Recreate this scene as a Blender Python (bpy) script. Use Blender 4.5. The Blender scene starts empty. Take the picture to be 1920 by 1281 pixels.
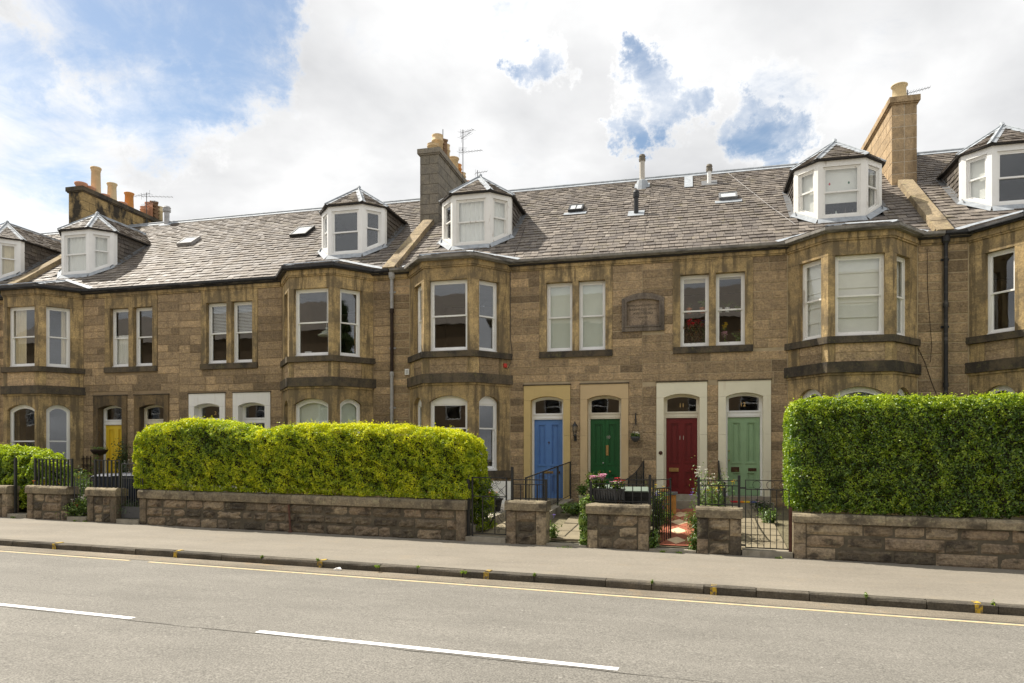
import bpy, math, random
import numpy as np
from mathutils import Vector, Matrix
R = random.Random(7)
rad = math.radians
scene = bpy.context.scene
COL = scene.collection

# ------------------------------------------------------------------ camera, world, sun, exposure
YAW = math.atan(331 / 1338.0)
EYE = 1.95
cam_data = bpy.data.cameras.new('camera')
cam = bpy.data.objects.new('camera', cam_data)
COL.objects.link(cam)
cam.location = (0, 0, EYE)
cam.rotation_euler = (rad(90), 0, YAW)
cam_data.sensor_width = 36.0
cam_data.lens = 1338 / 1920 * 36.0
cam_data.shift_y = (855 - 640.5) / 1920
cam_data.clip_start = 0.1
cam_data.clip_end = 3000
scene.camera = cam

SUN_DIR = Vector((-0.74, 0.22, 1.0)).normalized()          # towards the sun
sun_data = bpy.data.lights.new('sun', 'SUN')
sun_data.energy = 5.0
sun_data.angle = rad(0.6)
sun_data.color = (1.0, 0.93, 0.82)
sun = bpy.data.objects.new('sun', sun_data)
COL.objects.link(sun)
sun.location = (-20, 10, 30)
sun.rotation_euler = SUN_DIR.to_track_quat('Z', 'Y').to_euler()

scene.view_settings.view_transform = 'Standard'
scene.view_settings.look = 'None'
scene.view_settings.gamma = 1.0
scene.view_settings.exposure = 0.6
scene.view_settings.use_curve_mapping = False
scene.cycles.max_bounces = 8
scene.cycles.transparent_max_bounces = 16


def N(nt, typ, **kw):
    n = nt.nodes.new(typ)
    for k, v in kw.items():
        if k.startswith('i_'):
            n.inputs[k[2:].replace('_', ' ')].default_value = v
        else:
            setattr(n, k, v)
    return n


def math_node(nt, op, a, b=None, clamp=False):
    n = nt.nodes.new('ShaderNodeMath')
    n.operation = op
    n.use_clamp = clamp
    for i, x in enumerate((a, b)):
        if x is None:
            continue
        if isinstance(x, (int, float)):
            n.inputs[i].default_value = x
        else:
            nt.links.new(x, n.inputs[i])
    return n.outputs[0]


def mix_col(nt, fac, a, b, mode='MIX'):
    n = nt.nodes.new('ShaderNodeMix')
    n.data_type = 'RGBA'
    n.blend_type = mode
    for sock, x in ((n.inputs[0], fac), (n.inputs[6], a), (n.inputs[7], b)):
        if isinstance(x, (int, float)):
            sock.default_value = x
        elif isinstance(x, (tuple, list)):
            sock.default_value = tuple(x) + ((1.0,) if len(x) == 3 else ())
        else:
            nt.links.new(x, sock)
    return n.outputs[2]


def ramp(nt, fac, stops, interp='LINEAR'):
    n = nt.nodes.new('ShaderNodeValToRGB')
    n.color_ramp.interpolation = interp
    els = n.color_ramp.elements
    while len(els) < len(stops):
        els.new(0.5)
    for e, (p, c) in zip(els, stops):
        e.position = p
        e.color = tuple(c) + (1.0,) if len(c) == 3 else tuple(c)
    nt.links.new(fac, n.inputs[0])
    return n.outputs[0]


def g3(x):
    return (x, x, x)


def pix_dir(u, v):
    k = (u - 960) / 1338.0
    d = Vector((-math.sin(YAW) + math.cos(YAW) * k, math.cos(YAW) + math.sin(YAW) * k, -(v - 855) / 1338.0))
    return d.normalized()


def make_world():
    w = bpy.data.worlds.new('World')
    scene.world = w
    w.use_nodes = True
    nt = w.node_tree
    nt.nodes.clear()
    out = N(nt, 'ShaderNodeOutputWorld')
    bg = N(nt, 'ShaderNodeBackground')
    bg.inputs[1].default_value = 0.1
    sky = N(nt, 'ShaderNodeTexSky')
    sky.sky_type = 'NISHITA'
    sky.sun_disc = False
    sky.sun_elevation = math.asin(SUN_DIR.z)
    sky.sun_rotation = math.atan2(SUN_DIR.x, SUN_DIR.y)
    sky.air_density = 1.0
    sky.dust_density = 0.4
    sky.ozone_density = 1.6
    tc = N(nt, 'ShaderNodeTexCoord')
    d = tc.outputs['Generated']
    sep = N(nt, 'ShaderNodeSeparateXYZ')
    nt.links.new(d, sep.inputs[0])
    # cloud deck: the direction projected on a flat layer high above
    zz = math_node(nt, 'ADD', math_node(nt, 'MAXIMUM', sep.outputs[2], 0.0), 0.22)
    px = math_node(nt, 'DIVIDE', sep.outputs[0], zz)
    py = math_node(nt, 'DIVIDE', sep.outputs[1], zz)
    comb = N(nt, 'ShaderNodeCombineXYZ')
    nt.links.new(px, comb.inputs[0])
    nt.links.new(py, comb.inputs[1])
    n1 = N(nt, 'ShaderNodeTexNoise', i_Scale=1.5, i_Detail=10.0, i_Roughness=0.58, i_Distortion=0.3)
    nt.links.new(comb.outputs[0], n1.inputs['Vector'])
    n2 = N(nt, 'ShaderNodeTexNoise', i_Scale=1.1, i_Detail=6.0, i_Roughness=0.52)
    off = N(nt, 'ShaderNodeVectorMath', operation='ADD')
    off.inputs[1].default_value = (7.3, 2.1, 4.0)
    nt.links.new(comb.outputs[0], off.inputs[0])
    nt.links.new(off.outputs[0], n2.inputs['Vector'])
    # ragged openings where the blue shows: round regions bent by turbulence
    tb = N(nt, 'ShaderNodeTexNoise', i_Scale=14.0, i_Detail=9.0, i_Roughness=0.68)
    nt.links.new(d, tb.inputs['Vector'])
    ctr = N(nt, 'ShaderNodeVectorMath', operation='SUBTRACT')
    ctr.inputs[1].default_value = (0.5, 0.5, 0.5)
    nt.links.new(tb.outputs['Color'], ctr.inputs[0])
    scl = N(nt, 'ShaderNodeVectorMath', operation='SCALE')
    scl.inputs['Scale'].default_value = 0.17
    nt.links.new(ctr.outputs[0], scl.inputs[0])
    dd = N(nt, 'ShaderNodeVectorMath', operation='ADD')
    nt.links.new(d, dd.inputs[0])
    nt.links.new(scl.outputs[0], dd.inputs[1])
    dn = N(nt, 'ShaderNodeVectorMath', operation='NORMALIZE')
    nt.links.new(dd.outputs[0], dn.inputs[0])
    hole = None
    gaps = [(175, 25, .045, .9), (235, 5, .05, 1), (310, 5, .05, .9), (400, 60, .05, .9), (440, 100, .045, 1), (475, 125, .03, 1), (505, 20, .03, .9), (285, 200, .045, 1), (322, 168, .035, 1),
            (250, 185, .03, .8), (395, 160, .03, .9), (210, 120, .025, .7), (8, 100, .03, .9), (5, 155, .03, .8), (60, 265, .05, .75), (130, 275, .045, .75), (25, 180, .03, .6), (40, 345, .04, .55), (525, 120, .015, .7),
            (1015, 122, .022, 1), (1182, 110, .02, 1), (1205, 138, .028, 1), (1235, 165, .032, 1), (1270, 190, .028, 1), (1200, 245, .022, 1), (1150, 238, .017, .9), (1380, 235, .022, .75), (1420, 265, .032, .95),
            (1475, 250, .022, .85), (1470, 300, .016, .9), (1440, 185, .03, .45), (985, 60, .03, .4), (1400, 300, .02, .7)]
    for (u, v, r, k) in gaps:
        dot = N(nt, 'ShaderNodeVectorMath', operation='DOT_PRODUCT')
        nt.links.new(dn.outputs[0], dot.inputs[0])
        dot.inputs[1].default_value = pix_dir(u, v)
        mr = N(nt, 'ShaderNodeMapRange', interpolation_type='SMOOTHSTEP')
        mr.inputs[1].default_value = math.cos(r * (2.0 if u < 700 else 1.65))
        mr.inputs[2].default_value = math.cos(r * 0.05)
        mr.inputs[3].default_value = 0.0
        mr.inputs[4].default_value = k * (.95 if u < 700 else 1.0)
        nt.links.new(dot.outputs['Value'], mr.inputs[0])
        hole = mr.outputs[0] if hole is None else math_node(nt, 'MAXIMUM', hole, mr.outputs[0])
    n3 = N(nt, 'ShaderNodeTexNoise', i_Scale=5.0, i_Detail=9.0, i_Roughness=0.66, i_Distortion=0.6)
    nt.links.new(off.outputs[0], n3.inputs['Vector'])
    wisp = math_node(nt, 'MULTIPLY', math_node(nt, 'SUBTRACT', n3.outputs['Fac'], 0.5), 0.42)
    dens = math_node(nt, 'SUBTRACT', math_node(nt, 'ADD', math_node(nt, 'ADD', n1.outputs['Fac'], wisp), 0.06), math_node(nt, 'MULTIPLY', hole, 0.30))
    cov = N(nt, 'ShaderNodeMapRange', interpolation_type='SMOOTHSTEP')
    cov.inputs[1].default_value = 0.16
    cov.inputs[2].default_value = 0.48
    nt.links.new(dens, cov.inputs[0])
    # bright tops and grey undersides of the clouds, thicker where the noise is high
    thick = math_node(nt, 'ADD', math_node(nt, 'MULTIPLY', n1.outputs['Fac'], 0.35), math_node(nt, 'MULTIPLY', n2.outputs['Fac'], 0.65))
    thick = math_node(nt, 'SUBTRACT', thick, math_node(nt, 'MULTIPLY', hole, 0.1))
    ccol = ramp(nt, thick, [(0.36, (8.2, 8.25, 8.3)), (0.45, (7.4, 7.4, 7.38)), (0.52, (6.0, 6.02, 6.06)), (0.60, (4.8, 4.85, 4.95))])
    skyc = mix_col(nt, 1.0, sky.outputs[0], (1.12, 1.05, 0.94), 'MULTIPLY')
    col = mix_col(nt, cov.outputs[0], skyc, ccol)
    nt.links.new(col, bg.inputs[0])
    nt.links.new(bg.outputs[0], out.inputs[0])


make_world()

# ------------------------------------------------------------------ materials
MATS = {}


def base_mat(name):
    m = bpy.data.materials.new(name)
    m.use_nodes = True
    nt = m.node_tree
    b = nt.nodes['Principled BSDF']
    MATS[name] = m
    return m, nt, b


def pos_noise(nt, scale, detail=4.0, rough=0.55, stretch=(1, 1, 1), objrnd=False):
    geo = N(nt, 'ShaderNodeNewGeometry')
    mp = N(nt, 'ShaderNodeMapping')
    mp.inputs['Scale'].default_value = stretch
    nt.links.new(geo.outputs['Position'], mp.inputs[0])
    vec = mp.outputs[0]
    if objrnd:
        oi = N(nt, 'ShaderNodeObjectInfo')
        ad = N(nt, 'ShaderNodeVectorMath', operation='ADD')
        sc = N(nt, 'ShaderNodeVectorMath', operation='SCALE')
        cb = N(nt, 'ShaderNodeCombineXYZ')
        for i in range(3):
            nt.links.new(oi.outputs['Random'], cb.inputs[i])
        sc.inputs['Scale'].default_value = 37.0
        nt.links.new(cb.outputs[0], sc.inputs[0])
        nt.links.new(vec, ad.inputs[0])
        nt.links.new(sc.outputs[0], ad.inputs[1])
        vec = ad.outputs[0]
    n = N(nt, 'ShaderNodeTexNoise', i_Scale=scale, i_Detail=detail, i_Roughness=rough)
    nt.links.new(vec, n.inputs['Vector'])
    return n.outputs['Fac']


def add_bump(nt, b, h, strength, dist):
    bp = N(nt, 'ShaderNodeBump')
    bp.inputs['Strength'].default_value = strength
    bp.inputs['Distance'].default_value = dist
    nt.links.new(h, bp.inputs['Height'])
    nt.links.new(bp.outputs[0], b.inputs['Normal'])


def stone_mat(name, stops, soot=0.5, sootcol=(0.035, 0.03, 0.025), bump=0.6, bdist=0.012, streak=(4.5, 4.5, 0.55), grain=28.0, sootlo=0.5, sootw=0.13, rough=0.92,
              lichen=None, rnd=.62, patch=None):
    m, nt, b = base_mat(name)
    oi = N(nt, 'ShaderNodeObjectInfo')
    big = pos_noise(nt, 1.3, 4)
    tone = math_node(nt, 'ADD', math_node(nt, 'MULTIPLY', oi.outputs['Random'], rnd), math_node(nt, 'MULTIPLY', big, 1 - rnd))
    c = ramp(nt, tone, stops)
    fine = pos_noise(nt, grain, 6, 0.65)
    f2 = ramp(nt, fine, [(0.3, g3(0.62)), (0.7, g3(1.3))])
    c = mix_col(nt, 1.0, c, f2, 'MULTIPLY')
    med = pos_noise(nt, 6.0, 4)
    c = mix_col(nt, 1.0, c, ramp(nt, med, [(0.3, (0.8, 0.8, 0.84)), (0.7, (1.18, 1.15, 1.1))]), 'MULTIPLY')
    st = pos_noise(nt, 1.0, 6, 0.6, stretch=streak)
    mask = ramp(nt, st, [(sootlo, g3(0)), (sootlo + sootw, g3(soot))])
    c = mix_col(nt, mask, c, sootcol)
    if patch:
        pm = ramp(nt, pos_noise(nt, 1.9, 7, .68), [(0.47, g3(0)), (0.6, g3(patch[0]))])
        c = mix_col(nt, pm, c, patch[1])
    if lichen:
        lm = ramp(nt, pos_noise(nt, 7.0, 6, 0.7), [(0.57, g3(0)), (0.66, g3(lichen[0]))])
        c = mix_col(nt, lm, c, lichen[1])
    nt.links.new(c, b.inputs['Base Color'])
    b.inputs['Roughness'].default_value = rough
    b.inputs['Specular IOR Level'].default_value = 0.25
    hb = math_node(nt, 'ADD', math_node(nt, 'MULTIPLY', fine, 0.6), math_node(nt, 'MULTIPLY', pos_noise(nt, 9, 4, .6, (1, 1, 2.2)), 0.8))
    add_bump(nt, b, hb, bump, bdist)
    return m


def simple_mat(name, col, rough=0.6, var=0.12, vscale=4.0, bump=0.0, bscale=30.0, bdist=0.004, metal=0.0, spec=0.4, dirt=None, streak=(5, 5, 0.8), coat=0.0):
    m, nt, b = base_mat(name)
    nz = pos_noise(nt, vscale, 5, .6)
    c = mix_col(nt, 1.0, col, ramp(nt, nz, [(0.3, g3(1 - var)), (0.7, g3(1 + var))]), 'MULTIPLY')
    if dirt:
        st = pos_noise(nt, 1.0, 6, .6, stretch=streak)
        c = mix_col(nt, ramp(nt, st, [(dirt[1], g3(0)), (dirt[1] + 0.14, g3(dirt[0]))]), c, dirt[2])
    nt.links.new(c, b.inputs['Base Color'])
    b.inputs['Roughness'].default_value = rough
    b.inputs['Metallic'].default_value = metal
    b.inputs['Specular IOR Level'].default_value = spec
    if coat:
        b.inputs['Coat Weight'].default_value = coat
        b.inputs['Coat Roughness'].default_value = 0.2
    if bump:
        add_bump(nt, b, pos_noise(nt, bscale, 5, .6), bump, bdist)
    return m


stone_mat('ashlar', [(0.06, (0.20, 0.150, 0.094)), (0.35, (0.335, 0.25, 0.152)), (0.7, (0.425, 0.315, 0.19)), (0.95, (0.58, 0.42, 0.245))],
          soot=0.4, sootcol=(0.125, 0.10, 0.068), sootlo=0.52, sootw=0.2, bump=1.0, bdist=0.035, grain=20, rnd=.8)
stone_mat('dressed', [(0.1, (0.36, 0.265, 0.135)), (0.5, (0.45, 0.333, 0.165)), (0.9, (0.57, 0.425, 0.22))], soot=0.75,
          sootcol=(0.095, 0.076, 0.05), sootlo=0.485, sootw=0.13, bump=0.45, bdist=0.012, streak=(6.5, 6.5, 0.7), patch=(0.75, (0.16, 0.126, 0.08)))
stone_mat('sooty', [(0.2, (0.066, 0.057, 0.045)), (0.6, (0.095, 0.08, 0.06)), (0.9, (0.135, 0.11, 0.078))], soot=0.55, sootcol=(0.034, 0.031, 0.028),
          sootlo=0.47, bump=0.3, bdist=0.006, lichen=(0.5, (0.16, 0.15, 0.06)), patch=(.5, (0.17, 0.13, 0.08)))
stone_mat('plaque_stone', [(0.2, (0.17, 0.143, 0.115)), (0.8, (0.22, 0.185, 0.15))], soot=0.5, bump=0.3, bdist=0.005)
stone_mat('plaque_panel', [(0.2, (0.235, 0.185, 0.135)), (0.8, (0.30, 0.235, 0.17))], soot=0.5, bump=0.3, bdist=0.005)
stone_mat('gardenstone', [(0.08, (0.085, 0.073, 0.055)), (0.35, (0.18, 0.147, 0.102)), (0.65, (0.265, 0.205, 0.14)), (0.92, (0.34, 0.28, 0.19))], soot=0.75,
          sootlo=0.52, sootw=0.12, bump=1.0, bdist=0.03, streak=(3.2, 3.2, 4.4), grain=22, lichen=(0.35, (0.30, 0.27, 0.16)), rnd=.85)
stone_mat('coping', [(0.1, (0.17, 0.145, 0.10)), (0.5, (0.24, 0.203, 0.138)), (0.9, (0.33, 0.28, 0.19))], soot=0.7, sootlo=0.5, bump=0.6,
          streak=(2.4, 2.4, 2.4), lichen=(0.6, (0.36, 0.33, 0.2)))
stone_mat('skewstone', [(0.1, (0.27, 0.215, 0.13)), (0.9, (0.36, 0.29, 0.19))], soot=0.5, sootlo=0.52, bump=0.5, streak=(2, 2, 2), lichen=(0.6, (0.45, 0.40, 0.2)))
stone_mat('chimneytan', [(0.1, (0.37, 0.275, 0.165)), (0.9, (0.48, 0.36, 0.22))], soot=0.6, sootcol=(0.15, 0.105, 0.06), rnd=.8, sootlo=0.5, bump=0.3, streak=(3, 3, .6))
stone_mat('chimneygrey', [(0.1, (0.20, 0.185, 0.15)), (0.9, (0.26, 0.235, 0.19))], soot=0.4, sootcol=(0.1, 0.085, 0.06), sootlo=0.5, bump=0.3, streak=(3, 3, .5))
stone_mat('chimneysoot', [(0.1, (0.33, 0.24, 0.11)), (0.9, (0.42, 0.31, 0.15))], soot=0.95, sootcol=(0.03, 0.028, 0.025), sootlo=0.47, sootw=.1, bump=0.5, streak=(1.3, 1.3, .8))
simple_mat('mortar', (0.42, 0.335, 0.215), 0.95, 0.2, 3.0, 0.5)
simple_mat('mortar_brown', (0.29, 0.215, 0.13), 0.95, 0.2, 3.0, 0.5)
simple_mat('joint_dark', (0.10, 0.085, 0.06), 0.95, 0.3, 6.0, 0.5)
simple_mat('joint_pale', (0.62, 0.55, 0.43), 0.95, 0.2, 6.0, 0.5)
simple_mat('white_paint', (0.86, 0.86, 0.84), 0.42, 0.04, 3.0)
simple_mat('cream_frame', (0.72, 0.67, 0.54), 0.45, 0.05, 3.0)
simple_mat('worn_white', (0.84, 0.83, 0.79), 0.5, 0.05, 3.0, dirt=(0.7, 0.6, (0.28, 0.2, 0.12)), streak=(7, 7, 2.2))
simple_mat('stone_white', (0.84, 0.83, 0.79), 0.75, 0.04, 2.0, 0.2, dirt=(0.25, 0.55, (0.5, 0.42, 0.28)))
simple_mat('stone_cream', (0.80, 0.755, 0.585), 0.75, 0.05, 2.0, 0.2, dirt=(0.35, 0.58, (0.5, 0.36, 0.18)))
simple_mat('stone_yellow', (0.60, 0.45, 0.20), 0.75, 0.06, 2.0, 0.2, dirt=(0.3, 0.6, (0.42, 0.30, 0.13)))
simple_mat('stone_peach', (0.60, 0.45, 0.255), 0.75, 0.05, 2.0, 0.2, dirt=(0.25, 0.6, (0.46, 0.34, 0.2)))
for nm, c in (('door_blue', (0.095, 0.22, 0.52)), ('door_green', (0.006, 0.10, 0.024)), ('door_red', (0.155, 0.008, 0.010)), ('door_mint', (0.28, 0.43, 0.245)),
              ('door_yellow', (0.80, 0.56, 0.035)), ('door_navy', (0.03, 0.04, 0.055)), ('door_grey', (0.09, 0.11, 0.12))):
    simple_mat(nm, c, 0.38, 0.07, 3.0, spec=0.5)
simple_mat('brass', (0.5, 0.33, 0.14), 0.35, 0.15, 30, metal=0.9)
simple_mat('brass_dark', (0.09, 0.045, 0.03), 0.4, 0.15, 30, metal=0.5)
simple_mat('gold_leaf', (0.75, 0.5, 0.2), 0.4, 0.05, 30)
simple_mat('steel', (0.6, 0.6, 0.58), 0.35, 0.1, 30, metal=0.9)
simple_mat('iron_black', (0.018, 0.019, 0.02), 0.45, 0.2, 12, spec=0.5)
simple_mat('iron_rust', (0.10, 0.045, 0.03), 0.8, 0.3, 20)
simple_mat('gutter_black', (0.022, 0.022, 0.023), 0.5, 0.3, 9, dirt=(0.6, 0.56, (0.17, 0.16, 0.15)), streak=(2, 2, 9))
simple_mat('gutter_grey', (0.22, 0.205, 0.18), 0.6, 0.25, 9, dirt=(0.7, 0.5, (0.035, 0.033, 0.03)), streak=(2, 2, 9))
simple_mat('pipe_grey', (0.40, 0.40, 0.40), 0.5, 0.2, 8)
simple_mat('lead', (0.36, 0.39, 0.42), 0.72, 0.22, 7.0, 0.25, 8, 0.01, metal=0.0, spec=0.25, dirt=(0.5, 0.6, (0.5, 0.5, 0.48)))
simple_mat('lead_dark', (0.16, 0.165, 0.17), 0.6, 0.2, 7.0, 0.2)
simple_mat('roof_deck', (0.03, 0.027, 0.025), 0.95)
simple_mat('clay_buff', (0.60, 0.45, 0.26), 0.8, 0.12, 5, 0.2, dirt=(.4, .6, (.3, .2, .1)))
simple_mat('clay_pale', (0.66, 0.54, 0.33), 0.8, 0.12, 5, 0.2, dirt=(.4, .6, (.3, .22, .12)))
simple_mat('pipe_pale', (0.52, 0.49, 0.43), 0.6, 0.1, 5)
simple_mat('clay_orange', (0.60, 0.27, 0.075), 0.75, 0.12, 5, 0.2, dirt=(.4, .6, (.3, .14, .06)))
simple_mat('clay_pink', (0.56, 0.28, 0.17), 0.8, 0.12, 5, 0.2)
simple_mat('clay_brown', (0.20, 0.12, 0.065), 0.8, 0.2, 5, 0.2)
simple_mat('room', (0.27, 0.22, 0.17), 0.9, 0.15, 0.7)
simple_mat('fabric_white', (0.80, 0.79, 0.74), 0.9, 0.05, 3)
simple_mat('fabric_green', (0.68, 0.72, 0.64), 0.9, 0.03, 3)
simple_mat('fabric_cream', (0.72, 0.62, 0.43), 0.9, 0.1, 3)
simple_mat('blind_grey', (0.62, 0.63, 0.62), 0.7, 0.05, 3)
simple_mat('bin_black', (0.014, 0.016, 0.017), 0.45, 0.2, 6)
simple_mat('bin_lid_green', (0.17, 0.21, 0.17), 0.5, 0.1, 4)
simple_mat('bin_navy', (0.014, 0.024, 0.05), 0.45, 0.2, 6)
simple_mat('plastic_grey', (0.07, 0.073, 0.078), 0.5, 0.1, 6)
simple_mat('plastic_sage', (0.24, 0.27, 0.22), 0.6, 0.1, 6)
simple_mat('pot_stone', (0.36, 0.34, 0.27), 0.85, 0.2, 10, .3)
simple_mat('terracotta', (0.46, 0.17, 0.075), 0.8, 0.15, 10)
simple_mat('timber_orange', (0.50, 0.235, 0.055), 0.5, 0.35, 2.0, 0.3)
simple_mat('timber_dark', (0.035, 0.022, 0.016), 0.8, 0.3, 8)
simple_mat('soil', (0.10, 0.075, 0.045), 0.95, 0.5, 5, 0.9, 20, 0.03)
simple_mat('twig', (0.032, 0.03, 0.013), 0.9, 0.4, 8)
simple_mat('stem_green', (0.12, 0.2, 0.045), 0.7, 0.2, 8)
simple_mat('line_yellow', (0.54, 0.44, 0.26), 0.8, 0.12, 9, dirt=(0.8, 0.55, (0.36, 0.29, 0.17)), streak=(12, 12, 12))
simple_mat('blip_yellow', (0.60, 0.40, 0.03), 0.7, 0.15, 9, dirt=(0.95, 0.44, (0.12, 0.1, 0.08)), streak=(22, 22, 14))
simple_mat('line_white', (0.84, 0.84, 0.83), 0.7, 0.05, 14, dirt=(0.6, 0.56, (0.42, 0.40, 0.37)), streak=(18, 18, 18))
simple_mat('petal_pink', (0.80, 0.45, 0.58), 0.7, 0.2, 30)
simple_mat('petal_red', (0.55, 0.012, 0.03), 0.7, 0.3, 30)
simple_mat('petal_violet', (0.25, 0.17, 0.62), 0.7, 0.2, 30)
simple_mat('petal_yellow', (0.85, 0.58, 0.03), 0.7, 0.2, 30)
simple_mat('petal_orange', (0.80, 0.25, 0.02), 0.7, 0.2, 30)
simple_mat('petal_white', (0.82, 0.80, 0.72), 0.7, 0.1, 30)
simple_mat('alarm_red', (0.55, 0.045, 0.03), 0.5, 0.1, 9)
simple_mat('skin', (0.50, 0.30, 0.21), 0.6, 0.06, 10)
simple_mat('jumper_blue', (0.02, 0.055, 0.12), 0.9, 0.2, 20)
simple_mat('hair_dark', (0.02, 0.014, 0.01), 0.7, 0.2, 30)
simple_mat('skylight_glass', (0.60, 0.62, 0.62), 0.10, 0.05, 2, spec=0.8)
simple_mat('rubber', (0.02, 0.02, 0.02), 0.8)
simple_mat('mat_blue', (0.1, 0.12, 0.3), 0.9)
simple_mat('cable_grey', (0.3, 0.29, 0.28), 0.7)
simple_mat('doorstep', (0.30, 0.27, 0.21), 0.85, 0.2, 5, 0.4, dirt=(.5, .52, (.14, .12, .08)))
simple_mat('tile_red', (0.36, 0.115, 0.066), 0.6, 0.18, 9, 0.2)
simple_mat('tile_cream', (0.78, 0.60, 0.38), 0.6, 0.1, 9, 0.2)
simple_mat('slab', (0.25, 0.212, 0.14), 0.85, 0.15, 4, 0.4, dirt=(.5, .54, (.19, .16, .09)), streak=(2, 2, 2))
simple_mat('opposite_stone', (0.19, 0.135, 0.08), 0.9, 0.3, 3, 0.5)
simple_mat('litter_white', (0.8, 0.8, 0.8), 0.7)


def slate_mat(name, dark=1.0, warm=1.0):
    m, nt, b = base_mat(name)
    geo = N(nt, 'ShaderNodeNewGeometry')
    oi = N(nt, 'ShaderNodeObjectInfo')
    rnd = math_node(nt, 'FRACT', math_node(nt, 'ADD', geo.outputs['Random Per Island'], math_node(nt, 'MULTIPLY', oi.outputs['Random'], 1.0)))
    patch = pos_noise(nt, 0.7, 4)
    tone = math_node(nt, 'ADD', math_node(nt, 'MULTIPLY', rnd, 0.75), math_node(nt, 'MULTIPLY', patch, 0.35))
    d = dark
    c = ramp(nt, tone, [(0.12, (0.118 * d, 0.101 * d, 0.09 * d)), (0.4, (0.158 * d, 0.137 * d, 0.118 * d)), (0.65, (0.184 * d, 0.160 * d, 0.136 * d)),
                        (0.9, (0.235 * d, 0.203 * d, 0.172 * d)), (1.05, (0.34 * d, 0.31 * d, 0.27 * d))])
    c = mix_col(nt, 1.0, c, ramp(nt, pos_noise(nt, 18, 5, .65), [(0.3, g3(.7)), (0.7, g3(1.25))]), 'MULTIPLY')
    lm = ramp(nt, pos_noise(nt, 3.0, 6, .7), [(0.56, g3(0)), (0.7, g3(0.55))])
    c = mix_col(nt, lm, c, (0.20 * d, 0.175 * d, 0.085 * d))
    nt.links.new(c, b.inputs['Base Color'])
    r = math_node(nt, 'ADD', math_node(nt, 'MULTIPLY', rnd, 0.2), 0.58)
    nt.links.new(r, b.inputs['Roughness'])
    b.inputs['Specular IOR Level'].default_value = 0.3
    add_bump(nt, b, pos_noise(nt, 25, 5, .6), 0.4, 0.006)
    return m


slate_mat('slate')
slate_mat('slate_shaded', 0.62)  # darker copy of slate: shade on the dormer cheeks put into the colour


def asphalt_mat(name, base, agg, patch, bump, scale=90.0, tint=None):
    m, nt, b = base_mat(name)
    n1 = pos_noise(nt, scale, 3, .7)
    n1b = pos_noise(nt, scale * .33, 4, .7)
    n2 = pos_noise(nt, 0.5, 6, .62)
    n3 = pos_noise(nt, 1.1, 6, .65, stretch=(0.35, 1.6, 1))
    c = ramp(nt, n1, [(0.28, tuple(x * (1 - agg) for x in base)), (0.5, base), (0.74, tuple(x * (1 + agg) for x in base))])
    c = mix_col(nt, 1.0, c, ramp(nt, n1b, [(0.3, g3(0.86)), (0.7, g3(1.14))]), 'MULTIPLY')
    c = mix_col(nt, 1.0, c, ramp(nt, n2, [(0.3, g3(1 - patch)), (0.7, g3(1 + patch))]), 'MULTIPLY')
    c = mix_col(nt, 1.0, c, ramp(nt, n3, [(0.3, g3(1 - patch)), (0.7, g3(1 + patch))]), 'MULTIPLY')
    spk = ramp(nt, pos_noise(nt, 13.0, 2, .5), [(0.735, g3(0)), (0.75, g3(0.6))])
    c = mix_col(nt, spk, c, (0.42, 0.40, 0.36))
    blot = ramp(nt, pos_noise(nt, 2.3, 6, .7), [(0.64, g3(0)), (0.74, g3(0.35))])
    c = mix_col(nt, blot, c, tuple(x * .5 for x in base))
    if tint:
        c = mix_col(nt, ramp(nt, pos_noise(nt, 1.7, 7, .7), [(0.55, g3(0)), (0.72, g3(tint[0]))]), c, tint[1])
    nt.links.new(c, b.inputs['Base Color'])
    b.inputs['Roughness'].default_value = 0.85
    b.inputs['Specular IOR Level'].default_value = 0.3
    add_bump(nt, b, n1, bump, 0.008)
    return m


asphalt_mat('road_asphalt', (0.188, 0.178, 0.157), 0.6, 0.1, 0.7, 55.0)
asphalt_mat('gutter_asphalt', (0.20, 0.172, 0.13), 0.55, 0.25, 0.9, 60.0, (0.7, (0.32, 0.22, 0.12)))
asphalt_mat('pavement_asphalt', (0.222, 0.199, 0.162), 0.17, 0.09, 0.35, 70.0, (0.25, (0.3, 0.24, 0.16)))
asphalt_mat('gutter_asphalt_dark', (0.135, 0.126, 0.11), 0.4, 0.2, 0.7, 60.0)
asphalt_mat('earth', (0.17, 0.15, 0.09), 0.4, 0.3, 0.8, 20.0)
asphalt_mat('gravel_white', (0.62, 0.56, 0.46), 0.5, 0.1, 1.0, 30.0)
stone_mat('kerbstone', [(0.1, (0.085, 0.077, 0.062)), (0.5, (0.11, 0.099, 0.078)), (0.9, (0.145, 0.128, 0.10))], soot=0.5, sootlo=0.52, bump=0.7, bdist=0.012,
          streak=(3, 3, 3), grain=40)


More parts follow.
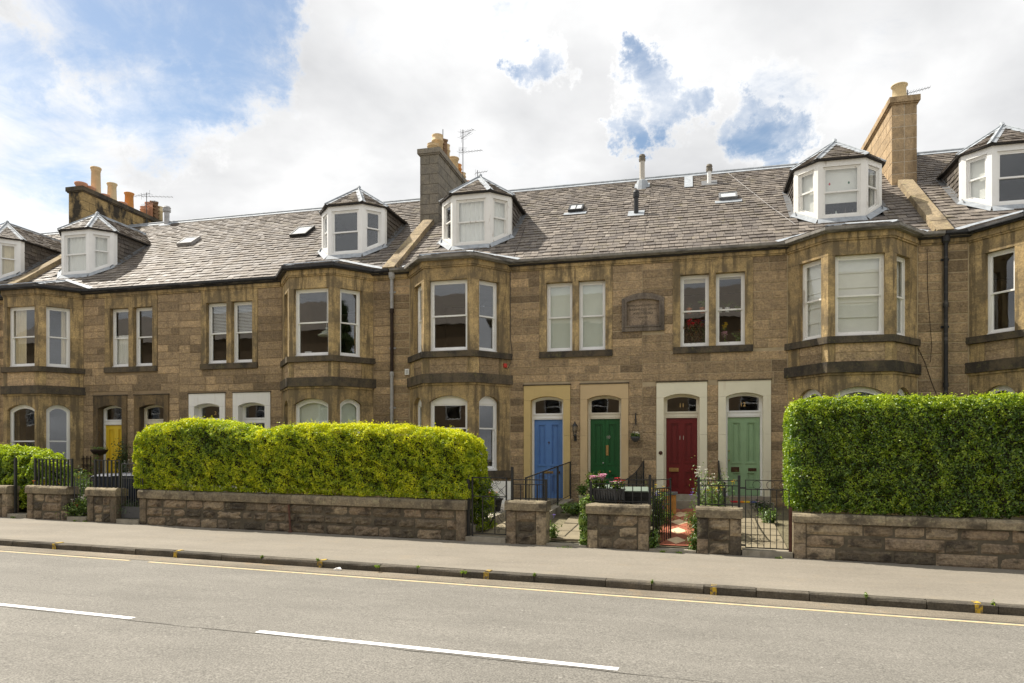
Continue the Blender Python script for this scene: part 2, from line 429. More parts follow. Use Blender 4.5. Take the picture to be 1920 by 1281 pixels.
def glass_mat():
    m, nt, b = base_mat('glass')
    nt.nodes.remove(b)
    out = [n for n in nt.nodes if n.type == 'OUTPUT_MATERIAL'][0]
    tr = N(nt, 'ShaderNodeBsdfTransparent')
    tr.inputs[0].default_value = (0.965, 0.975, 0.97, 1)
    gl = N(nt, 'ShaderNodeBsdfGlossy')
    gl.inputs['Roughness'].default_value = 0.015
    gl.inputs[0].default_value = (0.95, 0.97, 1.0, 1)
    geo = N(nt, 'ShaderNodeNewGeometry')
    dp = N(nt, 'ShaderNodeVectorMath', operation='DOT_PRODUCT')
    nt.links.new(geo.outputs['Normal'], dp.inputs[0])
    nt.links.new(geo.outputs['Incoming'], dp.inputs[1])
    cosv = math_node(nt, 'ABSOLUTE', dp.outputs['Value'])
    sch = math_node(nt, 'POWER', math_node(nt, 'SUBTRACT', 1.0, cosv, clamp=True), 5.0)
    bp = N(nt, 'ShaderNodeBump')
    bp.inputs['Strength'].default_value = 0.25
    bp.inputs['Distance'].default_value = 0.004
    nt.links.new(pos_noise(nt, 2.2, 2, .4), bp.inputs['Height'])
    nt.links.new(bp.outputs[0], gl.inputs['Normal'])
    mx = N(nt, 'ShaderNodeMixShader')
    f = math_node(nt, 'ADD', math_node(nt, 'MULTIPLY', sch, 0.9), 0.065, clamp=True)
    nt.links.new(f, mx.inputs[0])
    nt.links.new(tr.outputs[0], mx.inputs[1])
    nt.links.new(gl.outputs[0], mx.inputs[2])
    nt.links.new(mx.outputs[0], out.inputs[0])


glass_mat()


def leaf_mat(name, stops, trans=0.3, gloss=0.12, rough=0.42):
    m, nt, b = base_mat(name)
    nt.nodes.remove(b)
    out = [n for n in nt.nodes if n.type == 'OUTPUT_MATERIAL'][0]
    at = N(nt, 'ShaderNodeAttribute', attribute_name='tone')
    c = ramp(nt, at.outputs['Fac'], stops)
    df = N(nt, 'ShaderNodeBsdfDiffuse')
    ts = N(nt, 'ShaderNodeBsdfTranslucent')
    gl = N(nt, 'ShaderNodeBsdfGlossy')
    gl.inputs['Roughness'].default_value = rough
    gl.inputs[0].default_value = (0.9, 0.95, 0.9, 1)
    nt.links.new(c, df.inputs[0])
    nt.links.new(mix_col(nt, 1.0, c, (1.1, 1.1, 0.6), 'MULTIPLY'), ts.inputs[0])
    m1 = N(nt, 'ShaderNodeMixShader')
    m1.inputs[0].default_value = trans
    nt.links.new(df.outputs[0], m1.inputs[1])
    nt.links.new(ts.outputs[0], m1.inputs[2])
    m2 = N(nt, 'ShaderNodeMixShader')
    m2.inputs[0].default_value = gloss
    nt.links.new(m1.outputs[0], m2.inputs[1])
    nt.links.new(gl.outputs[0], m2.inputs[2])
    nt.links.new(m2.outputs[0], out.inputs[0])


leaf_mat('leaf_golden', [(0.0, (0.055, 0.11, 0.008)), (0.3, (0.175, 0.275, 0.010)), (0.6, (0.42, 0.51, 0.014)), (1.0, (0.76, 0.75, 0.025))], 0.42, 0.03)
leaf_mat('leaf_privet', [(0.0, (0.022, 0.066, 0.007)), (0.35, (0.082, 0.165, 0.008)), (0.65, (0.23, 0.345, 0.012)), (1.0, (0.50, 0.60, 0.028))], 0.42, 0.045)
leaf_mat('leaf_garden', [(0.0, (0.045, 0.09, 0.018)), (0.5, (0.11, 0.20, 0.03)), (1.0, (0.26, 0.34, 0.06))], 0.3, 0.05)
leaf_mat('leaf_dark', [(0.0, (0.025, 0.05, 0.014)), (0.5, (0.05, 0.09, 0.022)), (1.0, (0.10, 0.14, 0.04))], 0.25, 0.06)
leaf_mat('leaf_bronze', [(0.0, (0.05, 0.025, 0.01)), (0.5, (0.14, 0.06, 0.02)), (1.0, (0.06, 0.10, 0.02))], 0.25, 0.05)
stone_mat('sooty2', [(0.15, (0.12, 0.088, 0.053)), (0.5, (0.16, 0.117, 0.065)), (0.85, (0.20, 0.143, 0.075))], soot=0.8, sootcol=(0.06, 0.05, 0.038),
          sootlo=0.44, bump=0.3, bdist=0.006, streak=(2.5, 2.5, 0.6))
# ------------------------------------------------------------------ geometry helpers
WL = {}                                   # world location of every object built


class Fr:
    """a right-handed frame: p(x, y, z) gives the world point"""
    def __init__(s, o, ex=(1, 0, 0), ey=(0, 1, 0), ez=(0, 0, 1)):
        s.o, s.ex, s.ey, s.ez = o, ex, ey, ez

    def p(s, x, y, z):
        o, a, b, c = s.o, s.ex, s.ey, s.ez
        return (o[0] + a[0] * x + b[0] * y + c[0] * z, o[1] + a[1] * x + b[1] * y + c[1] * z, o[2] + a[2] * x + b[2] * y + c[2] * z)

    def at(s, x, y, z):
        return Fr(s.p(x, y, z), s.ex, s.ey, s.ez)


W0 = Fr((0, 0, 0))


class MB:
    def __init__(s):
        s.v, s.f, s.m, s.cur = [], [], [], 0

    def add(s, verts, faces):
        n = len(s.v)
        s.v.extend(verts)
        for fc in faces:
            s.f.append([n + i for i in fc])
            s.m.append(s.cur)
        return s

    def box(s, F, x0, x1, y0, y1, z0, z1):
        P = F.p
        return s.add([P(x0, y0, z0), P(x1, y0, z0), P(x1, y1, z0), P(x0, y1, z0), P(x0, y0, z1), P(x1, y0, z1), P(x1, y1, z1), P(x0, y1, z1)],
                     [(0, 1, 5, 4), (1, 2, 6, 5), (2, 3, 7, 6), (3, 0, 4, 7), (4, 5, 6, 7), (3, 2, 1, 0)])

    def cbox(s, F, x0, x1, y0, y1, z0, z1, b=0.01, j=0.0, rough=0):
        """block whose front (y0) edges are chamfered by b; rough > 0: an uneven face of rough x rough cells"""
        P = F.p
        rj = lambda: R.uniform(-j, j)
        back = [P(x0, y1, z0), P(x1, y1, z0), P(x1, y1, z1), P(x0, y1, z1)]
        rim = [P(x0, y0 + b, z0), P(x1, y0 + b, z0), P(x1, y0 + b, z1), P(x0, y0 + b, z1)]
        if not rough:
            fr = [P(x0 + b, y0 + rj(), z0 + b), P(x1 - b, y0 + rj(), z0 + b), P(x1 - b, y0 + rj(), z1 - b), P(x0 + b, y0 + rj(), z1 - b)]
            return s.add(back + rim + fr, [(8, 9, 10, 11), (4, 5, 9, 8), (5, 6, 10, 9), (6, 7, 11, 10), (7, 4, 8, 11),
                                           (0, 1, 5, 4), (1, 2, 6, 5), (2, 3, 7, 6), (3, 0, 4, 7)])
        nx, nz = rough
        vs, fs = [], []
        for k in range(nz + 1):
            for i in range(nx + 1):
                edge = i in (0, nx) or k in (0, nz)
                fx = x0 + (x1 - x0) * (i + (0 if i in (0, nx) else R.uniform(-.25, .25))) / nx
                fz = z0 + (z1 - z0) * (k + (0 if k in (0, nz) else R.uniform(-.25, .25))) / nz
                vs.append(P(fx, y0 + (b + R.uniform(0, j * .4) if edge else R.uniform(-j, j * .6)), fz))
        for k in range(nz):
            for i in range(nx):
                a = k * (nx + 1) + i
                fs.append((a, a + 1, a + nx + 2, a + nx + 1))
        nb = len(vs)
        vs += back
        c = [0, nx, (nz + 1) * (nx + 1) - 1, nz * (nx + 1)]
        bot = list(range(0, nx + 1))
        top = list(range(nz * (nx + 1), (nz + 1) * (nx + 1)))
        lef = [k * (nx + 1) for k in range(nz + 1)]
        rig = [k * (nx + 1) + nx for k in range(nz + 1)]
        fs += [tuple([nb + 1, nb] + bot)[::-1], tuple([nb + 3, nb + 2] + top[::-1])[::-1], tuple([nb, nb + 3] + lef[::-1])[::-1], tuple([nb + 2, nb + 1] + rig)[::-1]]
        return s.add(vs, fs)

    def prism(s, F, poly, y0, y1):
        """polygon in the x-z plane of F, extruded along y"""
        n = len(poly)
        return s.add([F.p(x, y0, z) for x, z in poly] + [F.p(x, y1, z) for x, z in poly],
                     [tuple(range(n)), tuple(range(2 * n - 1, n - 1, -1))] + [(i, (i + 1) % n, n + (i + 1) % n, n + i)[::-1] for i in range(n)])

    def strip(s, F, outer, inner, y0, y1, closed=False):
        """solid between two polylines (same count) in the x-z plane, extruded along y"""
        n = len(outer)
        v = [F.p(x, y0, z) for x, z in outer] + [F.p(x, y0, z) for x, z in inner] + [F.p(x, y1, z) for x, z in outer] + [F.p(x, y1, z) for x, z in inner]
        fs = []
        for i in range(n if closed else n - 1):
            k = (i + 1) % n
            fs += [(i, k, n + k, n + i), (2 * n + i, 3 * n + i, 3 * n + k, 2 * n + k), (i, 2 * n + i, 2 * n + k, k), (n + i, n + k, 3 * n + k, 3 * n + i)]
        if not closed:
            fs += [(0, n, 3 * n, 2 * n), (n - 1, 3 * n - 1, 4 * n - 1, 2 * n - 1)]
        return s.add(v, fs)

    def vprism(s, F, poly, z0, z1):
        n = len(poly)
        return s.add([F.p(x, y, z0) for x, y in poly] + [F.p(x, y, z1) for x, y in poly],
                     [tuple(range(n))[::-1], tuple(range(n, 2 * n))] + [(i, (i + 1) % n, n + (i + 1) % n, n + i) for i in range(n)])

    def ring(s, F, outer, inner, z0, z1):
        """open band between two plan polylines"""
        n = len(outer)
        v = [F.p(x, y, z0) for x, y in outer] + [F.p(x, y, z0) for x, y in inner] + [F.p(x, y, z1) for x, y in outer] + [F.p(x, y, z1) for x, y in inner]
        fs = []
        for i in range(n - 1):
            k = i + 1
            fs += [(i, k, 2 * n + k, 2 * n + i), (n + i, 3 * n + i, 3 * n + k, n + k), (i, n + i, n + k, k), (2 * n + i, 2 * n + k, 3 * n + k, 3 * n + i)]
        fs += [(0, 2 * n, 3 * n, n), (n - 1, 2 * n - 1, 4 * n - 1, 3 * n - 1)]
        return s.add(v, fs)

    def tube(s, pts, r, n=6, r2=None, cap=True):
        pts = [Vector(p) for p in pts]
        m = len(pts)
        vs, fs = [], []
        up = Vector((0.12, 0.31, 0.94))
        for i, p in enumerate(pts):
            t = (pts[min(i + 1, m - 1)] - pts[max(i - 1, 0)]).normalized()
            a = t.cross(up)
            if a.length < 1e-3:
                a = t.cross(Vector((1, 0, 0)))
            a.normalize()
            b = t.cross(a)
            rr = r if r2 is None else r + (r2 - r) * i / max(1, m - 1)
            for k in range(n):
                an = 2 * math.pi * k / n
                vs.append(tuple(p + a * (rr * math.cos(an)) + b * (rr * math.sin(an))))
        for i in range(m - 1):
            for k in range(n):
                fs.append((i * n + k, i * n + (k + 1) % n, (i + 1) * n + (k + 1) % n, (i + 1) * n + k))
        if cap:
            fs += [tuple(range(n))[::-1], tuple(range((m - 1) * n, m * n))]
        return s.add(vs, fs)

    def lathe(s, c, prof, n=14, cap=True, axis=None):
        """profile of (radius, height) pairs about a vertical axis at c (or about axis, a frame)"""
        F = axis or Fr(c)
        vs, fs = [], []
        for (r, z) in prof:
            for k in range(n):
                an = 2 * math.pi * k / n
                vs.append(F.p(r * math.cos(an), r * math.sin(an), z))
        for i in range(len(prof) - 1):
            for k in range(n):
                fs.append((i * n + k, i * n + (k + 1) % n, (i + 1) * n + (k + 1) % n, (i + 1) * n + k))
        if cap:
            fs += [tuple(range(n))[::-1], tuple(range((len(prof) - 1) * n, len(prof) * n))]
        return s.add(vs, fs)

    def build(s, name, mats, parent=None, smooth=False, origin=None):
        if not s.v:
            return None
        arr = np.array(s.v, dtype=np.float64)
        lo, hi = arr.min(0), arr.max(0)
        c = np.array(origin) if origin is not None else np.array(((lo[0] + hi[0]) / 2, (lo[1] + hi[1]) / 2, lo[2]))
        me = bpy.data.meshes.new(name)
        me.from_pydata((arr - c).tolist(), [], s.f)
        if isinstance(mats, str):
            mats = [mats]
        for m in mats:
            me.materials.append(MATS[m])
        if len(mats) > 1:
            me.polygons.foreach_set('material_index', s.m)
        if smooth:
            me.polygons.foreach_set('use_smooth', [True] * len(s.f))
        return link(name, me, c, parent)


def link(name, me, c, parent=None, rot=None, scale=None):
    o = bpy.data.objects.new(name, me)
    COL.objects.link(o)
    c = Vector(c)
    if parent is not None:
        o.parent = parent
        o.location = c - WL[parent.name]
    else:
        o.location = c
    if rot:
        o.rotation_euler = rot
    if scale:
        o.scale = scale
    WL[o.name] = c
    return o


def tag(o, label, cat, group=None, kind=None):
    o['label'] = label
    o['category'] = cat
    if group:
        o['group'] = group
    if kind:
        o['kind'] = kind
    return o


def thing(name, label, cat, loc, group=None):
    return tag(link(name, None, loc), label, cat, group)


def struct(o):
    o['kind'] = 'structure'
    return o


def stuff(o):
    o['kind'] = 'stuff'
    return o


def rotz(F, a):
    c, s = math.cos(a), math.sin(a)
    ex = tuple(F.ex[i] * c + F.ey[i] * s for i in range(3))
    ey = tuple(-F.ex[i] * s + F.ey[i] * c for i in range(3))
    return Fr(F.o, ex, ey, F.ez)


def pix_on_y(u, v, Y):
    d = pix_dir(u, v)
    t = Y / d.y
    return (d.x * t, Y, EYE + d.z * t)


def font_text(txt, F, size, depth, mat, parent, name='numeral', align='CENTER'):
    cu = bpy.data.curves.new(name, 'FONT')
    cu.body = txt
    cu.size = size
    cu.extrude = depth
    cu.align_x = align
    cu.align_y = 'CENTER'
    cu.materials.append(MATS[mat])
    tmp = bpy.data.objects.new(name, cu)
    me = bpy.data.meshes.new_from_object(tmp)
    bpy.data.objects.remove(tmp)
    o = bpy.data.objects.new(name, me)
    COL.objects.link(o)
    o.parent = parent
    # text faces -y of the frame
    M = Matrix(((F.ex[0], F.ez[0], -F.ey[0]), (F.ex[1], F.ez[1], -F.ey[1]), (F.ex[2], F.ez[2], -F.ey[2])))
    o.rotation_euler = M.to_euler()
    o.location = Vector(F.o) - WL[parent.name]
    WL[o.name] = Vector(F.o)
    return o


def leaf_mesh(name, P, A, B, tone, mats, parent=None, midx=None, fold=None):
    """P centres, A half-length vectors, B half-width vectors, all (n,3); one folded quad per leaf"""
    n = len(P)
    verts = np.empty((n, 4, 3))
    verts[:, 0] = P - A
    verts[:, 1] = P + B
    verts[:, 2] = P + A
    verts[:, 3] = P - B
    if fold is not None:
        verts[:, 1] += fold
        verts[:, 3] += fold
    flat = verts.reshape(-1, 3)
    lo, hi = flat.min(0), flat.max(0)
    c = np.array(((lo[0] + hi[0]) / 2, (lo[1] + hi[1]) / 2, lo[2]))
    me = bpy.data.meshes.new(name)
    me.vertices.add(4 * n)
    me.vertices.foreach_set('co', (flat - c).ravel())
    me.loops.add(4 * n)
    me.loops.foreach_set('vertex_index', np.arange(4 * n, dtype=np.int32))
    me.polygons.add(n)
    me.polygons.foreach_set('loop_start', np.arange(0, 4 * n, 4, dtype=np.int32))
    for m in ([mats] if isinstance(mats, str) else mats):
        me.materials.append(MATS[m])
    if midx is not None:
        me.polygons.foreach_set('material_index', midx.astype(np.int32))
    at = me.attributes.new('tone', 'FLOAT', 'FACE')
    at.data.foreach_set('value', np.clip(tone, 0, 1).astype(np.float32))
    me.update(calc_edges=True)
    return link(name, me, c, parent)


rng = np.random.default_rng(11)


def unit(v):
    return v / np.maximum(1e-9, np.linalg.norm(v, axis=1, keepdims=True))


def leaf_dirs(nrm, n, spread=0.9, ln=0.02, wd=0.011, size_var=0.35):
    """random leaf axes round outward normals"""
    d = unit(nrm + rng.normal(0, spread, (n, 3)))
    t = unit(np.cross(d, rng.normal(0, 1, (n, 3))))
    s = (1 + rng.uniform(-size_var, size_var, n))[:, None]
    b = np.cross(d, t)
    return t * ln * s, b * wd * s, d * (wd * 0.35) * s


# ------------------------------------------------------------------ street frame
EX = Vector((0.99712, -0.0752, -0.011)).normalized()
EYv = Vector((0.0752, 0.99717, 0.0)).normalized()
SF = Fr((0.0, 6.58, -0.027), tuple(EX), tuple(EYv), (0, 0, 1))      # x along the street, y away from the camera, z up
WF = Fr(SF.p(-0.574, 0, 0), SF.ex, SF.ey, SF.ez)                       # the same, its x measured at the garden walls
KF = Fr(SF.p(-0.334, 0, 0), SF.ex, SF.ey, SF.ez)                       # ... and at the kerb
NW = 7.61                                                           # front face of the garden walls
FY = 19.0                                                           # front face of the terrace
Z_TH = 0.79


def garden_z(x, y):
    yw = 14.5 - 0.0752 * x
    f = min(1.0, max(0.0, (y - yw) / (18.9 - yw)))
    return (0.15 - 0.011 * x) * (1 - f) + 0.68 * f


def build_street():
    g = MB()
    g.add([(-600, -500, -0.9), (600, -500, -0.9), (600, 700, -0.9), (-600, 700, -0.9)], [(0, 1, 2, 3)])
    struct(g.build('ground', 'earth'))
    L, Rr = -60, 45

    def sheet(name, mat, prof, parent=None):
        m = MB()
        cols = [L + (Rr - L) * i / 12 for i in range(13)]
        for i in range(12):
            for (a, za), (b, zb) in zip(prof[:-1], prof[1:]):
                m.add([SF.p(cols[i], a, za), SF.p(cols[i + 1], a, za), SF.p(cols[i + 1], b, zb), SF.p(cols[i], b, zb)], [(0, 1, 2, 3)])
        return m.build(name, mat, parent)
    road = struct(sheet('road', 'road_asphalt', [(-4.5, -0.09), (-2.2, -0.044), (0, 0), (2.2, -0.044), (4.43, -0.09)]))
    s = sheet('gutter_strip', 'gutter_asphalt', [(3.90, -0.0742), (4.435, -0.084)], road)
    m = MB()
    m.box(SF, -60, -10.35, 3.73, 3.805, -0.08, -0.0705)
    m.box(SF, -9.9, 45, 3.73, 3.805, -0.08, -0.0705)
    m.build('yellow_line', 'line_yellow', road)
    for (a, b) in ((-22.7, -18.7), (-16.6, -12.55), (-10.55, -6.35), (-4.6, -0.63), (1.4, 5.4), (7.4, 11.4)):
        m = MB()
        n = 8
        for i in range(n):
            x0, x1 = a + (b - a) * i / n, a + (b - a) * (i + 1) / n
            m.add([SF.p(x0, -0.05, 0.004), SF.p(x1, -0.05, 0.004), SF.p(x1, 0.05, 0.004), SF.p(x0, 0.05, 0.004)], [(0, 1, 2, 3)])
        m.build('centre_line_dash', 'line_white', road)
    m = MB()
    xs = [-30 + .35 * i for i in range(150)]
    ys = [-.085 + R.uniform(-.02, .02) for _ in xs]
    ww = [R.uniform(.002, .009) for _ in xs]
    for i in range(len(xs) - 1):
        m.add([SF.p(xs[i], ys[i] - ww[i], .0028), SF.p(xs[i + 1], ys[i + 1] - ww[i + 1], .0028), SF.p(xs[i + 1], ys[i + 1] + ww[i + 1], .0028), SF.p(xs[i], ys[i] + ww[i], .0028)], [(0, 1, 2, 3)])
    m.build('road_seam', 'gutter_asphalt_dark', road)
    struct(sheet('pavement', 'pavement_asphalt', [(4.58, 0.036), (NW + 0.35, 0.104)]))
    struct(sheet('far_pavement', 'pavement_asphalt', [(-8.6, 0.12), (-4.64, 0.036)]))
    # kerbs
    k = struct(thing('kerb', 'row of long dark stone kerb blocks along the pavement edge', 'kerb', KF.p(0, 4.5, -0.1)))
    del k['category']
    joints = [-7.62, -6.44, -5.19, -4.48, -3.65, -2.42, -1.26, -0.55, 0.22, 0.96, 1.68, 2.41, 3.16, 4.0]
    x = -7.62
    left = []
    while x > -24:
        x -= R.choice([0.75, 0.9, 1.15, 1.25, 1.3])
        left.append(x)
    x = 4.0
    while x < 14:
        x += R.choice([0.75, 0.8, 1.0])
        joints.append(x)
    joints = left[::-1] + joints
    for a, b in zip(joints[:-1], joints[1:]):
        m = MB()
        jy, jz = R.uniform(-.012, .008), R.uniform(-.006, .006)
        n = max(2, int((b - a) / 0.3))
        # block with a worn rounded arris and an uneven face
        prof = [(4.445, -0.12), (4.437, 0.0), (4.443, 0.022), (4.462, 0.036), (4.585, 0.038)]
        vs, fs = [], []
        for i in range(n + 1):
            xx = a + 0.007 + (b - a - 0.014) * i / n
            for (yy, z) in prof:
                vs.append(KF.p(xx, yy + jy + R.uniform(-.007, .007), z + jz + (R.uniform(-.005, .004) if z > 0 else 0)))
        q = len(prof)
        for i in range(n):
            for t in range(q - 1):
                fs.append((i * q + t, (i + 1) * q + t, (i + 1) * q + t + 1, i * q + t + 1))
        fs += [tuple(range(q)), tuple(range(n * q, n * q + q))[::-1]]
        m.add(vs, fs)
        m.build('kerb_stone', 'kerbstone', k)
    m = MB()
    m.box(KF, -60, 45, 4.47, 4.59, -0.12, 0.018)
    m.build('kerb_joint', 'joint_dark', k)
    for xx in (-12.69, -9.59, -6.38, -3.23, 0.36, 3.77):
        m = MB()
        m.box(KF, xx - 0.045, xx + 0.045, 4.418, 4.43, -0.085, 0.03)
        m.box(KF, xx - 0.04, xx + 0.04, 4.47, 4.62, 0.034, 0.0435)
        m.build('yellow_kerb_mark', 'blip_yellow', k)
    m = MB()
    m.box(SF, -60, 45, -4.64, -4.44, -0.12, 0.036)
    struct(m.build('far_kerb', 'kerbstone'))
    # garden ground between the walls and the terrace
    m = MB()
    xs = [-34 + i * 1.5 for i in range(33)]
    for i in range(len(xs) - 1):
        for j in range(6):
            q = []
            for (xx, jj) in ((xs[i], j), (xs[i + 1], j), (xs[i + 1], j + 1), (xs[i], j + 1)):
                yw = 14.2 - 0.0752 * xx + 0.3
                yy = yw + (20.0 - yw) * jj / 6
                q.append((xx, yy, garden_z(xx, yy) - 0.012))
            m.add(q, [(0, 1, 2, 3)])
    struct(m.build('garden_ground', 'earth'))


build_street()


# ------------------------------------------------------------------ the terrace
ROOF_T = 0.74
ROOF_Z0 = 7.25
RIDGE_Y = 24.4
PITCH = math.atan(ROOF_T)


def arch_pts(x0, x1, zs, rise, n=10):
    out = []
    c, h = (x0 + x1) / 2, (x1 - x0) / 2
    if rise < 1e-6:
        return [(x0, zs), (x1, zs)]
    r = (h * h + rise * rise) / (2 * rise)
    a0 = math.asin(min(1, h / r))
    for i in range(n + 1):
        a = -a0 + 2 * a0 * i / n
        out.append((c + r * math.sin(a), zs + rise - r + r * math.cos(a)))
    return out


def sash_window(house, F, w, h, rise=0.0, dep=0.10, cover=None, mat='white_paint', fw=0.055, board=False, rake=0.0, meet=0.5, sw=0.04, roomdep=0.25, bottom=True):
    """sash window in an opening; F at the opening's lower left corner, x along the wall, y inward, z up.
    rake: how far the right end of the sill is above the left (negative: left above right)"""
    bl, br = max(0, -rake), max(0, rake)                 # bottom heights at left and right
    zb = lambda x: bl + (br - bl) * x / w
    fr = MB()
    y0, y1 = dep, dep + 0.09
    top = arch_pts(0, w, h, rise)
    out = [(0, bl)] + top + [(w, br)]
    bh = 0.07
    if board:
        inner = [(fw, zb(fw) + bh)] + [(fw + (w - 2 * fw) * i / (len(top) - 1), h - 0.06) for i in range(len(top))] + [(w - fw, zb(w - fw) + bh)]
    else:
        inner = [(fw, zb(fw) + bh)] + (arch_pts(fw, w - fw, h - fw * .9, rise * .9) if rise else [(fw, h - fw), (w - fw, h - fw)]) + [(w - fw, zb(w - fw) + bh)]
    fr.strip(F, out, inner, y0, y1, closed=True)
    # projecting timber sill
    fr.add([F.p(0, y0 - 0.03, bl), F.p(w, y0 - 0.03, br), F.p(w, y1, br), F.p(0, y1, bl), F.p(0, y0 - 0.03, bl + .045), F.p(w, y0 - 0.03, br + .045), F.p(w, y1, br + .06), F.p(0, y1, bl + .06)],
           [(0, 1, 5, 4), (1, 2, 6, 5), (2, 3, 7, 6), (3, 0, 4, 7), (4, 5, 6, 7), (3, 2, 1, 0)])
    o = fr.build('sash_window', mat, house)
    xi0, xi1 = fw, w - fw
    ztop = h - (0.06 if board else fw)
    zm = bh + (ztop - bh) * meet + (bl + br) * 0.25
    # sashes: the upper one outside, the lower one behind it
    for k in (0, 1):
        s = MB()
        ya = y0 + 0.018 + 0.034 * k
        yb = ya + 0.032
        if k == 0:
            a = [(xi0, zm - 0.02)] + ([(x, z) for x, z in inner[1:-1]] if (rise and not board) else [(xi0, ztop), (xi1, ztop)]) + [(xi1, zm - 0.02)]
            if rise and not board:
                b = [(xi0 + sw, zm + 0.02)] + arch_pts(xi0 + sw, xi1 - sw, h - fw * .9 - sw * .9, rise * .82) + [(xi1 - sw, zm + 0.02)]
            else:
                b = [(xi0 + sw, zm + 0.02), (xi0 + sw, ztop - sw), (xi1 - sw, ztop - sw), (xi1 - sw, zm + 0.02)]
        else:
            a = [(xi0, zb(xi0) + bh), (xi0, zm + 0.02), (xi1, zm + 0.02), (xi1, zb(xi1) + bh)]
            b = [(xi0 + sw, zb(xi0 + sw) + bh + 0.05), (xi0 + sw, zm - 0.018), (xi1 - sw, zm - 0.018), (xi1 - sw, zb(xi1 - sw) + bh + 0.05)]
        s.strip(F, a, b, ya, yb, closed=True)
        s.build('sash', mat, o)
        p = MB()
        p.prism(F, b, ya + 0.013, ya + 0.018)
        p.build('pane', 'glass', o)
    if cover:
        for cv in (cover if isinstance(cover, list) else [cover]):
            window_cover(o, F, cv, xi0, xi1, bh + min(bl, br), h + rise - fw * .5, y1 + 0.025)
    return o


def wavy_sheet(F, x0, x1, z0, z1, y, amp, nw, taper=0.0):
    m = MB()
    n = max(8, int(nw * 8))
    xs = [x0 + (x1 - x0) * i / n for i in range(n + 1)]
    pt = lambda i, top: (xs[i] + (0 if top else taper * (xs[i] - x0)), y + amp * math.sin(i / n * nw * 2 * math.pi) + amp * .4 * math.sin(i * 1.7))
    vs = []
    for (z, tp) in ((z0, 0), (z1, 1)):
        for dy in (0, 0.006):
            for i in range(n + 1):
                a, b = pt(i, tp)
                vs.append(F.p(a, b + dy, z))
    q = n + 1
    fs = []
    for i in range(n):
        fs += [(i, i + 1, 2 * q + i + 1, 2 * q + i), (q + i, 3 * q + i, 3 * q + i + 1, q + i + 1)]
    fs += [(0, q, 3 * q, 2 * q), (n, 2 * q + n, 3 * q + n, q + n)]
    m.add(vs, fs)
    return m


def window_cover(o, F, cv, x0, x1, z0, z1, y):
    kind = cv[0]
    w = x1 - x0
    if kind == 'blind':                                    # roller blind: fraction covered from the top
        m = MB()
        zz = z1 - (z1 - z0) * cv[1]
        m.box(F, x0 - .02, x1 + .02, y, y + 0.004, zz, z1)
        m.tube([F.p(x0 - .02, y, zz), F.p(x1 + .02, y, zz)], 0.012)
        m.build('roller_blind', cv[2], o)
    elif kind == 'net':
        wavy_sheet(F, x0 - .02, x1 + .02, z0, z0 + (z1 - z0) * cv[1], y, 0.018, w * 7).build('net_curtain', cv[2], o, smooth=True)
    elif kind == 'drape':                                  # cv: side, width fraction, material
        a = x0 - .05 if cv[1] < 0 else x1 - w * cv[2] + .05
        wavy_sheet(F, a, a + w * cv[2], z0, z1, y + 0.025, 0.03, 4).build('curtain', cv[3], o, smooth=True)
    elif kind == 'venetian':
        m = MB()
        zz = z1 - (z1 - z0) * cv[1]
        n = int((z1 - zz) / 0.045)
        for i in range(n):
            z = z1 - 0.05 - i * 0.045
            m.add([F.p(x0, y, z), F.p(x1, y, z), F.p(x1, y + .022, z + .032), F.p(x0, y + .022, z + .032)], [(0, 1, 2, 3)])
        stuff(m.build('venetian_blind', cv[2], o))
    elif kind == 'roman':
        m = MB()
        n = 5
        zz = z1 - (z1 - z0) * cv[1]
        for i in range(n):
            a, b = zz + (z1 - zz) * i / n, zz + (z1 - zz) * (i + 1) / n
            m.add([F.p(x0 - .02, y, a), F.p(x1 + .02, y, a), F.p(x1 + .02, y + .012, b), F.p(x0 - .02, y + .012, b)], [(0, 1, 2, 3)])
            m.box(F, x0 - .02, x1 + .02, y - .012, y + .004, a - .012, a + .006)
        m.build('roman_blind', cv[2], o)


